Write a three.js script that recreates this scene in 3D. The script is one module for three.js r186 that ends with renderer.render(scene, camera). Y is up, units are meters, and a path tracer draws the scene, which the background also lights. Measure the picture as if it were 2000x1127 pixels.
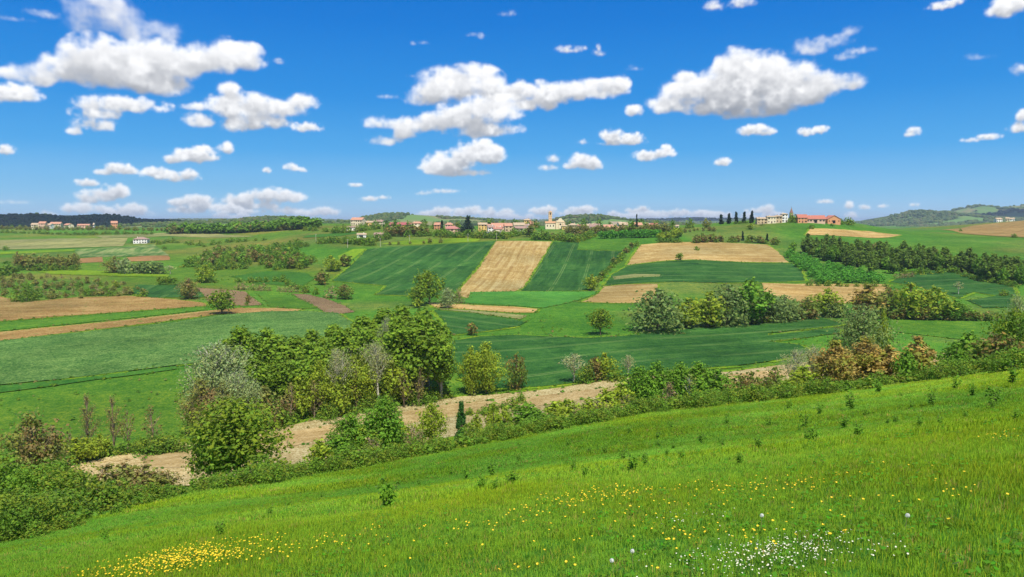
import * as THREE from 'three';
import { mergeGeometries } from 'three/addons/utils/BufferGeometryUtils.js';

// ------------------------------------------------------------------ camera, sky, sun, exposure
const scene = new THREE.Scene();
const camera = new THREE.PerspectiveCamera(43.07, 1024 / 577, 0.3, 40000);
camera.position.set(0, 0, 0);                       // eye level is y = 0; the meadow is 1.6 m below
camera.rotation.x = -0.0897;
const renderer = new THREE.WebGLRenderer();
renderer.toneMapping = THREE.LinearToneMapping;
renderer.toneMappingExposure = 1.16;
renderer.shadowMap.enabled = true;
const SUN = new THREE.Vector3(0.13, 0.87, 0.475).normalize();
const sun = new THREE.DirectionalLight(new THREE.Color(1, 0.955, 0.87), 5);
sun.name = 'sun';
sun.position.copy(SUN).multiplyScalar(3000);
sun.castShadow = true;
Object.assign(sun.shadow.camera, { left: -1500, right: 1500, top: 1500, bottom: -1500, near: 10, far: 8000 });
sun.shadow.mapSize.set(4096, 4096);
scene.add(sun);

// ------------------------------------------------------------------ random numbers and noise
function rngOf(seed) {
  let s = (seed * 2654435761) >>> 0;
  return () => { s = (s + 0x6d2b79f5) >>> 0; let t = Math.imul(s ^ (s >>> 15), 1 | s); t = (t + Math.imul(t ^ (t >>> 7), 61 | t)) ^ t; return ((t ^ (t >>> 14)) >>> 0) / 4294967296; };
}
const clamp = THREE.MathUtils.clamp, lerp = THREE.MathUtils.lerp;
const smooth = (a, b, x) => { const t = clamp((x - a) / (b - a), 0, 1); return t * t * (3 - 2 * t); };
const RAND = new Float32Array(65536), PERM = new Uint8Array(512);
{ const r = rngOf(11); for (let i = 0; i < 65536; i++) RAND[i] = r(); const p = [...Array(256).keys()]; for (let i = 255; i > 0; i--) { const j = Math.floor(r() * (i + 1)); [p[i], p[j]] = [p[j], p[i]]; } for (let i = 0; i < 512; i++) PERM[i] = p[i & 255]; }
function noise3(x, y, z) {
  const ix = Math.floor(x), iy = Math.floor(y), iz = Math.floor(z); let fx = x - ix, fy = y - iy, fz = z - iz;
  fx = fx * fx * (3 - 2 * fx); fy = fy * fy * (3 - 2 * fy); fz = fz * fz * (3 - 2 * fz);
  const a = ix & 255, b = iy & 255, c = iz & 255, a1 = (a + 1) & 255, b1 = (b + 1) & 255, c1 = (c + 1) & 255;
  const h = (i, j, k) => RAND[(PERM[PERM[i] + j] << 8) | ((PERM[j] + k) & 255)];
  const x00 = h(a, b, c) + (h(a1, b, c) - h(a, b, c)) * fx, x10 = h(a, b1, c) + (h(a1, b1, c) - h(a, b1, c)) * fx;
  const x01 = h(a, b, c1) + (h(a1, b, c1) - h(a, b, c1)) * fx, x11 = h(a, b1, c1) + (h(a1, b1, c1) - h(a, b1, c1)) * fx;
  const y0 = x00 + (x10 - x00) * fy, y1 = x01 + (x11 - x01) * fy;
  return y0 + (y1 - y0) * fz;
}
function fbm3(x, y, z, n) { let s = 0, a = 0.5, t = 0; for (let i = 0; i < n; i++) { s += a * noise3(x, y, z); t += a; a *= 0.5; x = x * 2.03 + 17.1; y = y * 2.03 + 5.3; z = z * 2.03 + 9.7; } return s / t; }
function noise2(x, y, per) {                        // periodic value noise
  const ix = Math.floor(x), iy = Math.floor(y); let fx = x - ix, fy = y - iy; fx = fx * fx * (3 - 2 * fx); fy = fy * fy * (3 - 2 * fy);
  const w = (v) => ((v % per) + per) % per, h = (i, j) => RAND[((w(i) * 7919 + w(j) * 104729 + per * 31) >>> 0) & 65535];
  return lerp(lerp(h(ix, iy), h(ix + 1, iy), fx), lerp(h(ix, iy + 1), h(ix + 1, iy + 1), fx), fy);
}
function ragged(x, y, z, n) { let s = 0, a = 0.5, t = 0; for (let i = 0; i < n; i++) { s += a * noise3(x, y, z); t += a; a *= 0.6; x = x * 2.11 + 17.1; y = y * 2.11 + 5.3; z = z * 2.11 + 9.7; } return s / t; }
const fbm2 = (x, z, n = 4) => fbm3(x, 3.7, z, n);

const SPOT_HEIGHTS = [[-2.28,-2.56,-2.5],[-1.75,-2.49,-2.5],[-0.88,-2.37,-2.5],[0.0,-2.25,-2.5],[0.88,-2.14,-2.5],[1.75,-2.02,-2.5],[2.28,-1.95,-2.5],[-4.55,-3.52,-5.0],[-3.5,-3.38,-5.0],[-1.75,-3.14,-5.0],[0.0,-2.91,-5.0],[1.75,-2.68,-5.0],[3.5,-2.44,-5.0],[4.55,-2.3,-5.0],[-8.19,-5.05,-9.0],[-6.3,-4.8,-9.0],[-3.15,-4.38,-9.0],[0.0,-3.96,-9.0],[3.15,-3.54,-9.0],[6.3,-3.12,-9.0],[8.19,-2.87,-9.0],[-12.75,-6.96,-14.0],[-9.8,-6.57,-14.0],[-4.9,-5.92,-14.0],[0.0,-5.27,-14.0],[4.9,-4.62,-14.0],[9.8,-3.96,-14.0],[12.75,-3.57,-14.0],[-23.68,-12.93,-26.0],[-21.78,-13.6,-30.0],[-18.17,-15.9,-42.0],[-10.47,-17.72,-52.0],[0.44,-18.44,-62.0],[14.78,-18.0,-69.0],[31.8,-17.11,-72.0],[45.45,-12.99,-64.0],[55.28,-10.8,-60.0],[-14.54,-9.41,-20.0],[-10.85,-10.36,-25.0],[-6.06,-11.42,-30.0],[0.26,-12.11,-36.0],[8.17,-11.52,-38.0],[15.96,-10.13,-36.0],[22.83,-8.07,-32.0],[-72.83,-33.0,-80.0],[-56.02,-32.0,-80.0],[-35.71,-31.5,-85.0],[-17.25,-30.0,-88.0],[0.67,-29.0,-95.0],[22.06,-28.0,-105.0],[47.76,-26.5,-110.0],[73.53,-23.0,-105.0],[95.59,-22.0,-105.0],[-120.17,-43.0,-132.0],[-92.44,-43.0,-132.0],[-60.08,-43.0,-132.0],[-27.73,-43.0,-132.0],[0.0,-43.0,-132.0],[35.71,-40.0,-170.0],[71.43,-40.0,-170.0],[119.05,-40.0,-170.0],[154.76,-40.0,-170.0],[-186.62,-42.6,-205.0],[-254.9,-42.6,-280.0],[-314.08,-42.6,-345.0],[-143.56,-42.6,-205.0],[-196.08,-42.6,-280.0],[-241.6,-42.6,-345.0],[-86.13,-42.6,-205.0],[-117.65,-42.6,-280.0],[-144.96,-42.6,-345.0],[-28.71,-42.6,-205.0],[-39.22,-42.6,-280.0],[-48.32,-42.6,-345.0],[28.71,-42.6,-205.0],[39.22,-42.6,-280.0],[48.32,-42.6,-345.0],[86.13,-42.6,-205.0],[117.65,-42.6,-280.0],[144.96,-42.6,-345.0],[143.56,-42.6,-205.0],[196.08,-42.6,-280.0],[241.6,-42.6,-345.0],[186.62,-42.6,-205.0],[254.9,-42.6,-280.0],[314.08,-42.6,-345.0],[-92.86,-42.24,-440.0],[-117.81,-34.03,-560.0],[-146.81,-18.03,-700.0],[-167.61,-11.69,-800.0],[-188.43,-6.26,-900.0],[-209.32,-4.17,-1000.0],[-294.12,-16.0,-1400.0],[-46.43,-42.24,-440.0],[-58.91,-34.03,-560.0],[-73.4,-18.03,-700.0],[-83.81,-11.69,-800.0],[-94.22,-6.26,-900.0],[-104.66,-4.17,-1000.0],[-147.06,-16.0,-1400.0],[0.0,-42.24,-440.0],[0.0,-34.03,-560.0],[0.0,-18.03,-700.0],[0.0,-11.69,-800.0],[0.0,-6.26,-900.0],[0.0,-4.17,-1000.0],[0.0,-16.0,-1400.0],[46.43,-42.24,-440.0],[58.91,-34.03,-560.0],[73.4,-18.03,-700.0],[83.81,-11.69,-800.0],[94.22,-6.26,-900.0],[104.66,-4.17,-1000.0],[147.06,-16.0,-1400.0],[79.25,-42.19,-388.0],[92.73,-38.54,-455.0],[110.79,-30.44,-545.0],[131.81,-18.56,-650.0],[145.82,-10.52,-720.0],[117.5,-42.19,-388.0],[137.5,-38.54,-455.0],[164.27,-30.44,-545.0],[195.44,-18.56,-650.0],[216.22,-10.52,-720.0],[150.29,-42.19,-388.0],[175.87,-38.54,-455.0],[210.11,-30.44,-545.0],[249.98,-18.56,-650.0],[276.56,-10.52,-720.0],[180.05,-5.38,-860.0],[225.35,-2.95,-850.0],[268.79,0.57,-820.0],[312.4,1.67,-800.0],[361.54,0.56,-810.0],[410.26,-3.5,-840.0],[273.11,-16.0,-1300.0],[409.66,-16.0,-1300.0],[546.22,-16.0,-1300.0],[182.43,-40.75,-370.0],[211.62,-38.24,-430.0],[245.6,-33.9,-500.0],[313.38,-20.96,-640.0],[371.7,-14.81,-760.0],[221.53,-40.75,-370.0],[256.96,-38.24,-430.0],[298.23,-33.9,-500.0],[380.54,-20.96,-640.0],[451.35,-14.81,-760.0],[260.62,-40.75,-370.0],[302.31,-38.24,-430.0],[350.86,-33.9,-500.0],[447.69,-20.96,-640.0],[531.0,-14.81,-760.0],[338.8,-40.75,-370.0],[393.0,-38.24,-430.0],[456.12,-33.9,-500.0],[582.0,-20.96,-640.0],[690.3,-14.81,-760.0],[581.53,-10.22,-980.0],[628.82,-17.54,-900.0],[871.5,5.21,-1250.0],[772.33,-4.27,-1230.0],[703.57,-10.01,-1200.0],[1132.31,13.01,-1250.0],[497.47,-11.23,-950.0],[-355.29,-42.74,-388.0],[-427.73,-41.62,-468.0],[-519.91,-37.84,-570.0],[-646.46,-33.18,-710.0],[-782.06,-28.16,-860.0],[-926.63,-22.01,-1020.0],[-1079.85,-10.76,-1190.0],[-1365.55,-10.0,-1500.0],[-273.3,-42.74,-388.0],[-329.02,-41.62,-468.0],[-399.93,-37.84,-570.0],[-497.28,-33.18,-710.0],[-601.58,-28.16,-860.0],[-712.79,-22.01,-1020.0],[-830.65,-10.76,-1190.0],[-1050.42,-10.0,-1500.0],[-232.3,-42.74,-388.0],[-279.67,-41.62,-468.0],[-339.94,-37.84,-570.0],[-422.69,-33.18,-710.0],[-511.35,-28.16,-860.0],[-605.87,-22.01,-1020.0],[-706.06,-10.76,-1190.0],[-892.86,-10.0,-1500.0],[-191.31,-42.74,-388.0],[-230.32,-41.62,-468.0],[-279.95,-37.84,-570.0],[-348.1,-33.18,-710.0],[-421.11,-28.16,-860.0],[-498.95,-22.01,-1020.0],[-581.46,-10.76,-1190.0],[-735.29,-10.0,-1500.0],[-150.31,-42.74,-388.0],[-180.94,-40.96,-468.0],[-219.96,-37.84,-570.0],[-269.62,-31.74,-700.0],[-338.35,-22.67,-880.0],[-407.13,-14.75,-1060.0],[-479.69,-5.21,-1250.0],[-114.78,-42.74,-388.0],[-136.4,-40.43,-462.0],[-167.86,-33.84,-570.0],[-205.66,-22.92,-700.0],[-249.38,-14.78,-850.0],[-279.14,-6.26,-1000.0],[-329.22,-0.82,-1180.0],[-216.23,-0.69,-1000.0],[-190.45,-9.18,-880.0]];
const FIELDS = [
{"n":"pea_field","k":"crop","p":[[-189.6,-252.6],[-183.7,-259.5],[-174.9,-271.8],[-162.7,-287.8],[-144.8,-310.7],[-134.8,-335.4],[-118.5,-350.2],[-99.5,-352.7],[-82.5,-344.2],[-62.4,-294.3],[-56.2,-226.3],[-82.0,-222.2],[-100.2,-215.6],[-110.9,-208.1],[-123.9,-198.0],[-136.0,-191.0],[-141.2,-187.2]],"a":-0.521,"h":0.3},
{"n":"meadow_strip","k":"darkgrass","p":[[-140.5,-186.2],[-135.2,-190.0],[-123.2,-196.8],[-110.2,-206.8],[-99.6,-214.1],[-97.7,-210.0],[-103.6,-205.3],[-114.2,-198.3],[-122.8,-189.6],[-130.7,-183.4],[-135.8,-179.8]],"a":-0.595,"h":0.25},
{"n":"stubble_field","k":"stubble","p":[[-75.7,-119.6],[-75.3,-126.2],[-72.2,-134.1],[-64.4,-144.9],[-50.8,-154.3],[-44.1,-162.4],[-36.0,-168.1],[-25.2,-176.9],[-13.2,-185.8],[0.0,-190.2],[13.7,-192.6],[25.0,-195.4],[40.9,-198.6],[60.6,-203.1],[80.0,-216.9],[96.0,-225.6],[114.4,-230.4],[133.8,-235.8],[149.6,-241.2],[146.4,-231.9],[132.0,-216.3],[98.2,-197.4],[80.4,-188.4],[54.6,-170.5],[34.7,-162.4],[21.4,-166.7],[11.9,-166.6],[0.0,-161.2],[-13.1,-152.6],[-24.1,-140.2],[-31.6,-122.1],[-31.6,-99.7],[-42.5,-93.6],[-56.7,-98.3]],"a":-0.566,"h":0.14},
{"n":"bare_soil_strip","k":"soil","p":[[-68.5,-130.7],[-62.4,-140.4],[-47.6,-151.0],[-35.0,-163.2],[-12.9,-180.6],[13.3,-186.4],[39.5,-185.0],[73.5,-206.8],[110.5,-222.5],[143.7,-232.9],[135.7,-224.9],[87.7,-205.7],[52.2,-183.6],[25.2,-176.9],[0.0,-176.5],[-16.7,-166.9],[-39.4,-144.6],[-48.4,-129.8],[-54.2,-119.5],[-61.4,-120.3]],"a":-0.566,"h":0.19},
{"n":"wheat_field","k":"wheat","p":[[-22.8,-259.3],[-11.6,-272.6],[0.0,-276.9],[11.6,-273.2],[28.5,-268.4],[44.5,-273.8],[67.9,-291.1],[85.8,-303.8],[111.1,-314.6],[138.9,-328.0],[139.1,-305.4],[136.0,-300.9],[114.3,-288.8],[99.2,-280.6],[97.4,-275.5],[117.1,-285.7],[133.4,-295.1],[126.3,-279.1],[106.1,-267.7],[92.5,-261.5],[101.0,-254.8],[100.8,-241.0],[79.1,-222.8],[67.0,-214.5],[43.2,-202.6],[28.2,-198.2],[18.1,-196.1],[8.3,-195.0],[-5.5,-194.1],[-14.4,-203.0],[-18.5,-217.2]],"a":-0.383,"h":0.3},
{"n":"meadow","k":"meadow","p":[[164.5,-317.2],[191.8,-315.9],[211.9,-312.6],[181.6,-267.3],[165.2,-265.3],[158.5,-273.4],[148.7,-284.3]],"a":-0.009,"h":0.2},
{"n":"wheat_field","k":"wheat","p":[[-38.2,-356.2],[-19.5,-345.3],[-4.6,-326.8],[6.7,-316.2],[2.5,-300.3],[-8.2,-288.5],[-23.0,-275.4],[-28.8,-308.5]],"a":0.768,"h":0.26},
{"n":"straw_strip","k":"straw","p":[[-45.2,-389.1],[-32.5,-384.6],[-16.0,-378.4],[0.0,-374.5],[12.8,-363.3],[10.3,-348.2],[0.0,-348.2],[-20.3,-360.0],[-38.9,-367.5]],"a":0.365,"h":0.2},
{"n":"olive_strip","k":"olive","p":[[-38.4,-362.9],[-20.1,-356.7],[-2.4,-344.1],[7.1,-336.2],[4.1,-323.3],[-4.7,-331.4],[-19.7,-348.3],[-35.4,-359.1]],"a":0.603,"h":0.22},
{"n":"meadow","k":"clover","p":[[-25.5,-441.9],[0.0,-445.0],[28.3,-447.8],[53.7,-444.1],[44.3,-419.7],[30.3,-391.0],[15.6,-367.7],[0.0,-379.1],[-19.0,-385.3],[-30.6,-394.5],[-24.8,-414.5]],"a":0.536,"h":0.24},
{"n":"straw_field","k":"straw","p":[[37.9,-395.2],[49.7,-428.3],[58.0,-463.7],[72.0,-465.5],[91.7,-457.9],[82.4,-418.3],[73.1,-384.2],[54.3,-385.8]],"a":0.218,"h":0.22},
{"n":"wheat_field","k":"wheat","p":[[-128.5,-648.8],[-93.5,-668.6],[-48.2,-689.8],[-15.8,-705.6],[-24.1,-592.9],[-30.8,-516.6],[-33.6,-468.9],[-33.9,-429.6],[-59.8,-424.9],[-80.2,-430.2],[-81.3,-474.1],[-121.6,-491.9],[-125.3,-576.6]],"a":-1.417,"h":0.3,"t":1},
{"n":"ploughed_field","k":"straw","p":[[-14.8,-705.5],[9.9,-709.4],[38.6,-707.1],[27.4,-621.5],[17.9,-554.3],[8.3,-470.1],[1.6,-447.6],[-17.1,-443.1],[-24.7,-412.0],[-32.2,-427.0],[-33.0,-468.9],[-29.7,-516.6],[-22.8,-592.9]],"a":-1.474,"h":0.16,"t":1},
{"n":"wheat_field","k":"wheat","p":[[39.5,-707.2],[64.5,-699.3],[57.1,-647.7],[94.1,-622.1],[74.8,-555.3],[57.0,-488.4],[44.3,-449.8],[25.3,-449.0],[5.7,-447.9],[10.1,-477.5],[19.5,-556.8],[28.7,-621.6]],"a":-1.423,"h":0.3,"t":1},
{"n":"meadow","k":"meadow","p":[[66.7,-712.3],[91.8,-710.0],[116.0,-691.5],[103.8,-650.9],[94.9,-624.6],[58.3,-650.5]],"a":0.469,"h":0.25},
{"n":"straw_field","k":"straw","p":[[114.7,-651.0],[137.3,-654.7],[183.9,-657.7],[224.2,-643.9],[220.4,-609.0],[208.5,-549.9],[174.2,-552.5],[138.5,-561.8],[125.6,-560.0],[87.0,-551.8],[98.1,-593.6]],"a":-0.001,"h":0.18},
{"n":"wheat_field","k":"wheat","p":[[123.7,-555.1],[137.3,-556.9],[172.7,-547.7],[208.6,-545.0],[204.2,-514.2],[188.1,-468.1],[129.4,-460.2],[98.0,-465.0],[59.2,-467.9],[71.0,-515.9],[86.3,-547.0]],"a":0.052,"h":0.3},
{"n":"olive_strip","k":"olive","p":[[69.4,-504.1],[85.3,-506.4],[101.0,-496.1],[98.6,-487.6],[82.7,-490.6],[68.7,-489.4]],"a":0.248,"h":0.36},
{"n":"straw_field","k":"straw","p":[[158.5,-462.1],[191.2,-453.4],[229.3,-442.6],[204.3,-402.1],[171.1,-372.4],[152.7,-387.0],[146.8,-424.0]],"a":0.74,"h":0.22},
{"n":"wheat_field","k":"wheat","p":[[235.5,-454.2],[275.3,-501.7],[307.2,-509.3],[314.2,-504.4],[296.3,-459.4],[298.6,-434.3],[273.4,-394.0],[264.9,-392.1],[260.4,-410.4],[237.4,-386.8],[241.4,-429.3]],"a":-0.299,"h":0.3},
{"n":"wheat_field","k":"wheat","p":[[237.4,-379.7],[276.0,-401.9],[245.3,-358.0],[231.0,-355.5]],"a":-0.193,"h":0.3},
{"n":"straw_field","k":"straw","p":[[304.4,-749.3],[341.0,-763.4],[386.3,-790.4],[416.5,-782.4],[392.4,-759.0],[326.4,-718.7],[282.8,-706.6]],"a":-0.384,"h":0.3},
{"n":"ploughed_field","k":"brown","p":[[648.7,-1109.0],[763.0,-1215.1],[823.4,-1229.8],[865.3,-1237.2],[896.2,-1212.6],[656.7,-886.7],[524.3,-750.4],[514.1,-774.6],[549.7,-894.4]],"a":-0.692,"h":0.4},
{"n":"ploughed_field","k":"brown","p":[[-327.6,-439.4],[-296.3,-421.0],[-262.9,-392.9],[-248.8,-415.8],[-223.6,-423.6],[-192.2,-407.5],[-163.8,-387.6],[-156.8,-373.4],[-176.7,-358.1],[-201.5,-336.0],[-221.7,-314.0],[-225.3,-300.9]],"a":-0.263,"h":0.2},
{"n":"bare_soil_strip","k":"brown","p":[[-200.9,-268.0],[-199.8,-282.7],[-175.7,-311.0],[-148.5,-351.0],[-138.8,-364.7],[-118.4,-365.2],[-103.3,-359.1],[-105.0,-350.5],[-136.4,-339.2],[-152.8,-309.1],[-175.4,-275.7],[-184.5,-260.7],[-188.8,-251.5]],"a":-1.013,"h":0.2},
{"n":"wheat_field","k":"wheat","p":[[-250.4,-485.4],[-213.6,-478.7],[-196.5,-454.4],[-174.4,-414.3],[-203.5,-412.9],[-229.1,-437.1]],"a":-1.819,"h":0.3},
{"n":"ploughed_field","k":"mauve","p":[[-130.4,-429.0],[-120.3,-427.5],[-102.8,-405.5],[-84.6,-372.8],[-75.6,-348.1],[-81.6,-340.1],[-87.9,-342.2],[-98.6,-368.0],[-113.3,-397.3]],"a":0.993,"h":0.2},
{"n":"ploughed_field","k":"mauve","p":[[-203.2,-466.2],[-178.0,-452.0],[-160.9,-439.9],[-130.1,-378.4],[-139.6,-373.8],[-153.8,-383.0],[-166.4,-397.2]],"a":0.714,"h":0.2},
{"n":"red_soil_strip","k":"red","p":[[-409.4,-691.6],[-398.2,-710.7],[-365.0,-652.6],[-379.6,-641.7]],"a":-0.695,"h":0.25},
{"n":"red_soil_strip","k":"red","p":[[-371.2,-704.7],[-357.4,-729.1],[-338.5,-721.5],[-316.3,-675.7],[-330.7,-664.6],[-345.3,-658.7]],"a":-0.515,"h":0.25},
{"n":"vineyard_slope","k":"olive","p":[[-725.3,-978.9],[-692.1,-990.2],[-625.6,-1017.3],[-539.1,-1028.6],[-498.2,-943.7],[-464.7,-874.2],[-513.3,-833.6],[-565.9,-808.6],[-588.6,-793.4]],"a":-1.836,"h":0.3},
{"n":"vineyard_slope","k":"vine","p":[[-489.1,-817.6],[-453.6,-864.6],[-444.5,-908.0],[-377.3,-790.5],[-341.4,-727.7],[-376.7,-717.2],[-416.6,-703.8]],"a":-1.943,"h":0.3},
{"n":"straw_strip","k":"olive","p":[[-604.1,-1062.4],[-527.8,-1111.5],[-432.6,-1067.9],[-322.0,-921.8],[-494.4,-1056.2],[-574.6,-1027.9]],"a":-0.09,"h":0.3},
{"n":"meadow","k":"yellow","p":[[-544.3,-777.7],[-486.4,-817.8],[-471.6,-786.2],[-497.5,-756.0],[-519.7,-742.3]],"a":-0.638,"h":0.3},
{"n":"meadow","k":"yellow","p":[[-372.1,-570.2],[-347.0,-582.0],[-320.1,-570.2],[-286.5,-551.7],[-257.1,-546.7],[-250.8,-533.1],[-288.9,-534.5],[-346.3,-548.2]],"a":0.151,"h":0.28},
{"n":"meadow","k":"darkgrass","p":[[-198.5,-835.9],[-183.9,-849.7],[-167.8,-801.1],[-183.3,-771.8],[-229.5,-800.9],[-232.8,-833.0]],"a":0.185,"h":0.3},
{"n":"meadow","k":"darkgrass","p":[[-205.5,-532.3],[-186.0,-552.2],[-148.8,-529.9],[-135.5,-501.0],[-133.3,-462.5],[-168.2,-478.8]],"a":0.231,"h":0.26},
{"n":"meadow","k":"yellow","p":[[-122.7,-680.0],[-99.7,-713.0],[-51.5,-736.3],[-30.4,-725.3],[-34.4,-702.1],[-94.5,-675.4]],"a":-0.363,"h":0.26},
{"n":"meadow","k":"yellow","p":[[-146.8,-616.3],[-141.1,-650.5],[-130.0,-651.8],[-130.6,-601.4],[-132.6,-564.5]],"a":-1.139,"h":0.26},
{"n":"meadow","k":"meadow","p":[[-151.9,-431.9],[-132.8,-428.9],[-110.7,-392.8],[-98.0,-365.8],[-105.0,-363.4],[-122.4,-369.5]],"a":0.719,"h":0.22},
{"n":"meadow","k":"meadow","p":[[-220.9,-295.0],[-218.3,-309.1],[-198.1,-330.4],[-173.6,-351.7],[-155.0,-366.5],[-150.3,-355.3],[-178.5,-316.1],[-201.7,-285.4],[-203.7,-271.8]],"a":-0.875,"h":0.22}
];
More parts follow.
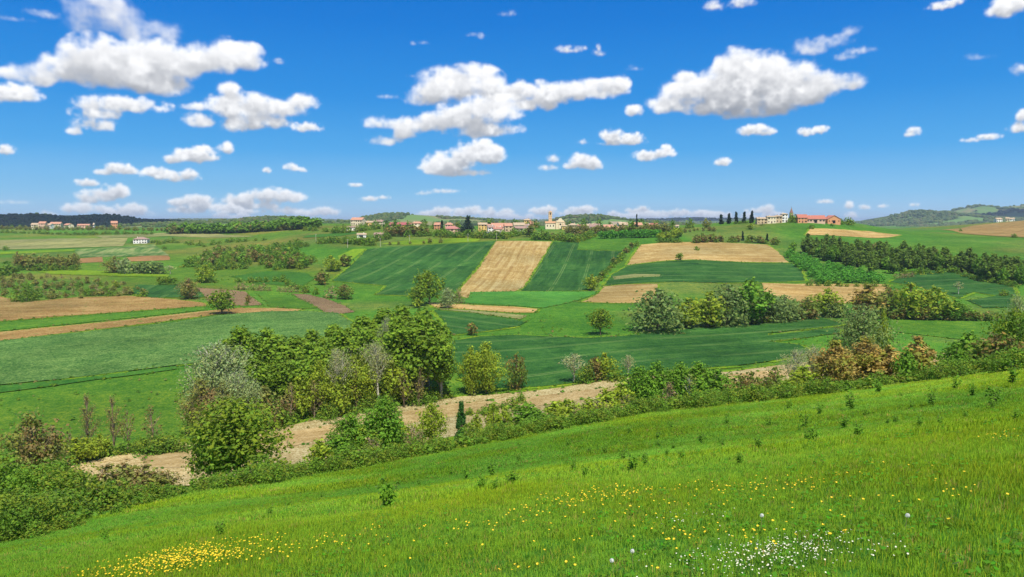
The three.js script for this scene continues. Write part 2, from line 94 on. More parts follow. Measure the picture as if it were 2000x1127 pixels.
const TREE_SETS = [
{"t":"poplar","l":"tall green poplar in the back row of the valley grove","g":"poplars of the valley grove","i":[[-67.06,-178.0,19.0,12.6],[-62.49,-184.0,17.2,12.6],[-55.92,-184.0,15.4,11.5],[-51.89,-190.0,15.9,12.6],[-46.79,-192.0,16.9,12.6],[-40.97,-195.0,18.7,13.8],[-35.77,-198.0,20.1,13.8],[-28.82,-196.0,21.3,13.8],[-22.22,-190.0,22.0,13.8]]},
{"t":"poplar","l":"pale-trunked poplar in front row of valley grove","g":"poplars of the valley grove","i":[[-58.21,-163.0,14.9,9.2],[-52.89,-166.0,14.4,9.2],[-48.18,-172.0,16.4,10.3],[-43.49,-180.0,18.1,10.3],[-36.32,-182.0,17.7,10.3],[-28.68,-182.0,21.1,10.9],[-22.44,-180.0,22.2,12.1],[-18.2,-183.0,17.0,9.2]]},
{"t":"yellowgreen","l":"yellow-green young tree inside the valley grove","g":"young trees of the valley grove","i":[[-48.51,-163.0,10.4,7.2],[-44.67,-167.0,13.2,8.4],[-40.11,-166.0,9.9,7.2],[-37.34,-172.0,13.5,8.4],[-35.95,-174.0,13.1,8.4],[-28.96,-176.0,11.6,8.4]]},
{"t":"pale","l":"silvery white willow at the left edge of the valley grove","i":[[-65.88,-160.0,18.4,16.2]]},
{"t":"pale","l":"smaller silvery tree in front of the white willow","i":[[-57.25,-150.0,13.9,10.0]]},
{"t":"pale","l":"pale silver poplar crown peeking over the valley grove","i":[[-32.65,-188.0,19.8,5.6]]},
{"t":"bare","l":"bare pale-barked tree left of centre in the valley grove","i":[[-40.58,-167.0,16.1,7.5]]},
{"t":"bare","l":"bare pale-barked tree right of centre in the valley grove","i":[[-32.35,-173.0,16.6,8.2]]},
{"t":"thin","l":"thin bare tree with brown twigs inside the valley grove","g":"bare trees of the valley grove","i":[[-49.3,-160.0,9.3,4.0],[-45.25,-164.0,9.0,5.0],[-36.9,-170.0,10.3,4.5],[-26.2,-174.0,9.6,4.5],[-22.8,-176.0,10.3,4.5]]},
{"t":"greyolive","l":"olive-brown budding tree at the foot of the white willow","g":"budding trees at the grove edge","i":[[-64.17,-149.0,12.5,10.0],[-59.59,-148.0,11.6,10.0],[-56.04,-151.0,9.9,8.8],[-52.84,-154.0,9.7,8.8]]},
{"t":"bush","l":"green bush along the foot of the valley grove","g":"bushes at the foot of the grove","i":[[-50.96,-156.39,4.0,4.9],[-49.58,-159.18,2.7,3.9],[-48.66,-160.43,2.8,3.4],[-47.27,-164.44,2.9,3.7],[-45.52,-166.65,3.9,5.3],[-41.96,-162.86,4.5,5.9],[-41.35,-163.83,3.3,4.9],[-40.24,-167.95,4.0,5.5],[-37.27,-166.47,2.7,3.5],[-35.75,-170.08,3.3,4.9],[-34.03,-170.41,4.3,6.5],[-32.73,-173.16,3.8,5.6],[-29.84,-173.19,4.8,5.9],[-28.77,-177.02,2.9,4.2],[-27.2,-177.44,4.3,6.3],[-23.68,-177.37,4.1,6.1],[-22.15,-179.26,4.4,6.7],[-20.35,-181.71,2.7,4.1],[-18.14,-185.14,4.4,5.8],[-16.17,-184.26,2.6,3.7]]},
{"t":"darkbush","l":"dense undergrowth shrub beneath the grove poplars","g":"undergrowth of the grove","i":[[-58.47,-160.24,3.6,5.4],[-55.77,-162.97,4.5,6.7],[-53.1,-166.11,4.9,7.3],[-48.78,-171.63,4.2,5.6],[-46.46,-173.11,5.9,7.2],[-42.4,-170.94,4.1,5.5],[-37.86,-173.7,3.5,4.7],[-35.13,-177.22,5.9,8.5],[-31.0,-179.73,5.2,6.2],[-26.18,-183.24,5.7,8.4],[-23.29,-182.24,3.8,5.3],[-19.97,-181.79,4.0,5.0]]},
{"t":"yellowgreen","l":"yellow-green tree right of the grove, tallest of three","i":[[-6.92,-190.05,14.1,9.9]]},
{"t":"yellowgreen","l":"yellow-green tree right of the grove, nearest the poplars","i":[[-10.77,-187.62,13.4,7.1]]},
{"t":"rusty","l":"thin brownish tree right of the yellow-green pair","i":[[1.08,-193.1,10.4,6.1]]},
{"t":"bush","l":"low green bush under the yellow-green trees","g":"bushes right of the grove","i":[[-11.99,-167.87,2.0,2.8],[-10.14,-170.93,2.0,3.1],[-6.8,-171.58,2.4,3.5],[-4.77,-172.6,3.2,4.8],[-2.13,-176.3,2.1,2.9],[0.2,-176.29,3.2,4.4],[2.25,-181.51,2.7,3.8]]},
{"t":"bare","l":"bare brown bush at the stubble field edge, left end of its group","i":[[16.85,-197.25,8.4,7.5]]},
{"t":"darkbush","l":"dense green bush in the group at the stubble field edge","i":[[19.56,-195.31,4.9,6.4]]},
{"t":"rusty","l":"brownish shrub in the group at the stubble field edge","i":[[22.69,-196.4,6.9,5.8]]},
{"t":"yellowgreen","l":"yellow-green young tree in the group at the stubble field edge","i":[[25.31,-196.45,8.0,6.3]]},
{"t":"bare","l":"thin bare shrub right of the group at the stubble field edge","i":[[31.64,-196.44,6.6,4.5]]},
{"t":"bush","l":"low green bush right of the group at the stubble field edge","i":[[28.18,-193.49,3.9,5.3]]},
{"t":"greyolive","l":"brown-green budding tree at the far left edge","i":[[-41.77,-62.0,9.4,6.9]]},
{"t":"bush","l":"leafy bush in the dark thicket at far left","g":"left thicket bushes","i":[[-27.41,-38.0,4.6,5.2],[-26.46,-37.61,4.4,5.4],[-24.71,-36.0,3.5,4.7],[-25.77,-38.54,3.7,4.7],[-27.59,-42.0,4.1,5.7],[-28.12,-43.63,3.6,5.4],[-27.58,-44.0,3.1,4.6],[-27.56,-44.75,3.0,4.6],[-25.29,-42.0,2.5,3.7]],"n":"field_shrub"},
{"t":"darkbush","l":"dense green bush at the left foot of the meadow","g":"left thicket dense bushes","i":[[-21.6,-31.0,2.5,3.7],[-22.92,-33.77,2.1,3.2],[-22.0,-33.0,1.9,2.9],[-22.13,-33.92,2.0,2.9],[-22.18,-35.0,1.8,2.8],[-21.85,-35.04,1.8,2.6],[-21.81,-36.0,1.3,1.9]]},
{"t":"bush","l":"bright leafy shrub at the lower edge of left thicket","g":"left thicket low shrubs","i":[[-19.83,-29.5,0.8,1.2],[-21.21,-32.5,0.7,1.1],[-19.86,-31.0,0.8,1.1],[-19.45,-31.13,0.8,1.2],[-20.03,-32.5,0.7,1.0],[-19.49,-35.0,0.6,0.8]]},
{"t":"greyolive","l":"olive twiggy shrub behind the left thicket","g":"olive shrubs of the left thicket","i":[[-26.82,-47.0,3.0,3.8],[-27.14,-50.0,3.1,3.8],[-25.84,-50.0,2.6,3.3],[-24.51,-50.0,2.0,2.5]]},
{"t":"darkbush","l":"dense shrub between left thicket and the big round tree","g":"dense shrubs left of the round tree","i":[[-24.12,-42.0,1.9,2.9],[-23.9,-43.0,1.9,2.8],[-22.35,-42.0,1.3,1.9],[-22.58,-44.11,1.3,1.9],[-21.88,-44.0,1.1,1.7],[-22.86,-47.14,0.9,1.4],[-21.42,-46.0,0.7,1.0]]},
{"t":"bush","l":"green shrub between left thicket and the big round tree","g":"green shrubs left of the round tree","i":[[-20.34,-37.0,0.7,1.0],[-19.93,-37.71,0.7,1.1],[-20.45,-40.0,0.6,1.0],[-21.48,-43.39,0.4,0.5],[-20.0,-42.0,0.4,0.6],[-20.76,-44.9,0.1,0.1],[-20.11,-45.0,0.2,0.3]]},
{"t":"oak","l":"big round yellow-green tree above the meadow edge","i":[[-22.26,-58.0,7.0,8.8]]},
{"t":"oak","l":"smaller green tree on the left shoulder of the big round tree","i":[[-24.87,-60.0,5.4,5.2]]},
{"t":"bush","l":"green bush at the foot of the big round tree","g":"bushes below the round tree","i":[[-20.34,-48.0,1.1,1.6],[-20.36,-49.12,1.2,1.8],[-18.36,-46.0,0.7,1.1],[-19.01,-49.42,0.6,0.9],[-17.48,-48.0,0.7,1.0],[-17.48,-49.02,1.5,2.2],[-18.03,-52.0,2.2,3.3],[-17.41,-51.61,1.3,1.9],[-16.81,-50.0,0.5,0.7]]},
{"t":"bush","l":"low bush of the hedge right of the big round tree","g":"low hedge bushes","i":[[-15.51,-49.0,-0.2,-0.3],[-15.78,-51.3,-0.6,-0.8],[-14.88,-50.0,-0.5,-0.7],[-14.5,-49.96,-0.2,-0.3],[-14.21,-51.0,-0.4,-0.7],[-13.72,-50.52,-0.2,-0.2],[-13.55,-52.0,-0.2,-0.3],[-13.45,-53.33,0.0,0.1],[-12.8,-53.0,0.1,0.2],[-12.42,-54.01,-0.1,-0.1],[-11.72,-54.0,0.2,0.3],[-11.26,-54.76,0.6,0.9],[-10.71,-55.0,0.2,0.3]]},
{"t":"greentree","l":"leafy green hedge tree, tallest left of the ivy column","i":[[-11.92,-66.0,6.2,5.0]]},
{"t":"greentree","l":"green hedge tree left of the tallest one","i":[[-14.5,-60.0,2.9,3.2],[-14.07,-62.0,4.8,4.0]]},
{"t":"yellowgreen","l":"sparse yellow-green hedge tree near the stubble strip","g":"sparse hedge trees","i":[[-13.03,-62.0,3.5,3.4],[-10.95,-68.0,3.8,3.8],[-8.17,-72.0,5.2,3.6]]},
{"t":"oldwood","l":"brown twiggy hedge shrub","g":"twiggy hedge shrubs","i":[[-11.76,-60.0,2.4,3.1],[-9.24,-66.0,2.9,3.4],[-8.29,-64.0,2.3,3.1]]},
{"t":"bush","l":"mid-green hedge bush left of the ivy column","g":"hedge bushes left of the ivy column","i":[[-10.07,-58.0,0.5,0.8],[-9.68,-58.19,0.5,0.7],[-9.03,-60.0,0.5,0.8],[-8.4,-60.8,0.5,0.8],[-8.03,-62.0,0.5,0.7],[-7.34,-61.92,0.5,0.7],[-6.95,-64.0,0.7,1.1],[-6.74,-66.59,0.9,1.4],[-5.92,-66.0,0.5,0.8]]},
{"t":"ivy","l":"slender ivy-covered column standing in the hedge","i":[[-5.57,-78.0,5.2,1.7]]},
{"t":"yellowgreen","l":"feathery light green hedge sapling right of the ivy column","g":"feathery hedge saplings","i":[[-3.73,-76.0,3.3,2.3],[-2.62,-72.0,1.6,1.9],[-2.08,-78.0,4.2,2.3],[-0.84,-80.0,3.8,2.2]]},
{"t":"bush","l":"low hedge bush right of the ivy column","g":"hedge bushes right of the ivy column","i":[[-4.26,-64.0,0.3,0.5],[-3.73,-67.15,0.1,0.2],[-3.0,-66.0,0.2,0.3],[-2.23,-67.55,0.3,0.4],[-1.52,-68.0,0.2,0.3],[-0.79,-68.41,0.4,0.6],[0.0,-68.0,0.5,0.7]]},
{"t":"greentree","l":"dense dark green hedge bush in the middle of the hedge","i":[[1.68,-80.0,3.7,4.5],[2.77,-76.0,2.3,2.9]]},
{"t":"yellowgreen","l":"yellow-green hedge shrub right of the dense dark bush","g":"yellow-green hedge shrubs","i":[[5.0,-84.0,3.5,4.1],[6.75,-86.0,3.6,4.1],[9.03,-86.0,3.2,4.0],[11.97,-90.0,4.4,4.6],[13.85,-92.0,5.1,4.3]]},
{"t":"oldwood","l":"brown twiggy shrub among the yellow-green hedge shrubs","g":"brown hedge shrubs","i":[[3.82,-78.0,2.1,3.2],[7.46,-82.0,2.2,3.2],[10.54,-86.0,2.9,3.9],[14.17,-88.0,3.1,3.6]]},
{"t":"bush","l":"low green bush in front of the yellow-green hedge shrubs","g":"low bushes before the middle hedge","i":[[2.02,-72.0,1.5,2.3],[3.29,-75.27,1.2,1.9],[4.15,-74.0,1.3,2.0],[5.42,-76.86,1.1,1.6],[6.39,-76.0,1.3,2.0],[7.32,-75.79,1.5,2.2],[9.01,-78.0,1.3,1.9],[10.16,-80.64,1.3,2.0],[11.48,-80.0,1.3,1.9]]},
{"t":"greentree","l":"tall bright green tree of the dense hedge block","g":"dense hedge block trees","i":[[18.57,-104.0,8.1,6.2],[21.16,-106.0,8.4,6.8],[24.96,-108.0,7.8,7.0],[27.98,-108.0,7.4,7.0],[30.06,-106.0,5.8,6.2]]},
{"t":"deadtrunk","l":"grey dead trunk standing in the dense hedge block","i":[[22.25,-90.0,4.5,1.8]]},
{"t":"oldwood","l":"brown bare shrub in the dense hedge block","i":[[20.1,-92.0,4.3,3.4]]},
{"t":"bush","l":"dark green bush low in the dense hedge block","g":"bushes low in the dense hedge block","i":[[14.41,-84.0,2.2,3.3],[15.55,-85.14,2.2,3.3],[16.76,-84.0,2.2,3.2],[18.22,-83.38,1.6,2.3],[19.41,-84.0,1.8,2.7],[21.82,-87.46,2.0,3.0],[23.19,-86.0,1.7,2.6],[24.58,-87.56,2.2,3.3],[26.19,-88.0,2.1,3.2]]},
{"t":"rusty","l":"brown-green shrub right of the dense hedge block","g":"brown-green hedge shrubs","i":[[31.51,-100.0,4.2,4.5],[34.81,-104.0,4.6,4.5],[35.36,-100.0,3.4,4.0],[38.6,-106.0,5.1,4.0]]},
{"t":"bush","l":"green bush low right of the dense hedge block","g":"low bushes right of the dense block","i":[[28.0,-86.0,1.5,2.3],[29.64,-88.39,1.9,2.8],[30.81,-88.0,1.5,2.2],[31.93,-87.57,1.8,2.7],[34.03,-90.0,1.9,2.9]]},
{"t":"bare","l":"thin bare tree rising left of the orange trees","i":[[42.35,-108.0,7.7,4.8],[47.06,-112.0,8.4,6.0]]},
{"t":"yellowgreen","l":"yellow-green shrub left of the orange trees","i":[[36.86,-94.0,2.8,3.5],[39.46,-98.0,4.5,5.3]]},
{"t":"orange","l":"orange-brown tree at the top of the meadow, leftmost of the orange ones","i":[[43.65,-98.0,7.7,5.8]]},
{"t":"orange","l":"largest orange-brown tree behind the meadow edge","i":[[49.16,-100.0,7.9,6.4]]},
{"t":"orange","l":"pale orange-brown tree right of the largest orange one","i":[[51.13,-98.0,6.2,5.3]]},
{"t":"orange","l":"rightmost orange-brown tree, with yellow lower branches","i":[[56.44,-100.0,7.4,5.8]]},
{"t":"greentree","l":"narrow green tree between the orange trees","i":[[50.25,-92.0,5.0,3.0]]},
{"t":"bush","l":"green bush below the orange trees","g":"bushes below the orange trees","i":[[35.29,-84.0,1.3,1.9],[36.45,-83.76,1.5,2.2],[38.54,-86.0,1.6,2.3],[40.22,-85.92,1.2,1.9],[42.52,-88.0,1.7,2.6],[43.36,-87.58,1.6,2.4],[45.29,-88.0,1.7,2.6],[47.41,-89.78,1.6,2.5],[47.76,-88.0,2.0,3.0],[49.32,-88.78,1.8,2.7],[50.53,-88.0,2.1,3.1]]},
{"t":"greentree","l":"green hedge tree at the right end of the hedge","g":"right end hedge trees","i":[[54.23,-88.0,4.7,4.5],[57.98,-92.0,6.4,5.8],[57.62,-88.0,4.5,4.5]]},
{"t":"rusty","l":"brownish hedge tree near the right edge","i":[[57.51,-86.0,5.3,5.8],[57.94,-84.0,4.5,5.0]]},
{"t":"bush","l":"leafy bush of the right hedge end","g":"right hedge end bushes","i":[[50.0,-84.0,2.3,3.5],[50.74,-84.25,3.0,3.5],[50.53,-82.0,2.3,3.5],[51.89,-83.04,2.1,3.2],[52.54,-82.0,2.4,3.6],[51.81,-79.77,2.1,3.2],[53.22,-80.0,2.3,3.5],[53.98,-79.71,2.6,3.9],[53.8,-78.0,2.3,3.5],[54.2,-77.61,2.8,3.4],[54.02,-76.0,2.3,3.4]]},
{"t":"oak","l":"tall dark tree cut by the right edge","i":[[69.33,-100.0,9.9,6.8]]},
{"t":"pale","l":"silvery tree top above the right edge tree","i":[[81.97,-118.0,15.5,5.0]]},
{"t":"bush","l":"low leafy bush of the continuous hedge along the slope","g":"low hedge along the slope, left half","i":[[-22.81,-50.95,1.0,1.4],[-18.88,-43.42,1.1,1.7],[-18.92,-44.85,1.0,1.3],[-17.71,-42.98,0.9,1.4],[-16.98,-42.33,1.2,1.7],[-16.84,-43.73,1.2,1.8],[-16.26,-43.17,1.3,1.9],[-15.79,-43.22,1.5,2.2],[-16.07,-45.49,1.1,1.6],[-15.43,-44.84,1.4,2.0],[-14.36,-43.17,1.5,2.2],[-14.61,-45.6,1.1,1.6],[-14.4,-46.39,1.2,1.8],[-14.01,-47.59,1.3,1.9],[-14.13,-49.06,1.1,1.7],[-13.54,-49.03,1.3,1.9],[-13.43,-50.05,1.1,1.6],[-12.83,-49.83,0.9,1.3],[-11.9,-48.93,1.3,1.9],[-11.81,-50.98,1.5,2.3],[-11.02,-50.27,1.0,1.5],[-10.7,-49.88,1.5,2.2],[-10.74,-53.9,1.5,2.2],[-9.78,-51.4,1.5,2.2],[-9.4,-52.48,1.5,2.3],[-9.5,-55.65,0.9,1.4],[-8.68,-53.92,1.5,2.2],[-8.07,-54.86,1.4,1.8],[-7.48,-55.24,1.4,2.1],[-6.86,-54.51,0.9,1.4],[-6.51,-54.75,1.1,1.6],[-5.85,-56.18,1.6,2.4],[-5.26,-55.19,1.4,2.1],[-4.88,-58.36,1.0,1.4],[-4.13,-56.75,1.1,1.5],[-3.77,-56.54,1.1,1.6],[-3.04,-57.72,1.1,1.7],[-2.47,-56.47,1.0,1.4],[-1.85,-61.06,1.6,2.3],[-1.24,-59.09,1.6,2.3],[-0.88,-60.49,1.6,2.3],[-0.27,-57.59,1.3,1.8],[0.57,-58.33,1.3,1.9],[1.0,-60.11,1.5,2.0],[1.56,-60.45,1.2,1.9],[2.29,-61.39,1.1,1.7],[2.78,-59.3,1.4,2.0],[3.77,-59.53,1.4,2.1],[4.18,-59.37,1.2,1.8],[5.11,-63.11,1.2,1.6],[5.7,-63.41,1.5,2.2],[6.35,-62.68,1.1,1.5],[6.92,-61.4,1.6,2.4],[7.7,-61.67,1.5,2.3],[8.58,-63.13,0.9,1.4],[9.72,-66.26,1.4,1.8],[10.41,-65.76,1.0,1.5],[10.47,-63.46,1.4,2.1]],"n":"hedge_bush"},
{"t":"bush","l":"low leafy bush of the hedge along the upper slope","g":"low hedge along the slope, right half","i":[[12.1,-67.01,1.5,2.2],[13.07,-68.32,1.3,2.0],[13.56,-64.66,1.4,2.1],[15.15,-67.51,1.3,1.8],[16.11,-67.49,1.3,1.9],[16.82,-65.66,2.0,3.0],[18.34,-67.92,1.7,2.5],[18.52,-65.65,1.4,2.0],[20.18,-66.97,1.8,2.5],[22.19,-70.56,1.4,2.1],[22.92,-68.15,2.0,2.6],[23.37,-68.1,1.8,2.8],[26.11,-71.76,1.2,1.8],[25.9,-67.87,2.0,2.9],[27.63,-70.75,1.3,2.0],[28.78,-69.56,1.8,2.8],[31.68,-74.59,1.7,2.5],[30.16,-68.84,2.0,3.0],[31.48,-69.62,1.4,2.1],[33.48,-71.72,1.3,1.9],[35.05,-72.44,1.4,1.8],[34.94,-70.17,1.6,2.4],[94.04,-181.65,1.6,2.4],[98.37,-184.53,1.8,2.4],[101.29,-186.29,1.8,2.7],[106.51,-190.22,2.0,2.7],[109.17,-190.91,1.6,2.3],[114.97,-194.47,1.9,2.7],[43.1,-70.9,1.5,2.1],[122.5,-198.78,1.9,2.8],[127.67,-201.4,1.4,2.1],[132.59,-203.81,2.1,3.1],[135.78,-205.23,2.1,2.8],[43.08,-63.78,1.6,2.3],[43.43,-62.34,2.1,3.1],[44.3,-62.67,2.0,2.7]],"n":"hedge_bush"},
{"t":"darkbush","l":"dense low bush inside the hedge along the slope","g":"dense bushes of the slope hedge","i":[[-15.2,-46.69,1.6,2.1],[-14.71,-48.74,1.2,1.6],[-12.56,-49.78,1.3,1.7],[-11.87,-51.42,2.0,2.8],[-11.1,-54.55,1.7,2.5],[-9.22,-54.89,1.6,1.9],[-7.55,-57.58,2.0,2.4],[-6.13,-57.93,1.3,1.6],[-3.68,-61.98,2.1,2.8],[-1.43,-62.77,1.8,2.7],[-0.18,-64.92,1.5,2.2],[2.56,-60.7,1.8,2.2],[3.78,-61.08,1.7,2.5],[6.3,-64.23,1.5,2.1],[9.13,-64.25,1.4,2.1],[11.54,-66.63,2.0,2.6],[13.22,-67.34,1.6,1.9],[31.6,-138.57,2.0,2.4],[18.93,-72.68,1.8,2.6],[23.75,-75.51,2.2,2.7],[23.76,-71.26,1.7,2.4],[27.31,-73.39,1.6,2.4],[30.79,-73.48,2.0,2.5],[34.18,-74.9,1.5,2.0],[86.36,-176.63,1.4,1.8],[40.22,-78.63,2.1,2.8],[103.03,-186.87,2.2,2.8],[40.77,-68.55,1.9,2.3],[42.61,-68.45,2.0,3.0],[132.09,-203.86,1.5,1.9]]},
{"t":"yellowgreen","l":"young light green tree rising from the slope hedge","g":"light trees of the slope hedge","i":[[-14.04,-51.81,2.6,2.2],[-25.71,-118.77,2.4,2.4],[-20.5,-131.03,1.9,1.8],[-17.16,-137.98,2.3,1.8],[-9.75,-147.07,2.6,2.1],[-2.73,-152.77,2.3,1.8],[7.81,-154.27,2.1,1.9],[15.31,-152.19,1.9,1.8],[26.34,-146.72,1.9,1.9],[33.25,-143.71,2.2,2.3],[41.2,-141.49,2.6,2.3],[58.33,-155.3,3.2,2.5],[74.23,-171.22,2.1,2.2],[86.5,-178.83,2.9,3.1],[104.21,-190.75,2.0,1.9],[123.79,-201.59,3.1,2.9]]},
{"t":"thin","l":"thin bare sapling along the stubble field, left valley","g":"bare saplings by the stubble","i":[[-77.82,-126.0,5.7,3.2],[-78.98,-133.0,11.9,4.5],[-74.79,-134.0,11.3,4.2],[-73.14,-136.0,8.0,3.6],[-69.29,-138.0,8.7,4.5]]},
{"t":"darkbush","l":"dense bush along the stubble field edge at left","g":"dense bushes by the stubble","i":[[-75.25,-129.42,2.5,3.7],[-74.2,-131.79,2.4,3.7],[-72.3,-133.11,2.6,3.6],[-70.46,-134.24,3.3,4.4],[-67.86,-133.46,4.2,6.3],[-65.92,-133.71,3.9,5.7],[-65.68,-136.47,4.0,5.7],[-63.48,-136.0,3.3,5.0]]},
{"t":"yellowgreen","l":"light olive shrub at the left end of the stubble","g":"olive shrubs by the stubble","i":[[-80.69,-122.77,5.3,6.2],[-80.44,-125.79,5.4,4.6],[-76.25,-124.99,5.0,5.2],[-75.51,-127.14,4.6,4.8],[-75.26,-130.29,4.6,4.6]]},
{"t":"greyolive","l":"brownish shrub at the left end of the stubble field","i":[[-70.96,-105.0,6.8,6.2],[-72.94,-112.0,6.9,6.2]]},
{"t":"oak","l":"lone round tree on the brown strip at left","i":[[-135.62,-339.16,11.6,13.7]]},
{"t":"oak","l":"lone round tree with a single trunk in the central meadow","i":[[33.7,-276.54,10.3,10.2]]},
{"t":"rusty","l":"small brown shrub alone on the central field boundary","i":[[-15.27,-276.03,5.2,4.8]]},
{"t":"willow","l":"big round grey-green willow at the left end of the central wood","i":[[57.24,-284.83,17.6,21.9]]},
{"t":"yellowgreen","l":"olive-yellow tree right of the grey-green willow","i":[[71.07,-294.18,12.8,14.2]]},
{"t":"yellowgreen","l":"tall yellow-green tree, third from the left end of the central wood","i":[[80.24,-297.61,15.4,16.3]]},
{"t":"willow","l":"grey-green tree in the middle of the central wood","i":[[89.77,-302.33,18.0,17.9]]},
{"t":"greentree","l":"tallest green tree of the central wood","i":[[100.14,-306.86,20.0,19.5]]},
{"t":"willow","l":"grey-green tree right of the tallest in the central wood","i":[[110.65,-312.9,13.1,15.7]]},
{"t":"willow","l":"rounded grey-green tree near the right end of the central wood","i":[[118.94,-317.46,12.2,14.5]]},
{"t":"rusty","l":"brownish slender tree at the right end of the central wood","i":[[132.07,-325.16,10.0,10.7]]},
{"t":"yellowgreen","l":"golden-green tree standing before the pale field","i":[[143.56,-330.65,13.4,16.0]]},
{"t":"rusty","l":"brownish bush along the foot of the central wood","g":"brown bushes of the central wood","i":[[71.42,-296.12,5.0,6.1],[81.53,-300.24,5.4,6.5],[87.64,-303.37,3.8,4.7],[92.84,-304.29,4.6,5.3],[102.17,-306.85,3.7,4.6],[109.09,-309.59,3.6,4.5],[118.69,-313.89,3.8,4.8],[126.53,-319.72,5.5,6.9],[132.68,-321.11,5.9,7.0]]},
{"t":"willow","l":"grey-green bush at the right foot of the central wood","g":"grey bushes of the central wood","i":[[111.04,-316.26,7.8,9.1],[116.64,-316.19,5.1,5.8],[124.03,-319.96,5.0,6.3],[128.31,-321.47,5.4,6.3],[134.83,-324.62,5.1,6.4],[144.19,-327.37,7.6,9.5],[148.0,-327.11,6.4,7.5]]},
{"t":"orange","l":"pale orange tree right of the pale straw field","i":[[158.85,-324.05,15.2,16.2]]},
{"t":"rusty","l":"brown-tinged tree behind the pale orange tree","i":[[170.17,-329.27,13.8,13.3]]},
{"t":"yellowgreen","l":"broad yellow-green tree in the right-hand wood","i":[[174.27,-318.24,16.7,16.6]]},
{"t":"yellowgreen","l":"yellow-brown tree at the right end of the right-hand wood","i":[[184.7,-317.0,14.9,14.9]]},
{"t":"greentree","l":"smaller green tree at the end of the right-hand wood","i":[[192.14,-314.64,9.3,11.0]]},
{"t":"rusty","l":"brown-green bush along the foot of the right-hand wood","g":"bushes of the right-hand wood","i":[[159.2,-319.97,5.2,6.5],[161.28,-319.09,6.5,8.1],[166.59,-316.59,4.3,5.4],[170.07,-316.71,5.8,7.0],[174.71,-314.76,3.6,4.6],[178.77,-314.32,6.5,8.1],[182.69,-314.7,3.5,4.2],[187.51,-313.59,4.8,6.0],[190.57,-313.25,4.2,4.8],[195.42,-314.23,4.6,5.7],[200.14,-313.42,5.3,6.4],[206.58,-314.54,4.9,6.2],[210.35,-314.84,3.9,4.9]]},
{"t":"willow","l":"large round grey-green tree behind the orange trees","i":[[99.34,-205.0,20.4,17.2]]},
{"t":"yellowgreen","l":"small yellow-green tree beside the large grey-green one","i":[[104.57,-204.0,18.6,4.5]]},
{"t":"bare","l":"small bare tree in the wheat at right","i":[[246.78,-402.28,7.6,6.8]]},
{"t":"oak","l":"tall green tree at the foot of the wheat slope","i":[[-43.3,-381.69,18.2,16.0]]},
{"t":"oak","l":"green tree left of the tall one at the foot of the wheat slope","i":[[-48.48,-374.21,10.5,11.8]]},
{"t":"yellowgreen","l":"yellow-green bush at the foot of the wheat slope","i":[[-47.55,-367.04,4.9,6.1]]},
{"t":"pale","l":"white blossoming tree beside the straw strip","i":[[-32.52,-365.67,10.8,9.6]]},
{"t":"oldwood","l":"brown shrub right of the white blossoming tree","i":[[-28.38,-389.67,8.7,7.8]]},
{"t":"greentree","l":"dark green bush between the white tree and the tan slope","i":[[-32.17,-399.43,6.2,6.3]]},
{"t":"rusty","l":"brown round shrub below the wheat slope, right of its pair","i":[[-93.94,-408.99,8.9,11.1]]},
{"t":"oldwood","l":"twiggy shrub below the wheat slope, left of its pair","i":[[-102.64,-412.89,7.5,11.3]]},
{"t":"bush","l":"small green bush left of the twiggy shrubs","i":[[-115.42,-428.09,4.5,5.5]]},
{"t":"rusty","l":"reddish bare tree at the left corner of the wheat slope","i":[[-123.44,-473.85,10.0,10.8]]},
{"t":"yellowgreen","l":"yellow-green tree above the left corner of the wheat slope","i":[[-132.96,-539.38,12.1,12.7]]},
{"t":"rusty","l":"brown tree above the left corner of the wheat slope","i":[[-128.85,-564.43,9.9,12.4]]},
{"t":"yellowgreen","l":"small tree with yellow-green crown right of the pond shrubs","i":[[-129.64,-544.48,7.6,6.4]]},
{"t":"bush","l":"green bush of the diagonal hedgerow","g":"diagonal hedgerow bushes","i":[[51.38,-464.23,5.4,6.3],[53.3,-470.83,5.0,6.1],[59.0,-489.87,4.4,6.3],[62.38,-503.94,5.7,7.5],[66.91,-520.7,3.9,5.6],[69.84,-529.86,4.7,5.3],[75.15,-547.57,4.9,6.7],[81.96,-567.93,3.7,4.4],[84.51,-574.44,5.7,8.0],[89.48,-589.31,5.6,7.1],[97.42,-614.08,4.5,4.9],[101.29,-625.57,3.3,4.7],[110.09,-644.78,5.6,6.6]]},
{"t":"rusty","l":"brown bush of the diagonal hedgerow","g":"diagonal hedgerow brown bushes","i":[[56.27,-482.84,4.3,5.2],[61.8,-502.87,4.9,5.3],[72.04,-540.71,3.0,3.3],[78.64,-561.69,5.8,6.5],[87.6,-591.4,4.0,5.0],[95.12,-611.62,5.1,6.3],[104.05,-636.98,5.5,6.9]]},
{"t":"yellowgreen","l":"yellow-green tree at the lower end of the diagonal hedgerow","i":[[48.93,-450.75,10.4,9.1]]},
{"t":"oak","l":"round dark tree on the edge of the right straw field","i":[[128.16,-559.68,5.5,6.9]]},
{"t":"bush","l":"small dark bush inside the right straw field","i":[[153.89,-608.76,3.8,5.8]]},
{"t":"rusty","l":"brown bush of the hedge above the right straw field","g":"hedge above the straw field, brown","i":[[163.62,-650.31,6.5,8.2],[171.16,-653.71,6.2,7.7],[179.39,-656.67,4.1,5.1],[189.01,-659.76,4.5,5.2],[198.78,-660.67,6.2,7.8],[204.16,-662.21,6.1,7.6],[214.47,-659.32,7.1,8.9],[220.92,-654.49,7.3,9.1],[223.59,-650.79,4.1,5.2],[231.56,-645.38,6.9,8.6]]},
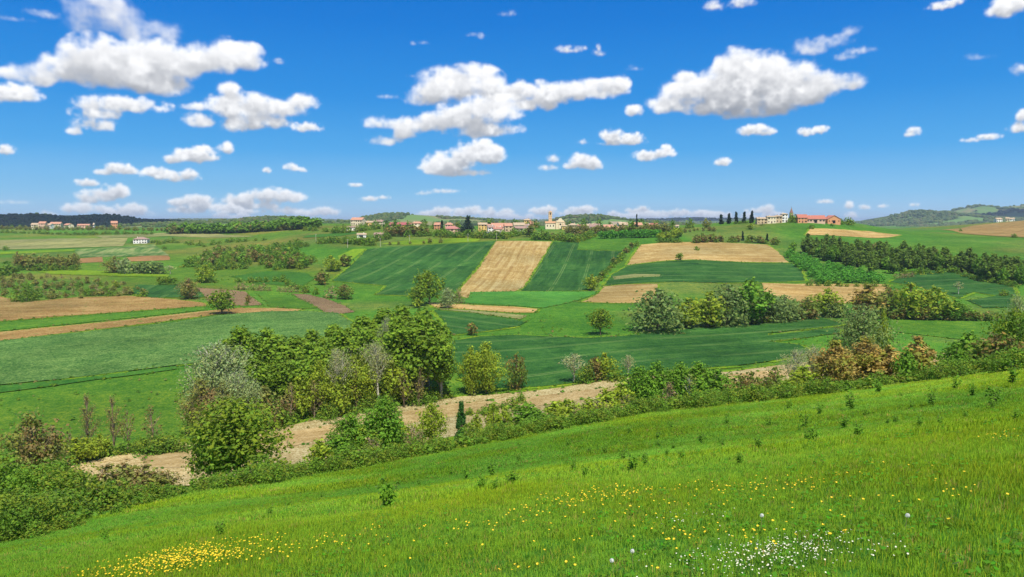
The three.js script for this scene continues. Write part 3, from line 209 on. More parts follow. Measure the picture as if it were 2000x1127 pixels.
{"t":"bush","l":"green bush of the hedge above the right straw field","g":"hedge above the straw field, green","i":[[161.3,-649.31,3.3,4.2],[172.85,-653.59,4.3,5.6],[182.55,-655.82,5.1,6.9],[196.31,-657.96,4.5,6.7],[200.61,-658.53,4.2,6.4],[211.37,-657.29,5.1,6.6],[222.11,-653.34,3.3,4.1],[225.19,-649.96,3.6,5.4],[231.57,-643.31,4.5,6.7]]},
{"t":"rusty","l":"pale brown long hedge shrub above the right straw field","g":"pale brown hedge","i":[[165.79,-656.24,7.0,8.7],[171.29,-657.49,7.9,9.5],[178.06,-659.35,7.0,8.7],[181.1,-659.0,7.6,9.5],[188.34,-661.24,6.7,8.4]]},
{"t":"cypress","l":"small dark conifer in the hedge above the straw field, left one","i":[[210.85,-669.09,8.4,3.3]]},
{"t":"cypress","l":"small dark conifer in the hedge above the straw field, right one","i":[[230.62,-662.62,7.4,3.2]]},
{"t":"plantation","l":"young green tree of the plantation beside the right wood","g":"plantation trees","i":[[217.84,-579.98,4.4,5.5],[216.29,-572.29,4.8,6.1],[225.56,-593.26,4.1,5.1],[213.13,-553.49,4.7,5.8],[221.12,-572.59,5.4,6.7],[211.11,-545.47,4.3,5.4],[216.98,-560.04,5.1,6.4],[206.94,-527.56,5.1,6.3],[218.95,-553.39,4.9,6.1],[214.03,-539.73,4.0,5.0],[218.41,-547.96,4.9,6.1],[204.46,-512.26,4.6,5.7],[211.07,-528.96,4.9,6.1],[225.89,-566.18,5.3,6.6],[222.53,-553.89,4.5,5.7],[209.4,-517.79,5.3,6.6],[218.53,-537.66,5.3,6.6],[227.2,-557.96,4.3,5.3],[222.04,-544.27,4.3,5.4],[198.66,-484.91,4.3,5.3],[209.07,-510.24,5.4,6.8],[205.11,-498.83,4.8,6.0],[218.48,-531.75,5.0,6.3],[215.46,-523.92,4.2,5.2],[211.53,-508.96,4.6,5.7],[227.32,-546.61,4.1,5.1],[217.16,-521.79,4.1,5.1],[223.08,-535.99,5.3,6.6],[201.26,-482.69,4.8,6.0],[203.6,-487.14,4.5,5.7],[209.41,-500.89,4.9,6.2],[194.58,-464.65,4.4,5.5],[219.47,-523.16,4.1,5.2],[203.54,-484.28,4.1,5.1],[191.09,-453.66,4.5,5.7],[212.02,-503.8,4.9,6.1],[200.32,-475.36,4.2,5.2],[218.69,-519.42,4.2,5.3],[194.15,-457.68,4.7,5.8],[206.79,-487.58,4.6,5.7],[220.3,-518.34,4.2,5.2],[192.59,-451.85,5.2,6.5],[212.68,-496.11,4.5,5.6],[205.9,-477.72,4.9,6.1],[222.26,-515.6,4.1,5.1],[212.72,-490.09,4.2,5.2],[219.5,-505.6,5.2,6.5],[227.6,-524.32,5.4,6.8],[200.79,-461.31,4.8,6.0],[224.46,-516.14,5.1,6.3],[197.33,-451.84,4.8,6.0],[204.3,-467.38,4.6,5.7],[225.49,-515.47,5.2,6.5],[201.61,-457.85,5.1,6.3],[219.03,-495.44,4.1,5.1],[211.3,-476.32,4.6,5.8],[226.23,-509.62,4.3,5.4],[230.02,-517.39,4.7,5.8],[207.6,-465.14,4.7,5.9],[201.85,-451.4,4.5,5.6],[229.43,-512.79,4.4,5.5],[212.83,-472.54,4.2,5.3],[227.56,-504.29,5.2,6.4],[210.55,-465.97,5.4,6.8],[219.63,-486.08,4.5,5.7],[225.82,-495.22,4.5,5.6],[213.92,-465.48,5.2,6.5],[209.17,-454.99,4.2,5.2],[220.02,-476.38,4.4,5.4],[225.02,-486.69,4.7,5.9],[230.57,-498.18,5.2,6.5],[211.48,-454.79,4.0,5.1],[212.41,-454.78,4.0,5.0],[222.76,-474.76,5.4,6.7],[216.32,-456.99,4.7,5.9],[222.08,-466.59,4.2,5.3],[233.94,-491.26,4.8,6.0],[232.93,-484.99,4.1,5.1],[217.3,-451.6,4.8,6.0],[225.94,-468.28,4.4,5.5],[225.27,-461.72,4.9,6.1],[226.11,-459.87,4.8,6.0],[231.46,-469.53,5.3,6.6],[221.29,-448.64,4.8,6.0],[230.17,-463.79,5.0,6.2],[225.51,-453.61,4.6,5.7],[223.45,-446.76,5.2,6.5],[230.73,-456.42,5.0,6.3]]},
{"t":"darktree","l":"tall dark green tree of the right wood","g":"trees of the right wood","i":[[240.2,-594.48,16.6,10.7],[235.24,-576.04,12.1,8.0],[240.82,-588.17,12.6,8.5],[247.18,-593.43,13.7,7.5],[242.46,-573.19,15.1,8.0],[237.9,-557.69,12.9,7.1],[253.72,-590.93,16.7,10.4],[242.05,-554.92,13.0,8.2],[257.38,-586.16,16.3,8.8],[251.02,-571.38,15.8,9.6],[245.38,-556.59,14.6,9.8],[262.21,-585.03,15.0,8.6],[250.06,-555.11,13.4,8.3],[241.9,-530.13,13.2,7.0],[264.69,-580.09,11.1,7.8],[250.59,-548.32,15.8,9.2],[258.43,-558.12,12.6,7.6],[246.4,-528.57,15.4,9.1],[243.03,-521.16,12.9,7.8],[266.97,-572.77,11.3,7.9],[262.25,-557.09,16.8,10.8],[250.49,-531.33,11.6,7.9],[255.23,-541.13,16.2,10.0],[248.68,-524.54,11.9,6.5],[266.3,-559.36,15.6,9.3],[258.76,-536.19,12.2,6.8],[262.25,-541.56,15.5,9.6],[272.1,-561.11,13.3,8.6],[274.13,-564.89,11.3,7.4],[271.44,-557.08,15.9,10.2],[244.36,-496.61,12.7,8.9],[261.2,-524.67,11.2,6.9],[281.08,-564.35,11.5,6.6],[284.29,-568.59,13.4,7.7],[273.93,-545.22,16.6,11.1],[260.78,-517.04,13.4,8.5],[279.02,-548.83,14.6,10.4],[276.4,-542.51,13.3,7.0],[267.7,-524.92,14.7,8.0],[286.04,-559.52,14.9,9.3],[275.54,-529.07,13.6,7.6],[257.07,-492.61,13.0,6.9],[268.75,-511.48,15.8,11.0],[275.14,-517.58,14.1,9.6],[292.39,-546.15,16.9,10.4],[269.85,-502.48,14.8,9.7],[288.09,-532.39,12.4,8.9],[281.14,-516.61,15.7,10.9],[292.31,-526.14,11.4,6.4],[289.91,-520.01,15.9,9.0],[278.62,-498.29,15.1,8.8],[301.62,-536.75,14.5,8.6],[298.61,-529.08,12.7,7.0],[293.93,-515.09,15.3,10.7],[307.29,-532.42,14.1,8.9],[304.53,-523.89,11.7,8.3],[296.58,-509.98,13.1,9.2],[307.21,-520.92,15.0,10.2],[310.02,-520.88,13.9,7.7],[302.7,-505.5,11.1,7.6],[308.56,-507.91,11.3,7.4],[306.81,-498.7,15.2,8.1],[307.94,-495.87,11.6,6.3],[319.8,-510.38,16.1,9.6],[312.49,-493.83,13.9,9.7],[313.85,-487.51,13.0,8.3],[324.25,-501.69,13.7,9.6],[304.65,-470.61,11.2,7.4],[300.83,-462.84,16.3,10.2],[297.87,-454.74,15.8,9.8],[311.32,-471.34,16.4,10.9],[302.96,-457.65,16.9,8.9],[322.65,-482.09,13.5,7.4],[304.57,-451.37,11.0,7.6],[331.04,-490.16,13.2,9.4],[307.61,-454.07,14.9,10.3],[316.1,-463.58,15.3,8.0],[314.69,-457.44,15.3,9.5],[330.21,-478.36,14.0,9.6],[316.32,-455.32,14.5,7.7],[310.93,-444.61,12.1,7.0],[329.66,-471.41,12.4,6.9],[318.49,-452.62,11.6,8.2],[330.93,-466.93,12.9,7.3]]},
{"t":"greentree","l":"lighter green tree among the right wood","g":"lighter trees of the right wood","i":[[229.47,-597.85,10.1,6.6],[242.0,-594.81,14.8,7.8],[237.63,-564.83,11.6,6.4],[253.37,-585.9,11.1,7.0],[242.0,-550.89,13.6,9.7],[258.39,-569.54,11.6,8.7],[257.06,-563.11,9.4,5.9],[248.38,-538.73,10.5,7.6],[277.77,-571.43,12.6,9.2],[265.69,-538.4,9.2,6.0],[273.86,-539.88,9.9,7.1],[262.59,-511.56,10.2,6.6],[276.83,-535.0,13.3,9.7],[279.96,-531.12,10.9,7.8],[274.19,-519.19,14.6,9.0],[297.03,-554.38,14.6,10.0],[297.16,-545.32,9.7,6.6],[306.28,-554.18,10.0,6.7],[303.97,-547.07,14.7,9.9],[290.05,-521.58,11.0,5.6],[299.69,-526.64,13.4,8.9],[297.01,-508.36,13.5,7.5],[313.78,-535.59,9.5,6.8],[316.77,-534.81,14.3,7.6],[311.36,-505.15,9.9,5.3],[325.37,-511.23,11.3,6.4],[309.69,-483.45,12.8,9.6],[302.83,-469.69,11.4,8.4],[317.13,-484.89,12.5,8.9],[312.64,-474.79,14.1,9.8],[321.25,-484.76,12.0,6.4],[299.81,-445.31,11.0,6.2],[312.71,-452.87,11.3,7.6],[308.33,-442.37,12.5,6.8]]},
{"t":"rusty","l":"brownish tree among the right wood","g":"brown trees of the right wood","i":[[265.74,-553.38,10.6,7.2],[284.94,-575.48,12.1,6.8],[278.49,-561.56,13.0,7.1],[275.29,-525.23,11.8,7.6],[306.57,-549.29,10.5,6.2],[294.09,-522.54,11.6,7.9],[303.09,-522.95,13.9,8.8],[324.19,-520.71,13.4,9.2],[328.66,-491.05,10.3,6.1],[323.74,-472.21,14.7,8.9],[324.18,-468.37,11.6,5.9],[321.21,-454.22,13.3,7.9]]},
{"t":"bush","l":"green bush along the lower edge of the right wood","g":"bushes below the right wood","i":[[261.36,-486.36,5.6,8.4],[267.85,-487.33,3.1,4.7],[274.76,-490.51,5.3,8.0],[281.22,-493.38,4.1,6.2],[290.75,-496.0,5.5,7.9],[298.36,-499.27,3.3,5.0],[301.83,-498.42,6.0,8.8],[300.24,-490.19,3.0,3.7],[297.36,-478.61,4.3,5.8],[293.99,-465.95,4.5,5.8],[294.11,-460.46,4.5,6.7],[295.07,-455.87,5.6,7.8],[296.51,-449.11,4.7,5.7],[297.98,-442.92,4.1,6.2],[298.27,-438.27,4.0,6.0],[297.88,-431.83,4.3,6.0]]},
{"t":"oldwood","l":"straw-brown shrub below the plantation","g":"straw-brown shrubs below the plantation","i":[[188.65,-458.73,3.2,4.9],[192.63,-458.75,3.6,5.4],[196.21,-458.03,4.2,6.4],[198.58,-456.87,3.3,5.0],[203.87,-456.76,3.7,5.6]]},
{"t":"oldwood","l":"pale brown shrub at the corner of the right wheat","g":"pale brown shrubs by the right wheat","i":[[247.11,-468.65,4.1,6.2],[252.67,-471.78,3.6,5.4],[256.7,-474.06,3.8,5.7],[261.34,-477.02,4.1,6.2]]},
{"t":"bush","l":"green bush along the lower edge of the plantation","g":"bushes below the plantation","i":[[182.92,-447.83,3.6,5.4],[187.47,-445.83,2.9,4.4],[192.14,-443.38,4.0,6.0],[197.5,-439.53,4.1,5.7],[200.85,-437.12,2.6,3.8],[206.19,-435.67,3.0,4.3],[212.3,-435.98,3.5,5.3],[215.61,-433.95,4.2,6.2],[222.09,-432.89,2.9,4.4]]},
{"t":"bush","l":"dark bush at the right of the wheat hollow","i":[[267.57,-395.94,4.4,6.7]]},
{"t":"greyolive","l":"olive scrub bush on the left bank above the brown field","g":"olive scrub of the left bank","i":[[-358.11,-512.21,3.5,4.4],[-295.26,-422.47,2.8,3.5],[-325.55,-466.45,3.9,4.9],[-339.39,-486.61,4.4,5.5],[-300.87,-432.2,3.5,4.4],[-324.01,-471.28,4.1,5.1],[-341.99,-498.85,4.0,5.0],[-357.86,-524.92,4.0,5.0],[-306.14,-449.59,3.5,4.4],[-285.64,-421.07,2.7,3.4],[-332.31,-491.58,3.1,3.9],[-349.65,-520.17,4.5,5.6],[-318.02,-473.92,4.0,5.0],[-303.01,-455.02,2.4,3.0],[-283.34,-426.99,3.7,4.6],[-349.83,-528.78,3.9,4.9],[-338.35,-512.95,4.4,5.5],[-314.52,-480.69,4.5,5.6],[-297.06,-455.09,3.1,3.9],[-276.94,-425.24,2.8,3.5],[-334.55,-518.27,2.5,3.1],[-317.93,-496.02,2.6,3.3],[-295.91,-461.68,4.4,5.5],[-257.9,-406.88,4.4,5.5],[-275.47,-435.41,3.8,4.8],[-300.39,-475.78,3.3,4.2],[-318.81,-508.2,3.3,4.1],[-258.35,-412.51,3.4,4.2],[-285.5,-458.86,4.4,5.6],[-296.75,-481.55,3.9,4.9],[-253.2,-412.9,3.1,3.8],[-277.4,-455.38,3.2,4.0],[-288.6,-478.84,3.9,4.9],[-304.78,-511.78,2.9,3.6],[-273.5,-460.79,2.5,3.1],[-283.87,-479.74,3.4,4.3],[-242.85,-409.83,2.5,3.1],[-257.31,-435.23,4.0,5.0],[-300.58,-515.05,2.7,3.4],[-286.81,-491.68,3.2,4.0],[-260.07,-452.17,4.0,4.9],[-242.93,-422.91,3.0,3.7],[-278.7,-490.51,4.6,5.7],[-240.28,-425.02,4.5,5.6],[-254.71,-454.56,2.4,3.0],[-270.21,-485.15,2.6,3.3],[-244.93,-447.37,4.0,5.0],[-268.21,-490.75,2.6,3.3],[-255.51,-470.78,4.2,5.3],[-227.99,-421.62,2.9,3.6],[-258.32,-484.86,2.7,3.3],[-241.71,-453.86,2.7,3.3],[-235.68,-447.09,3.4,4.2],[-225.81,-428.96,4.6,5.7],[-234.51,-456.33,2.4,3.0],[-217.64,-429.48,4.3,5.4]]},
{"t":"oldwood","l":"brown scrub bush on the left bank above the brown field","g":"brown scrub of the left bank","i":[[-316.82,-452.56,2.9,3.8],[-339.58,-485.61,3.7,5.1],[-326.03,-471.81,4.3,6.4],[-346.98,-503.29,2.5,3.6],[-295.2,-435.47,3.8,5.7],[-314.57,-465.39,3.2,4.5],[-354.28,-524.87,3.9,5.8],[-331.22,-493.76,4.0,6.1],[-350.92,-531.65,2.9,4.0],[-293.93,-450.94,3.1,4.6],[-275.2,-429.43,3.6,5.0],[-312.18,-488.02,2.9,4.4],[-337.1,-528.81,4.2,6.3],[-293.95,-470.23,4.3,5.7],[-267.46,-430.82,2.9,4.1],[-323.98,-524.81,3.0,4.5],[-310.4,-512.61,2.4,3.7],[-284.22,-469.72,3.5,5.0],[-258.01,-427.78,3.1,4.6],[-269.59,-447.48,3.0,4.5],[-293.67,-491.63,2.6,3.7],[-306.47,-516.54,2.4,3.3],[-252.0,-425.68,2.8,3.8],[-287.22,-493.86,2.7,4.1],[-270.19,-469.79,4.1,6.2],[-253.8,-444.63,4.1,6.2],[-263.53,-472.52,2.6,3.9],[-240.72,-435.83,3.3,5.0],[-260.39,-485.33,3.0,4.2],[-229.99,-430.49,3.6,5.4]]},
{"t":"darkbush","l":"dense green scrub bush on the left bank above the brown field","g":"dense scrub of the left bank","i":[[-282.85,-425.43,4.6,6.9],[-270.21,-416.4,3.2,4.9],[-283.46,-440.16,2.7,4.1],[-297.99,-466.99,3.2,4.7],[-262.49,-411.61,2.5,3.8],[-293.7,-468.79,3.1,4.6],[-260.76,-425.53,3.3,4.9],[-278.28,-467.81,4.3,5.8],[-268.38,-452.02,3.4,5.0],[-246.5,-422.22,4.6,6.8],[-258.0,-442.96,2.9,4.4],[-249.35,-434.13,3.6,5.0],[-270.25,-478.64,3.4,5.1],[-248.69,-445.96,3.8,5.6],[-232.52,-420.9,4.6,6.1],[-226.7,-431.41,3.8,5.6]]},
{"t":"darkbush","l":"dense round bush on the brown field corner at left","i":[[-265.54,-397.89,11.1,16.7]]},
{"t":"darkbush","l":"dense tree above the left bank, near the left edge","i":[[-372.99,-541.28,11.4,17.1]]},
{"t":"yellowgreen","l":"thin tree on the left bank beside the wheat patch","i":[[-254.23,-467.84,4.6,4.7]]},
{"t":"greyolive","l":"tall twiggy olive tree beside the small wheat patch","i":[[-180.78,-407.19,12.5,12.8]]},
{"t":"oak","l":"dark round tree above the small wheat patch","g":"round trees above the wheat patch","i":[[-233.5,-484.24,5.3,6.5],[-229.52,-483.43,5.5,6.9],[-224.33,-482.28,5.5,6.9]]},
{"t":"bush","l":"bush at the lower edge of the small wheat patch","i":[[-212.35,-418.25,4.1,6.2]]},
{"t":"rusty","l":"small red-brown tree on the mauve soil","i":[[-140.59,-387.57,4.9,3.4]]},
{"t":"darkbush","l":"low bush below the red-brown tree on mauve soil","i":[[-138.31,-378.37,2.1,3.2]]},
{"t":"greyolive","l":"tree of the long row behind the left bank","g":"long left tree row","i":[[-392.74,-580.77,14.9,10.3],[-391.23,-583.35,12.8,11.1],[-387.07,-582.1,13.8,10.5],[-380.06,-579.71,13.9,13.0],[-376.62,-581.27,12.1,9.4],[-373.02,-582.79,12.8,8.1],[-370.14,-583.03,13.1,8.6],[-366.29,-583.69,11.3,8.6],[-361.32,-581.93,13.0,9.7],[-357.55,-581.77,11.1,10.3],[-353.65,-582.92,12.4,10.6],[-349.8,-584.46,14.2,9.5]]},
{"t":"darkbush","l":"dense shrub beneath the long left tree row","g":"dense shrubs of the long left row","i":[[-389.51,-577.94,5.1,6.3],[-380.48,-576.16,5.3,8.0],[-375.26,-574.81,5.8,7.0],[-371.9,-574.91,6.9,9.2],[-366.18,-574.52,6.2,8.6],[-360.67,-575.42,6.8,8.0],[-354.1,-576.72,4.7,6.0],[-349.01,-577.7,4.3,6.3],[-345.94,-576.69,5.2,7.4]]},
{"t":"greyolive","l":"grey-green tree left of the white blossoming one, far left field","i":[[-304.47,-558.85,13.3,16.6]]},
{"t":"pale","l":"white blossoming tree in the far left field","i":[[-292.42,-551.62,12.4,12.6]]},
{"t":"willow","l":"rounded green tree right of the white blossoming one","g":"round trees of the left field","i":[[-285.56,-557.08,8.4,9.8],[-280.46,-555.75,9.4,11.5],[-277.58,-555.79,8.5,9.0],[-272.88,-554.61,10.6,13.3],[-268.2,-553.87,9.4,10.2]]},
{"t":"bare","l":"small bare tree right of the rounded trees","i":[[-259.44,-553.78,6.6,8.1]]},
{"t":"darkbush","l":"dense bush group near the left edge above the yellow strip","i":[[-553.91,-800.59,5.6,8.4]]},
{"t":"bush","l":"green tree of the thicket left of the wheat slope","g":"green thicket trees","i":[[-268.59,-608.39,10.0,13.6],[-278.13,-640.38,8.9,8.6],[-256.1,-593.46,7.1,7.0],[-265.84,-631.7,9.5,11.7],[-279.45,-664.41,10.0,11.3],[-250.16,-597.27,7.4,9.9],[-295.15,-706.55,6.6,7.3],[-238.42,-574.96,8.7,10.6],[-294.47,-712.7,6.2,6.0],[-259.11,-632.86,8.6,11.5],[-270.62,-665.55,8.6,8.0],[-288.02,-720.07,8.5,12.0],[-233.52,-584.0,8.4,8.2],[-251.91,-634.58,8.7,10.9],[-263.57,-665.31,7.0,8.6],[-235.75,-601.2,8.5,8.0],[-252.17,-646.49,10.4,13.2],[-242.02,-623.44,9.3,8.8],[-281.89,-728.99,8.5,8.1],[-222.78,-582.7,8.5,7.8],[-249.94,-655.61,10.8,14.5],[-223.2,-601.45,7.0,6.8],[-269.3,-729.66,8.9,9.3],[-247.13,-674.78,6.3,6.6],[-218.42,-603.9,7.8,8.1],[-226.71,-638.68,10.5,12.6],[-244.07,-692.54,9.5,9.3],[-257.01,-729.73,7.1,9.0],[-230.6,-663.19,10.5,12.9],[-215.3,-624.17,9.1,9.8],[-204.61,-597.92,8.2,8.1],[-211.87,-632.5,8.1,8.0],[-190.96,-570.82,6.1,5.5],[-199.04,-596.88,6.3,6.8],[-223.05,-673.19,8.9,9.6],[-211.64,-649.95,10.4,9.9],[-219.9,-679.5,9.6,10.3],[-179.52,-557.06,7.8,7.5],[-201.95,-628.87,9.2,10.9],[-205.68,-645.06,8.3,9.9],[-192.83,-607.8,10.4,12.0],[-207.88,-662.39,6.1,6.1],[-175.37,-564.87,10.4,9.8],[-184.1,-595.64,7.7,10.3],[-169.69,-562.09,10.1,9.6],[-183.25,-608.56,8.0,9.0],[-188.47,-627.32,10.8,13.3],[-175.23,-582.74,8.6,8.9],[-160.82,-553.69,7.6,7.0],[-164.82,-572.07,7.3,8.8],[-168.85,-592.49,9.3,8.8],[-161.15,-588.61,7.3,9.9]],"n":"thicket_tree"},
{"t":"rusty","l":"brown tree of the thicket left of the wheat slope","g":"brown thicket trees","i":[[-262.75,-624.28,7.3,8.4],[-274.04,-653.45,9.3,8.2],[-296.16,-708.46,7.9,8.6],[-245.25,-598.69,10.0,9.2],[-260.1,-641.96,10.7,10.4],[-270.87,-674.28,10.0,8.1],[-294.66,-734.9,9.7,11.3],[-276.76,-706.54,9.6,10.5],[-230.02,-601.8,7.1,5.4],[-276.03,-732.67,7.5,6.6],[-239.44,-637.41,10.1,11.3],[-220.05,-608.3,9.8,8.2],[-235.37,-655.58,9.9,8.0],[-243.34,-679.4,9.7,10.0],[-219.23,-623.95,10.6,11.3],[-243.26,-695.69,6.6,7.9],[-211.87,-623.19,7.6,8.2],[-190.75,-572.21,6.1,6.7],[-198.99,-598.13,8.7,8.4],[-203.01,-635.57,9.8,11.5],[-179.62,-569.89,9.3,8.6],[-188.19,-607.81,8.5,8.9],[-191.29,-625.97,6.3,7.7],[-169.47,-558.83,9.4,9.1],[-175.27,-596.52,7.6,8.8],[-159.78,-574.43,6.9,6.0]]},
{"t":"greentree","l":"light green tree of the thicket left of the wheat slope","g":"light thicket trees","i":[[-278.94,-665.18,7.4,6.5],[-236.43,-592.29,6.1,6.6],[-261.53,-664.55,7.9,9.2],[-231.24,-628.78,8.7,10.6],[-260.59,-731.15,6.4,7.9],[-229.61,-647.83,7.2,8.3],[-243.18,-705.31,7.9,8.4],[-201.46,-613.54,7.1,6.2],[-196.84,-616.43,6.5,7.7],[-179.39,-566.35,6.5,6.8],[-201.44,-651.92,7.8,9.7],[-178.63,-581.64,9.7,8.7],[-179.67,-612.8,9.7,9.5],[-158.97,-558.83,8.5,7.5]]},
{"t":"darkbush","l":"dense bush of the hedge across the middle left fields","g":"middle left hedge","i":[[-282.84,-646.78,5.6,8.4],[-271.62,-636.31,5.2,7.1],[-262.7,-628.02,6.5,9.0],[-253.48,-616.46,5.0,7.5],[-243.65,-603.41,7.0,10.2],[-229.86,-587.45,4.9,7.3],[-224.36,-587.33,5.5,7.1],[-213.9,-581.39,5.9,8.9]]},
{"t":"yellowgreen","l":"slim olive tree between the middle left fields","i":[[-208.39,-495.97,12.5,12.5]]},
{"t":"darkbush","l":"dense bush below the slim olive tree","g":"bushes below the slim olive tree","i":[[-213.6,-496.84,3.5,5.3],[-209.93,-496.41,4.3,6.0],[-204.61,-494.79,4.0,6.1],[-201.59,-494.05,3.5,5.3]]},
{"t":"oldwood","l":"brown bush of the lower hedge left of the wheat slope","g":"lower hedge brown bushes","i":[[-169.53,-452.3,4.7,7.1],[-166.25,-450.6,5.4,8.1],[-158.88,-447.3,5.2,6.8],[-154.99,-445.64,4.0,6.0],[-151.96,-445.01,5.1,7.3],[-147.64,-443.31,3.3,4.9],[-140.64,-440.52,3.4,5.1],[-136.68,-438.14,3.9,5.4],[-133.83,-437.07,4.4,6.1],[-130.06,-437.6,4.7,7.0],[-123.93,-435.08,3.4,4.5]]},
{"t":"bush","l":"green bush of the lower hedge left of the wheat slope","g":"lower hedge green bushes","i":[[-185.21,-493.93,4.1,6.1],[-175.36,-489.41,4.9,7.1],[-169.4,-488.09,4.5,6.7],[-164.45,-487.05,4.2,6.3],[-159.12,-489.09,4.3,5.5],[-153.32,-487.65,5.4,7.6],[-145.41,-472.81,4.7,5.8],[-137.82,-460.23,3.6,5.3],[-132.78,-452.55,3.7,4.9],[-123.5,-435.92,5.6,7.7]],"n":"hedge_bush"},
{"t":"bush","l":"bush of the upper hedge beside the barns","g":"upper hedge beside the barns","i":[[-184.71,-706.91,6.6,9.9],[-181.05,-706.36,7.2,10.6],[-175.67,-705.16,7.5,10.4],[-169.86,-702.09,8.4,12.0],[-165.73,-700.64,6.8,7.2],[-157.82,-692.8,8.2,10.0],[-155.02,-689.63,7.7,8.4],[-149.78,-685.55,8.1,11.7],[-143.51,-679.85,8.9,10.8],[-138.36,-676.99,7.8,11.4],[-133.13,-674.14,8.5,11.0],[-128.93,-672.16,7.8,11.3]],"n":"field_shrub"},
{"t":"darkbush","l":"dense bush of the hedge rising to the village","g":"hedge rising to the village","i":[[-230.39,-691.68,6.9,8.6],[-223.13,-694.53,8.9,13.3],[-215.93,-689.02,7.9,10.6],[-211.01,-691.96,6.6,9.3],[-220.88,-727.21,5.6,8.2],[-206.52,-691.91,6.0,7.2],[-208.6,-710.15,8.0,11.9],[-200.21,-689.96,6.8,8.0],[-203.48,-704.77,6.3,9.5],[-194.02,-692.43,5.1,6.4]]},
{"t":"darkbush","l":"dense bush of the hedge running down from the barns","g":"hedge down from the barns","i":[[-138.47,-679.86,7.6,11.3],[-136.91,-683.81,6.0,7.5],[-135.51,-689.61,4.1,4.6],[-132.83,-696.71,5.2,7.9],[-131.25,-701.9,5.7,7.1],[-129.48,-705.06,7.8,11.7],[-127.16,-709.17,4.2,4.5],[-124.69,-718.46,6.4,9.4],[-122.9,-722.5,7.9,11.9]]},
{"t":"rusty","l":"brown tree on the slope below the long red roof","g":"brown trees below the red roof","i":[[-126.93,-747.49,9.9,10.1],[-124.12,-747.6,8.1,8.4],[-122.04,-749.99,8.5,8.1],[-118.65,-748.97,12.2,13.7],[-114.16,-750.29,10.1,9.2],[-110.69,-748.09,12.3,10.7],[-108.68,-749.48,11.3,11.2],[-104.02,-751.88,12.1,12.8],[-102.1,-752.63,12.7,10.0],[-98.99,-755.61,11.2,12.3],[-95.45,-756.55,10.4,11.5],[-92.06,-757.31,12.5,12.0]]},
{"t":"bush","l":"green bush below the villas","g":"bushes below the villas","i":[[-105.17,-744.43,8.5,10.7],[-102.93,-745.79,5.9,6.4],[-96.26,-749.85,6.4,8.7],[-90.59,-752.25,8.0,10.0],[-85.64,-758.23,8.7,9.3],[-81.7,-767.32,5.2,6.7],[-78.87,-769.17,8.0,8.9],[-71.51,-771.82,9.0,12.8],[-66.08,-767.66,6.9,9.7]],"n":"garden_shrub"},
{"t":"greyolive","l":"small orchard tree on the bright slope below the villas","g":"orchard trees","i":[[-113.03,-676.72,3.4,3.5],[-105.18,-678.05,3.7,3.4],[-94.8,-680.41,3.4,3.2],[-82.47,-684.47,3.5,3.6],[-77.21,-687.48,5.8,6.0],[-67.41,-690.54,5.1,5.3]]},
{"t":"greentree","l":"tree of the wooded belt on the far left ridge","g":"wooded belt trees","i":[[-511.62,-1096.13,13.3,13.7],[-509.1,-1099.93,14.6,14.6],[-505.69,-1098.82,16.9,19.4],[-502.43,-1101.6,11.4,14.2],[-496.12,-1097.45,12.4,12.9],[-490.75,-1091.58,14.6,18.3],[-485.91,-1091.72,18.0,18.4],[-485.57,-1095.79,15.7,19.6],[-477.06,-1084.45,11.4,13.7],[-475.6,-1092.19,15.2,17.7],[-468.34,-1082.98,16.2,20.2],[-463.69,-1079.75,14.2,15.5],[-458.31,-1076.61,15.3,15.5],[-455.08,-1079.45,14.2,17.8],[-453.15,-1080.51,15.2,19.0],[-447.61,-1079.3,13.9,17.4],[-440.11,-1069.89,14.9,18.7],[-436.41,-1067.3,15.8,17.9],[-429.26,-1062.13,13.2,16.5],[-425.82,-1062.91,17.2,20.4],[-422.83,-1061.65,15.1,18.3],[-418.87,-1063.19,12.5,13.4],[-418.76,-1068.11,13.0,16.3],[-409.55,-1056.16,13.8,17.2],[-407.22,-1059.8,11.6,11.7],[-405.01,-1060.49,16.9,21.2],[-395.82,-1046.87,15.7,19.6],[-391.66,-1048.62,17.8,22.2],[-387.66,-1046.25,12.9,16.2],[-379.46,-1034.03,11.7,14.6],[-377.83,-1037.73,13.8,16.7],[-371.19,-1029.7,14.1,17.6],[-367.29,-1024.77,11.1,12.2],[-364.56,-1031.07,13.8,13.9],[-362.0,-1031.34,15.2,15.3],[-354.45,-1018.68,17.2,19.4],[-349.92,-1016.15,13.9,15.9],[-347.94,-1020.06,14.5,17.6],[-343.36,-1019.01,14.5,17.1],[-337.83,-1011.57,12.6,15.8],[-331.71,-1002.0,12.3,12.7],[-327.47,-1002.68,11.7,14.6],[-322.93,-995.92,15.4,17.8],[-319.58,-993.69,12.4,15.5],[-316.08,-997.57,13.7,17.2],[-313.06,-997.43,17.4,20.4],[-307.17,-989.97,17.3,21.7],[-305.07,-990.17,15.5,19.3],[-300.51,-987.38,12.3,15.4],[-294.42,-980.91,17.4,18.0],[-288.51,-972.75,12.8,15.9],[-287.28,-977.32,11.2,14.0],[-280.46,-965.22,17.2,21.5],[-276.59,-966.66,11.0,13.8],[-275.78,-968.9,17.1,21.4],[-269.71,-960.39,13.7,15.7],[-265.19,-955.05,15.7,16.3],[-260.74,-956.23,11.7,13.4],[-255.7,-945.12,14.4,15.2],[-253.63,-950.85,15.4,18.1]]},
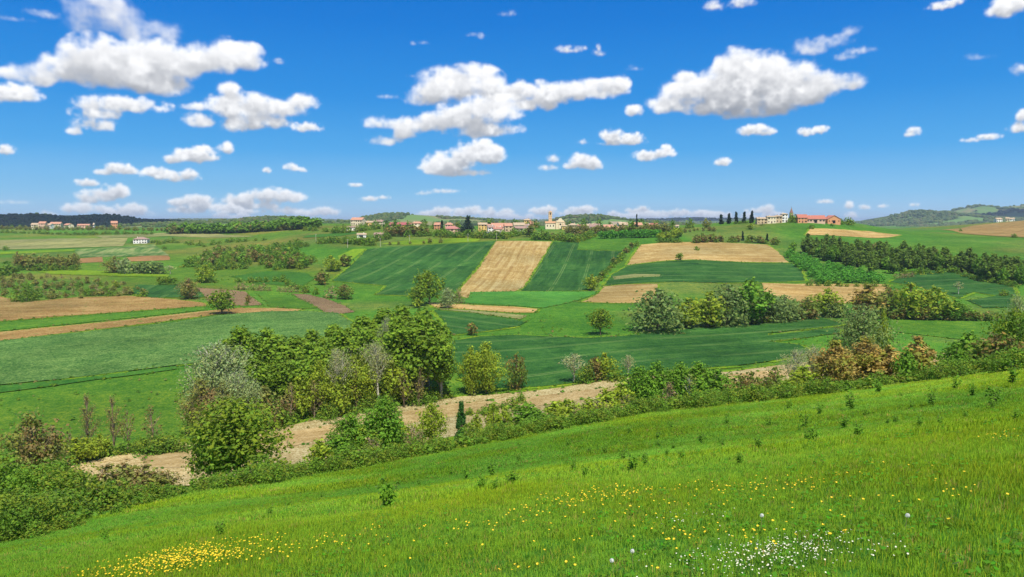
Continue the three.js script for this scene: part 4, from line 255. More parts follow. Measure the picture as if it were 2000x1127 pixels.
{"t":"greyolive","l":"olive tree of the wooded belt on the far left ridge","g":"wooded belt olive trees","i":[[-502.08,-1088.85,14.3,17.8],[-495.73,-1088.17,11.1,13.6],[-487.84,-1091.37,12.8,16.0],[-477.01,-1087.66,9.7,12.1],[-470.82,-1086.79,12.2,15.2],[-460.08,-1081.24,11.1,13.8],[-449.16,-1080.44,11.0,13.0],[-440.37,-1076.38,11.2,12.2],[-432.47,-1072.17,10.6,12.6],[-422.21,-1070.46,12.4,15.5],[-411.51,-1062.35,13.2,16.5],[-403.2,-1056.8,9.8,12.3],[-392.39,-1048.51,10.8,13.5],[-383.46,-1040.64,15.0,18.7],[-370.7,-1032.22,13.2,16.5],[-360.64,-1025.22,13.0,16.3],[-355.04,-1019.2,14.3,17.9],[-345.11,-1016.59,13.8,16.6],[-336.08,-1008.3,12.6,15.8],[-323.71,-1000.68,11.5,11.5],[-314.14,-991.98,11.8,12.0],[-308.05,-985.07,9.0,9.2],[-298.66,-980.13,11.8,13.2],[-287.25,-969.57,12.8,13.4],[-281.87,-969.72,9.6,10.6],[-274.65,-964.61,13.8,17.3]]},
{"t":"bush","l":"distant hedge tree in the far left plain","g":"far plain hedge","i":[[-775.42,-1117.21,6.3,9.3],[-762.97,-1109.3,5.7,7.9],[-757.28,-1110.84,5.4,7.7],[-748.78,-1106.24,4.2,6.2],[-742.2,-1107.74,3.5,5.3],[-734.85,-1103.72,5.3,7.6],[-726.05,-1101.93,3.6,4.5],[-716.14,-1098.78,5.3,6.6],[-704.45,-1093.41,6.1,7.7],[-698.31,-1092.71,4.8,7.2],[-693.1,-1093.09,6.8,9.6],[-680.01,-1084.83,4.0,5.4],[-675.78,-1089.91,4.0,5.9],[-670.18,-1087.45,5.0,7.6],[-659.88,-1084.75,5.9,7.0],[-648.89,-1076.47,3.8,5.5],[-641.92,-1078.24,6.4,9.5],[-641.57,-1086.09,4.5,6.8],[-632.98,-1083.92,5.7,8.0],[-629.04,-1090.47,4.8,7.2],[-619.07,-1083.62,6.6,9.3],[-618.57,-1090.28,5.2,7.2],[-608.17,-1088.22,4.4,5.6],[-608.7,-1097.69,6.4,9.6],[-601.75,-1097.29,4.9,6.4],[-590.4,-1092.9,6.8,8.5],[-587.67,-1094.39,5.0,7.3],[-576.61,-1093.4,7.0,9.1],[-573.36,-1095.79,3.7,5.6],[-565.57,-1093.12,4.1,6.2],[-557.31,-1092.78,3.9,5.0],[-549.08,-1091.17,5.0,7.4],[-541.15,-1084.56,5.1,6.7],[-535.88,-1089.49,5.8,8.6]],"n":"field_shrub"},
{"t":"greyolive","l":"distant olive tree by the far left hamlet","g":"hamlet trees","i":[[-829.33,-1193.05,7.3,9.2],[-821.37,-1193.59,6.8,7.3],[-818.83,-1199.68,5.3,6.6],[-799.66,-1183.69,5.9,6.1],[-801.56,-1195.17,6.9,8.6],[-780.5,-1177.5,7.9,9.5],[-773.62,-1177.36,5.7,7.1],[-763.0,-1175.22,8.0,10.0],[-755.78,-1175.85,6.0,7.2],[-745.82,-1173.38,7.9,9.9],[-737.56,-1166.24,6.3,7.0],[-727.08,-1166.23,5.0,5.7],[-725.84,-1175.06,7.1,8.9],[-715.36,-1169.67,5.0,6.2],[-710.15,-1175.08,4.7,5.3],[-697.61,-1165.85,5.6,7.0],[-698.02,-1177.17,6.4,7.9],[-686.17,-1171.93,4.9,5.3],[-676.85,-1171.3,6.2,7.7],[-676.48,-1177.83,6.9,8.2],[-668.38,-1180.67,7.0,7.8],[-661.47,-1184.05,7.6,9.5],[-655.37,-1186.96,5.4,6.0],[-648.98,-1184.97,4.6,5.7],[-641.2,-1180.64,6.4,8.1],[-633.05,-1181.57,5.9,6.0],[-620.2,-1176.74,5.5,6.8],[-615.13,-1177.17,6.2,7.4],[-597.36,-1161.61,7.3,9.1],[-596.83,-1169.53,4.2,5.3],[-581.39,-1156.43,5.5,6.1],[-575.73,-1160.5,5.7,7.1],[-564.79,-1149.44,7.2,8.8],[-558.21,-1153.51,4.8,6.0],[-548.14,-1147.07,6.3,7.1],[-539.8,-1142.97,7.0,7.6]]},
{"t":"darkbush","l":"dense distant tree behind the far left hamlet","g":"dense hamlet trees","i":[[-842.29,-1219.99,4.8,4.6],[-830.61,-1218.07,7.9,10.0],[-816.65,-1217.9,8.2,8.8],[-808.79,-1218.26,5.3,5.4],[-790.43,-1219.14,8.2,7.9],[-781.45,-1219.33,8.2,8.2],[-771.68,-1219.19,6.7,6.6],[-756.5,-1218.24,7.2,8.7],[-737.86,-1216.28,6.1,6.9],[-729.04,-1215.46,4.5,5.1],[-716.36,-1215.22,5.2,6.6],[-703.98,-1216.88,6.9,7.6],[-691.07,-1219.65,5.5,6.2],[-683.29,-1221.22,4.6,4.4],[-667.74,-1223.23,7.0,8.7],[-654.59,-1223.48,7.9,9.8]]},
{"t":"bush","l":"bush of the far field hedge at left","g":"far field hedge","i":[[-434.16,-900.56,5.8,8.7],[-434.32,-914.04,4.5,6.7],[-428.49,-925.02,6.7,10.0],[-417.38,-915.12,4.1,6.1],[-396.96,-893.33,4.7,7.1],[-381.09,-869.59,6.6,9.0],[-362.31,-848.68,6.3,9.5],[-347.86,-828.01,4.4,6.7],[-347.16,-850.17,6.8,9.0],[-343.79,-859.76,5.1,7.6],[-336.63,-865.63,4.9,7.3],[-332.22,-868.85,6.7,9.8],[-319.12,-855.96,6.1,9.1],[-310.25,-854.35,5.8,8.7],[-296.57,-847.99,4.0,6.0],[-282.75,-835.73,4.3,6.4]],"n":"field_shrub"},
{"t":"bush","l":"garden bush around the white farmhouse at left","g":"farmhouse bushes","i":[[-485.26,-935.6,4.9,6.0],[-478.27,-938.83,4.2,6.3],[-468.28,-934.08,6.7,10.1],[-457.69,-931.69,4.8,7.2],[-453.85,-934.0,5.2,7.6],[-441.04,-932.63,5.3,6.7],[-434.86,-930.62,6.6,9.9]],"n":"garden_shrub"},
{"t":"darkbush","l":"single dense bush in the green field right of the farmhouse","i":[[-390.0,-821.43,4.0,6.0]]},
{"t":"cedar","l":"large dark cedar towering over the villas","i":[[-45.94,-754.11,22.7,18.2]]},
{"t":"cypress","l":"dark conifer left of the hip-roofed villa","i":[[-76.03,-798.36,14.5,5.0]]},
{"t":"oldwood","l":"bare brown tree behind the hip-roofed villa","i":[[-61.46,-805.14,15.2,10.3]]},
{"t":"rusty","l":"dark red-purple leaved tree beside the yellow block","i":[[19.47,-751.36,13.2,15.8]]},
{"t":"cypress","l":"slim dark spruce among the village houses at right","i":[[127.91,-751.65,19.5,3.7]]},
{"t":"darkbush","l":"dense tree left of the red-roofed house, village right","i":[[122.07,-751.38,14.7,17.8]]},
{"t":"darkbush","l":"dense broad tree on the skyline left of the cypress row","i":[[192.3,-791.38,12.2,11.5]]},
{"t":"greyolive","l":"light green rounded tree left of the cypress row","i":[[206.64,-780.65,10.9,10.9]]},
{"t":"darkbush","l":"dense tree behind the right village end","i":[[170.7,-781.29,11.5,8.5]]},
{"t":"bush","l":"green garden tree below the church","g":"church garden trees","i":[[22.87,-723.68,8.9,9.2],[25.06,-721.36,10.1,15.2],[29.32,-722.18,10.7,13.2],[34.55,-720.4,10.1,12.0],[36.59,-721.14,6.9,7.9],[41.44,-719.95,7.6,11.3],[44.79,-719.48,6.0,8.0],[47.78,-718.35,8.8,11.3],[52.31,-712.84,8.7,12.8],[55.82,-704.23,10.1,15.1],[57.81,-702.08,8.7,12.6],[60.38,-697.17,7.1,9.4],[65.29,-706.85,7.7,9.5],[68.28,-712.38,6.5,8.8],[71.61,-719.73,7.6,11.5],[75.52,-729.5,8.8,12.2],[78.52,-735.87,9.4,11.7],[82.44,-746.74,7.8,8.5]],"n":"garden_shrub"},
{"t":"rusty","l":"brown garden tree below the church","g":"brown church garden trees","i":[[24.53,-729.01,6.5,7.2],[31.37,-726.14,7.2,8.7],[39.98,-726.06,7.2,9.0],[47.38,-723.06,7.5,8.1],[53.39,-719.65,6.3,6.4],[61.56,-718.06,7.7,9.6],[69.19,-730.13,7.9,9.8],[78.12,-745.26,6.4,7.0]]},
{"t":"plantation","l":"regular row tree along the field above the small meadow","g":"regular tree row","i":[[87.3,-722.36,7.6,7.6],[91.4,-719.95,7.2,8.4],[92.94,-718.82,7.6,8.6],[98.01,-715.56,8.5,8.6],[100.31,-713.99,7.0,7.8],[105.14,-710.46,7.1,8.3],[107.94,-708.55,7.6,7.7],[110.6,-706.76,7.9,8.7],[115.2,-703.62,7.0,7.5],[118.12,-701.5,8.1,8.8],[120.99,-700.0,7.9,9.3],[124.74,-697.79,7.9,8.6],[128.09,-696.22,8.0,9.5],[131.09,-694.69,7.7,8.9],[135.18,-693.89,7.5,8.0],[138.42,-693.05,7.6,8.3]]},
{"t":"yellowgreen","l":"light green shrub right of the regular tree row","g":"light shrubs of village right","i":[[134.97,-669.37,7.4,8.1],[137.64,-671.13,8.0,8.1],[141.51,-671.16,8.6,9.1],[143.54,-671.95,7.2,8.5],[148.2,-676.46,8.8,7.8],[151.38,-680.78,10.1,8.8],[153.87,-683.86,9.8,9.7],[159.1,-692.83,8.6,7.8]]},
{"t":"darkbush","l":"dense hedge bush where the straw field meets the village slope","g":"dense bushes above straw field","i":[[133.3,-656.29,5.4,7.8],[135.58,-655.63,5.0,7.4],[139.1,-654.69,4.5,6.8],[143.01,-653.09,5.4,8.2],[145.9,-653.16,4.1,6.2],[148.79,-653.07,4.4,6.7]]},
{"t":"bush","l":"garden tree among the village houses","g":"village garden trees","i":[[-76.77,-747.16,6.5,9.0],[-75.15,-748.55,8.1,11.3],[-71.38,-746.54,9.7,12.1],[-69.13,-741.9,6.8,9.6],[-65.78,-744.38,9.5,12.4],[-63.05,-740.67,7.2,9.7],[-61.56,-741.88,6.8,7.5],[-59.34,-745.41,6.0,8.3],[-55.37,-741.55,9.1,12.1],[-53.25,-740.87,7.2,7.9],[-51.43,-741.49,6.7,8.7],[-48.61,-737.22,6.2,8.3],[-45.26,-740.86,8.9,10.9],[-42.82,-739.93,9.0,11.1],[-40.61,-739.19,5.1,6.7],[-37.81,-736.2,7.2,9.0],[-35.69,-734.49,5.4,7.3],[-32.98,-733.34,8.8,11.6],[-30.09,-737.9,9.8,13.8],[-27.91,-732.8,8.9,9.6],[-25.17,-732.23,5.4,6.4],[-22.94,-731.22,6.4,8.2],[-20.65,-734.83,8.7,11.8],[-17.58,-731.31,8.8,12.6],[-14.93,-730.91,7.3,9.2],[-13.01,-729.16,6.5,8.9],[-9.5,-730.42,8.4,10.1],[-7.41,-727.78,8.2,11.0],[-5.85,-738.38,6.4,8.6],[-3.77,-744.43,7.0,8.6],[-1.11,-747.17,6.4,8.5],[0.68,-756.53,8.0,10.4],[2.71,-760.78,9.8,11.6],[5.31,-770.51,8.1,10.5],[6.69,-767.46,5.9,7.3],[10.37,-774.55,6.1,6.9],[13.04,-777.8,8.0,9.5],[14.71,-776.9,6.1,7.0],[17.26,-781.37,6.9,9.9],[20.3,-779.89,7.0,9.3]],"n":"garden_shrub"},
{"t":"greyolive","l":"garden tree among the houses right of the church","g":"garden trees right of church","i":[[60.53,-803.45,8.0,8.4],[63.9,-802.83,9.2,10.8],[66.5,-800.67,9.0,11.3],[70.93,-798.5,8.0,8.3],[72.87,-795.44,9.1,9.6],[77.69,-794.67,10.6,12.7],[80.24,-792.74,7.6,9.6],[82.87,-789.42,8.2,8.5],[86.26,-790.19,7.5,8.9],[89.67,-786.74,8.6,10.8],[92.41,-786.55,10.9,10.9],[95.64,-783.39,9.5,10.9],[98.0,-779.38,7.2,9.0],[101.06,-778.58,8.8,9.3],[104.44,-772.64,8.7,10.8],[108.19,-773.76,7.3,9.1],[109.63,-771.84,9.4,11.8],[111.87,-765.55,6.4,7.7],[115.34,-762.04,10.9,11.8],[118.71,-759.82,7.9,8.9],[120.77,-758.4,7.5,8.0],[124.28,-752.69,7.9,9.9],[126.34,-748.26,6.8,8.5],[129.33,-745.48,7.6,9.5],[130.78,-744.53,7.9,9.5],[134.81,-739.91,10.0,12.4],[137.31,-742.85,10.5,13.2],[139.48,-740.45,8.5,8.7],[143.66,-740.88,9.9,10.9],[147.18,-741.84,8.6,9.6],[150.46,-741.21,7.4,8.6],[153.54,-741.7,10.0,12.6],[155.17,-742.36,6.3,7.8],[158.35,-741.81,6.2,6.6]]},
{"t":"darkbush","l":"dense garden tree along the village skyline","g":"village skyline trees","i":[[-183.03,-889.78,8.5,7.6],[-162.68,-879.9,11.9,11.7],[-150.29,-876.92,11.5,11.7],[-138.88,-875.08,13.5,13.5],[-123.43,-874.93,10.7,11.0],[-104.56,-874.1,13.1,12.5],[-93.29,-880.31,10.1,9.9],[-76.22,-885.04,8.3,7.5],[-65.65,-888.81,9.6,9.3],[-54.24,-892.73,10.7,8.7],[-34.94,-890.48,8.5,8.8],[-28.22,-890.8,13.6,15.7],[-10.72,-888.35,11.5,9.4],[3.97,-888.01,12.5,13.3],[19.58,-891.45,8.8,8.6],[28.35,-893.82,12.6,12.6],[44.36,-892.31,9.0,9.2],[62.54,-893.76,11.6,13.0],[71.05,-894.18,10.3,10.4],[87.68,-890.71,13.5,12.0],[105.49,-884.6,12.3,11.4],[117.09,-878.04,8.9,7.7],[130.11,-868.11,8.4,9.4],[136.49,-862.28,9.0,9.8],[149.95,-848.76,12.8,11.2],[163.28,-831.92,10.5,11.7]]},
{"t":"bush","l":"garden bush near the white house and barns","g":"bushes near the white house","i":[[-260.16,-924.94,7.2,9.4],[-250.52,-910.8,7.3,10.3],[-241.2,-898.34,7.3,10.3],[-224.64,-875.7,6.0,6.6],[-218.91,-866.51,6.7,9.5],[-202.25,-836.04,7.8,10.3],[-197.96,-830.09,10.5,14.9],[-189.89,-824.15,10.5,13.0],[-182.94,-822.65,8.4,10.6],[-176.89,-836.25,8.7,9.5],[-173.49,-845.16,9.0,10.5],[-170.79,-857.61,10.1,11.9],[-164.32,-865.54,9.2,9.7],[-159.98,-875.81,8.1,9.6]],"n":"garden_shrub"},
{"t":"cypress","l":"dark pointed cypress, first from the left in the skyline row of five","i":[[239.86,-841.56,11.2,5.9]]},
{"t":"cypress","l":"dark pointed cypress, second from the left in the skyline row of five","i":[[247.07,-836.06,11.7,5.9]]},
{"t":"cypress","l":"dark pointed cypress, third from the left in the skyline row of five","i":[[252.66,-826.58,12.7,5.8]]},
{"t":"cypress","l":"dark pointed cypress, fourth from the left in the skyline row of five","i":[[258.65,-818.96,12.6,5.7]]},
{"t":"cypress","l":"dark pointed cypress, fifth from the left in the skyline row of five","i":[[265.21,-812.69,13.4,5.7]]},
{"t":"darkbush","l":"low clipped hedge bush right of the cypress feet","g":"hedge by the cypresses","i":[[250.65,-821.37,3.3,5.0],[253.7,-818.54,2.7,4.0],[255.13,-817.45,2.8,4.3],[257.82,-815.05,3.1,4.7],[260.36,-812.91,2.7,4.0]]},
{"t":"oldwood","l":"brown shrub below the hilltop wall","i":[[264.45,-775.43,4.3,6.5]]},
{"t":"yellowgreen","l":"yellow-green shrub below the cypress row","i":[[244.09,-749.58,6.3,7.9]]},
{"t":"darkbush","l":"dense tree before the hilltop spire","i":[[303.65,-794.15,10.6,13.0]]},
{"t":"darkbush","l":"dense tree right of the hilltop farm, nearer the barn","i":[[359.77,-802.74,6.7,7.3]]},
{"t":"darkbush","l":"broad dense tree at the right end of the hilltop farm","i":[[371.84,-810.66,9.1,13.6]]},
{"t":"darkbush","l":"small dense tree on the green slope below the farm","i":[[305.38,-749.29,5.2,7.9]]},
{"t":"darkbush","l":"small flat dense shrub on the slope below the farm barn","i":[[339.61,-779.68,3.3,4.9]]},
{"t":"greyolive","l":"scattered shrub on the slope below the cypress row","g":"slope shrubs","i":[[171.91,-727.54,4.5,5.3],[178.5,-735.84,3.3,4.1],[185.7,-746.94,3.4,3.5],[190.6,-752.91,3.0,3.3],[194.18,-744.63,3.4,3.6],[200.69,-744.78,5.4,6.8],[203.48,-739.76,5.5,5.7]]},
{"t":"bush","l":"lone bush on the brown hill at right","i":[[590.7,-966.23,4.7,5.3]]},
{"t":"darkbush","l":"round bush at the foot of the brown hill","i":[[512.9,-748.13,4.7,6.8]]}
];
const HOUSES = [
["house",-189.22,-9.09,-871.51,13.43,5.16,0.7,"white","#9a7f70","gable",0.3,0.14,"small white farmhouse on the slope left of the village"],
["house",-204.36,-3.39,-976.36,16.41,10.28,0.7,"cream","#bd8b70","gable",0.3,-0.25,"cream house with terracotta roof on the left village rise"],
["house",-186.13,-4.02,-963.08,10.79,6.34,0.7,"yellow","#b19c7e","gable",0.3,-0.01,"low yellow house right of the left village rise"],
["house",-173.82,-4.0,-960.0,12.77,7.58,0.7,"cream","#9a7f70","gable",0.3,-0.22,"cream house with brown roof behind the low yellow one"],
["barn",-141.35,-5.17,-929.19,26.03,5.5,0.3,"pink","#a4585a","gable",0.5,-0.01,"long low building with dusty red roof"],
["house",-117.72,-5.72,-914.32,16.01,7.22,0.7,"cream","#bd8b70","hip",0.3,0.11,"cream villa with terracotta hip roof right of the long red roof"],
["barn",-151.81,-14.94,-740.27,8.81,4.39,0.7,"white","#b19c7e","gable",0.3,0.16,"white barn with dark open side in the hedge"],
["house",-133.58,-14.87,-736.72,8.77,4.85,0.7,"tan","#9a7f70","gable",0.3,-0.12,"tan cottage right of the white barn"],
["house",-87.72,-7.83,-866.64,7.28,7.99,0.7,"orange","#bd8b70","gable",0.3,-0.31,"orange house at the left of the dark conifer"],
["house",-73.24,-7.77,-860.0,9.64,7.93,0.7,"pink","#bd8b70","hip",0.3,-0.03,"pink house behind the hip-roofed villa"],
["house",-64.82,-12.09,-789.89,16.04,8.84,0.7,"pink","#b0776a","hip",0.36,-0.2,"two-storey pink villa with wide hip roof"],
["house",-33.27,-9.8,-828.82,9.87,9.82,0.7,"yellow","#b19c7e","gable",0.2,0.1,"tall yellow house at the left of the village centre"],
["house",-23.78,-10.27,-820.55,7.47,7.56,0.7,"white","#9a7f70","gable",0.3,0.29,"narrow white house beside the tall yellow one"],
["house",-15.01,-7.77,-860.0,18.07,7.36,0.7,"pink","#bd8b70","gable",0.55,0.04,"wide house with bright orange roof in the village centre"],
["house",-15.74,-11.2,-804.89,9.02,6.36,0.7,"cream","#ab7763","gable",0.3,0.08,"cream house under a brown-red roof above the white workshop"],
["house",-4.35,-9.82,-830.49,8.72,9.29,0.7,"tan","#bd8b70","gable",0.3,0.19,"tan house right of the bright orange roof"],
["house",8.29,-9.18,-880.0,12.94,9.27,0.7,"cream","#b19c7e","gable",0.3,0.1,"cream house with tan roof left of the yellow block"],
["house",18.82,-7.11,-930.0,9.12,12.24,0.7,"yellow","#b19c7e","hip",0.15,0.31,"yellow block standing tall left of the church"],
["house",26.47,-7.07,-925.0,9.07,8.52,0.7,"orange","#ab7763","gable",0.3,0.32,"orange house with red roof beside the yellow block"],
["house",9.58,-11.23,-807.35,12.44,7.44,0.7,"grey","#9a7f70","gable",0.3,0.17,"grey-white house with brown roof below the yellow block"],
["house",67.41,-10.81,-818.04,9.17,10.23,0.7,"cream","#b19c7e","hip",0.2,0.21,"cream house with tan hip roof right of the church"],
["house",88.27,-8.13,-900.0,11.97,5.92,0.7,"tan","#b19c7e","gable",0.3,-0.25,"low tan-roofed house between church and cream pair"],
["house",90.42,-11.15,-801.72,10.67,10.03,0.7,"cream","#9a7f70","gable",0.3,-0.16,"cream gabled house, left of the orange-brown cluster"],
["house",104.07,-10.53,-796.96,10.05,8.39,0.7,"brick","#bd8b70","gable",0.3,0.15,"brick-coloured house in the orange-brown cluster"],
["house",126.59,-8.13,-900.0,13.24,9.48,0.7,"tan","#8f8570","gable",0.4,0.06,"long house with grey-tan roof in the orange-brown cluster"],
["house",125.06,-8.07,-829.4,10.45,8.74,0.7,"white","#b19c7e","gable",0.3,0.25,"white gabled house at the right of the orange-brown cluster"],
["house",136.13,-8.32,-797.54,9.49,8.4,0.7,"orange","#bd8b70","gable",0.3,0.2,"orange gabled house beside the slim spruce"],
["house",148.16,-8.11,-777.41,11.98,7.68,0.7,"white","#94614e","gable",0.45,0.19,"white house with dark red roof at the village right end"],
["house",179.51,-6.15,-803.76,5.63,3.7,0.7,"white","#b19c7e","gable",0.3,-0.12,"tiny white house at the far right of the village"],
["house",269.88,-1.1,-794.46,11.13,6.8,0.5,"tan","#b19c7e","gable",0.2,0.05,"tan farm building at the left end of the hilltop row"],
["house",279.87,-0.55,-793.75,9.45,7.84,0.5,"cream","#b19c7e","gable",0.12,0.05,"cream building second in the hilltop row"],
["house",288.23,0.0,-794.71,6.68,7.85,0.7,"tan","#b19c7e","gable",0.12,0,"narrow tan house third in the hilltop row"],
["house",295.1,0.55,-796.87,6.7,9.97,0.7,"white","#b19c7e","hip",0.12,0,"tall white house at the top of the hilltop row"],
["house",311.16,0.0,-788.92,10.5,8.83,0.5,"orange","#b3705c","gable",0.35,0.05,"orange farmhouse with red roof right of the hilltop spire"],
["barn",326.56,0.0,-792.23,19.97,7.82,0.35,"pink","#b3705c","gable",0.45,-0.05,"long farm barn with red roof on the hilltop"],
["barn",347.22,-0.55,-798.4,15.1,8.41,0.7,"orange","#b3705c","gablefront",0.45,0.15,"orange barn with gable end at the right of the hilltop farm"],
["house",-787.26,-9.3,-1216.14,14.48,8.81,0.6,"cream","#b19c7e","gable",0.3,0.19,"cream house at the left end of the far hamlet"],
["house",-774.46,-7.58,-1212.21,11.04,9.58,0.6,"pink","#bd8b70","gable",0.3,-0.01,"house with long tiled roof at the back of the far hamlet"],
["house",-772.92,-10.2,-1222.92,14.56,8.86,0.6,"white","#b19c7e","gable",0.3,-0.12,"white house at the front of the far hamlet"],
["house",-774.43,-8.67,-1247.51,16.6,9.85,0.6,"cream","#bd8b70","gable",0.3,0.16,"cream house in the middle of the far hamlet"],
["house",-752.15,-9.52,-1245.14,14.82,8.2,0.6,"cream","#bd8b70","gable",0.3,-0.53,"low cream house right of the middle of the far hamlet"],
["house",-736.56,-9.66,-1263.11,18.58,7.48,0.6,"pink","#bd8b70","gable",0.3,0.25,"long pinkish building at the right of the far hamlet"],
["house",-719.85,-9.66,-1263.96,1.77,9.15,0.6,"white","#b19c7e","gable",0.3,0.14,"narrow white tower-like house ending the far hamlet"],
["house",-675.74,-7.8,-1247.02,9.61,10.67,0.6,"orange","#bd8b70","gable",0.3,0.47,"lone orange house right of the far hamlet"],
["house",-471.41,-25.96,-931.86,16.31,7.97,0.7,"white","#9a7f70","hip",0.35,0.17,"white farmhouse with brown roof above the vineyard"],
["house",847.17,0.89,-1280.0,10.76,7.58,0.7,"white","#b19c7e","gable",0.3,0.09,"white house on the crest of the brown hill"],
["house",869.87,2.69,-1290.0,5.42,6.79,0.7,"cream","#b19c7e","gable",0.3,-0.32,"small cream house on the crest of the brown hill"],
["house",877.97,2.69,-1290.0,7.23,5.94,0.7,"white","#b19c7e","gable",0.3,-0.33,"small white house further right on the brown hill crest"],
["house",-32.19,-8.09,-861.81,8.37,4.03,0.7,"yellow","#bd8b70","gable",0.3,0.14,"small yellow village house crowded round the church, first from the left"],
["house",-28.06,-9.22,-839.72,8.75,5.27,0.7,"cream","#9a7f70","gable",0.3,-0.12,"small cream village house crowded round the church, second from the left"],
["house",-28.35,-7.31,-878.0,9.04,5.55,0.7,"pink","#bd8b70","gable",0.3,-0.13,"small pink village house crowded round the church, third from the left"],
["house",-24.6,-9.58,-833.01,5.82,4.1,0.7,"cream","#bd8b70","gable",0.3,0.28,"small cream village house crowded round the church, fourth from the left"],
["house",-23.17,-7.5,-873.65,6.71,5.23,0.7,"cream","#b19c7e","gable",0.3,-0.23,"small cream village house crowded round the church, fifth from the left"],
["house",-14.56,-9.94,-827.32,6.36,5.91,0.7,"white","#b19c7e","hip",0.3,-0.16,"small white village house crowded round the church, sixth from the left"],
["house",-12.15,-6.77,-889.39,7.28,5.37,0.7,"white","#b19c7e","hip",0.3,-0.12,"small white village house crowded round the church, seventh from the left"],
["house",5.03,-9.49,-837.17,7.09,5.73,0.7,"tan","#b19c7e","hip",0.3,-0.17,"small tan village house crowded round the church, eighth from the left"],
["house",13.81,-10.38,-822.24,6.12,4.6,0.7,"tan","#9a7f70","gable",0.3,0.14,"small tan village house crowded round the church, ninth from the left"],
["house",17.45,-7.36,-878.77,7.36,5.72,0.7,"white","#9a7f70","gable",0.3,0.22,"small white village house crowded round the church, tenth from the left"],
["house",18.81,-10.5,-820.72,7.11,4.11,0.7,"cream","#b19c7e","gable",0.3,0.03,"small cream village house crowded round the church, eleventh from the left"],
["house",21.23,-9.42,-839.92,7.94,5.21,0.7,"white","#9a7f70","hip",0.3,-0.32,"small white village house crowded round the church, twelfth from the left"],
["house",62.09,-8.07,-867.85,6.78,5.87,0.7,"yellow","#b19c7e","hip",0.3,0.2,"small yellow village house crowded round the church, thirteenth from the left"],
["house",66.53,-8.0,-868.83,7.09,4.09,0.7,"white","#b19c7e","hip",0.3,-0.14,"small white village house crowded round the church, fourteenth from the left"],
["house",65.17,-9.36,-843.61,8.66,4.41,0.7,"pink","#bd8b70","hip",0.3,0.01,"small pink village house crowded round the church, fifteenth from the left"],
["house",82.09,-6.62,-895.76,8.2,4.78,0.7,"pink","#bd8b70","hip",0.3,0.08,"small pink village house crowded round the church, sixteenth from the left"],
["house",93.53,-6.2,-903.0,7.04,4.73,0.7,"white","#b19c7e","gable",0.3,0.27,"small white village house crowded round the church, seventeenth from the left"],
["house",100.17,-6.34,-897.37,5.76,6.16,0.7,"tan","#b19c7e","hip",0.3,-0.03,"small tan village house crowded round the church, eighteenth from the left"],
["house",105.38,-9.72,-814.49,8.89,4.45,0.7,"cream","#bd8b70","hip",0.3,-0.23,"small cream village house crowded round the church, nineteenth from the left"],
["house",114.77,-7.11,-869.7,9.27,4.95,0.7,"white","#b19c7e","gable",0.3,0.15,"small white village house crowded round the church, twentieth from the left"],
["house",115.63,-9.23,-810.84,5.95,5.77,0.7,"yellow","#bd8b70","hip",0.3,0.04,"small yellow village house crowded round the church, twenty-first from the left"],
["house",117.34,-9.06,-812.67,7.38,4.84,0.7,"yellow","#bd8b70","hip",0.3,-0.03,"small yellow village house crowded round the church, twenty-second from the left"],
["house",117.04,-9.33,-805.53,5.92,4.65,0.7,"yellow","#bd8b70","gable",0.3,-0.19,"small yellow village house crowded round the church, twenty-third from the left"],
["house",130.47,-6.23,-885.12,8.11,4.4,0.7,"pink","#bd8b70","gable",0.3,-0.06,"small pink village house crowded round the church, twenty-fourth from the left"],
["house",127.58,-8.24,-819.28,8.27,4.28,0.7,"cream","#b19c7e","hip",0.3,-0.25,"small cream village house crowded round the church, twenty-fifth from the left"],
["house",124.82,-9.53,-782.82,7.23,4.92,0.7,"cream","#9a7f70","gable",0.3,-0.01,"small cream village house crowded round the church, twenty-sixth from the left"]
];
const PLACES = {"workshop":[-19.49,-14.16,-753.83,0.5279],"church":[51.61,-10.4,-880.0,0.6162],"spire":[317.79,0.58,-830.0,0.5812],"poles":[[-96.21,-19.17,-688.01,0.4818],[-119.25,-21.72,-663.35,0.4645],[-42.21,-18.09,-702.16,0.4917],[-14.89,-17.3,-710.03,0.4972],[-195.82,-18.84,-731.37,0.5122],[-148.45,-22.57,-661.01,0.4629]]};
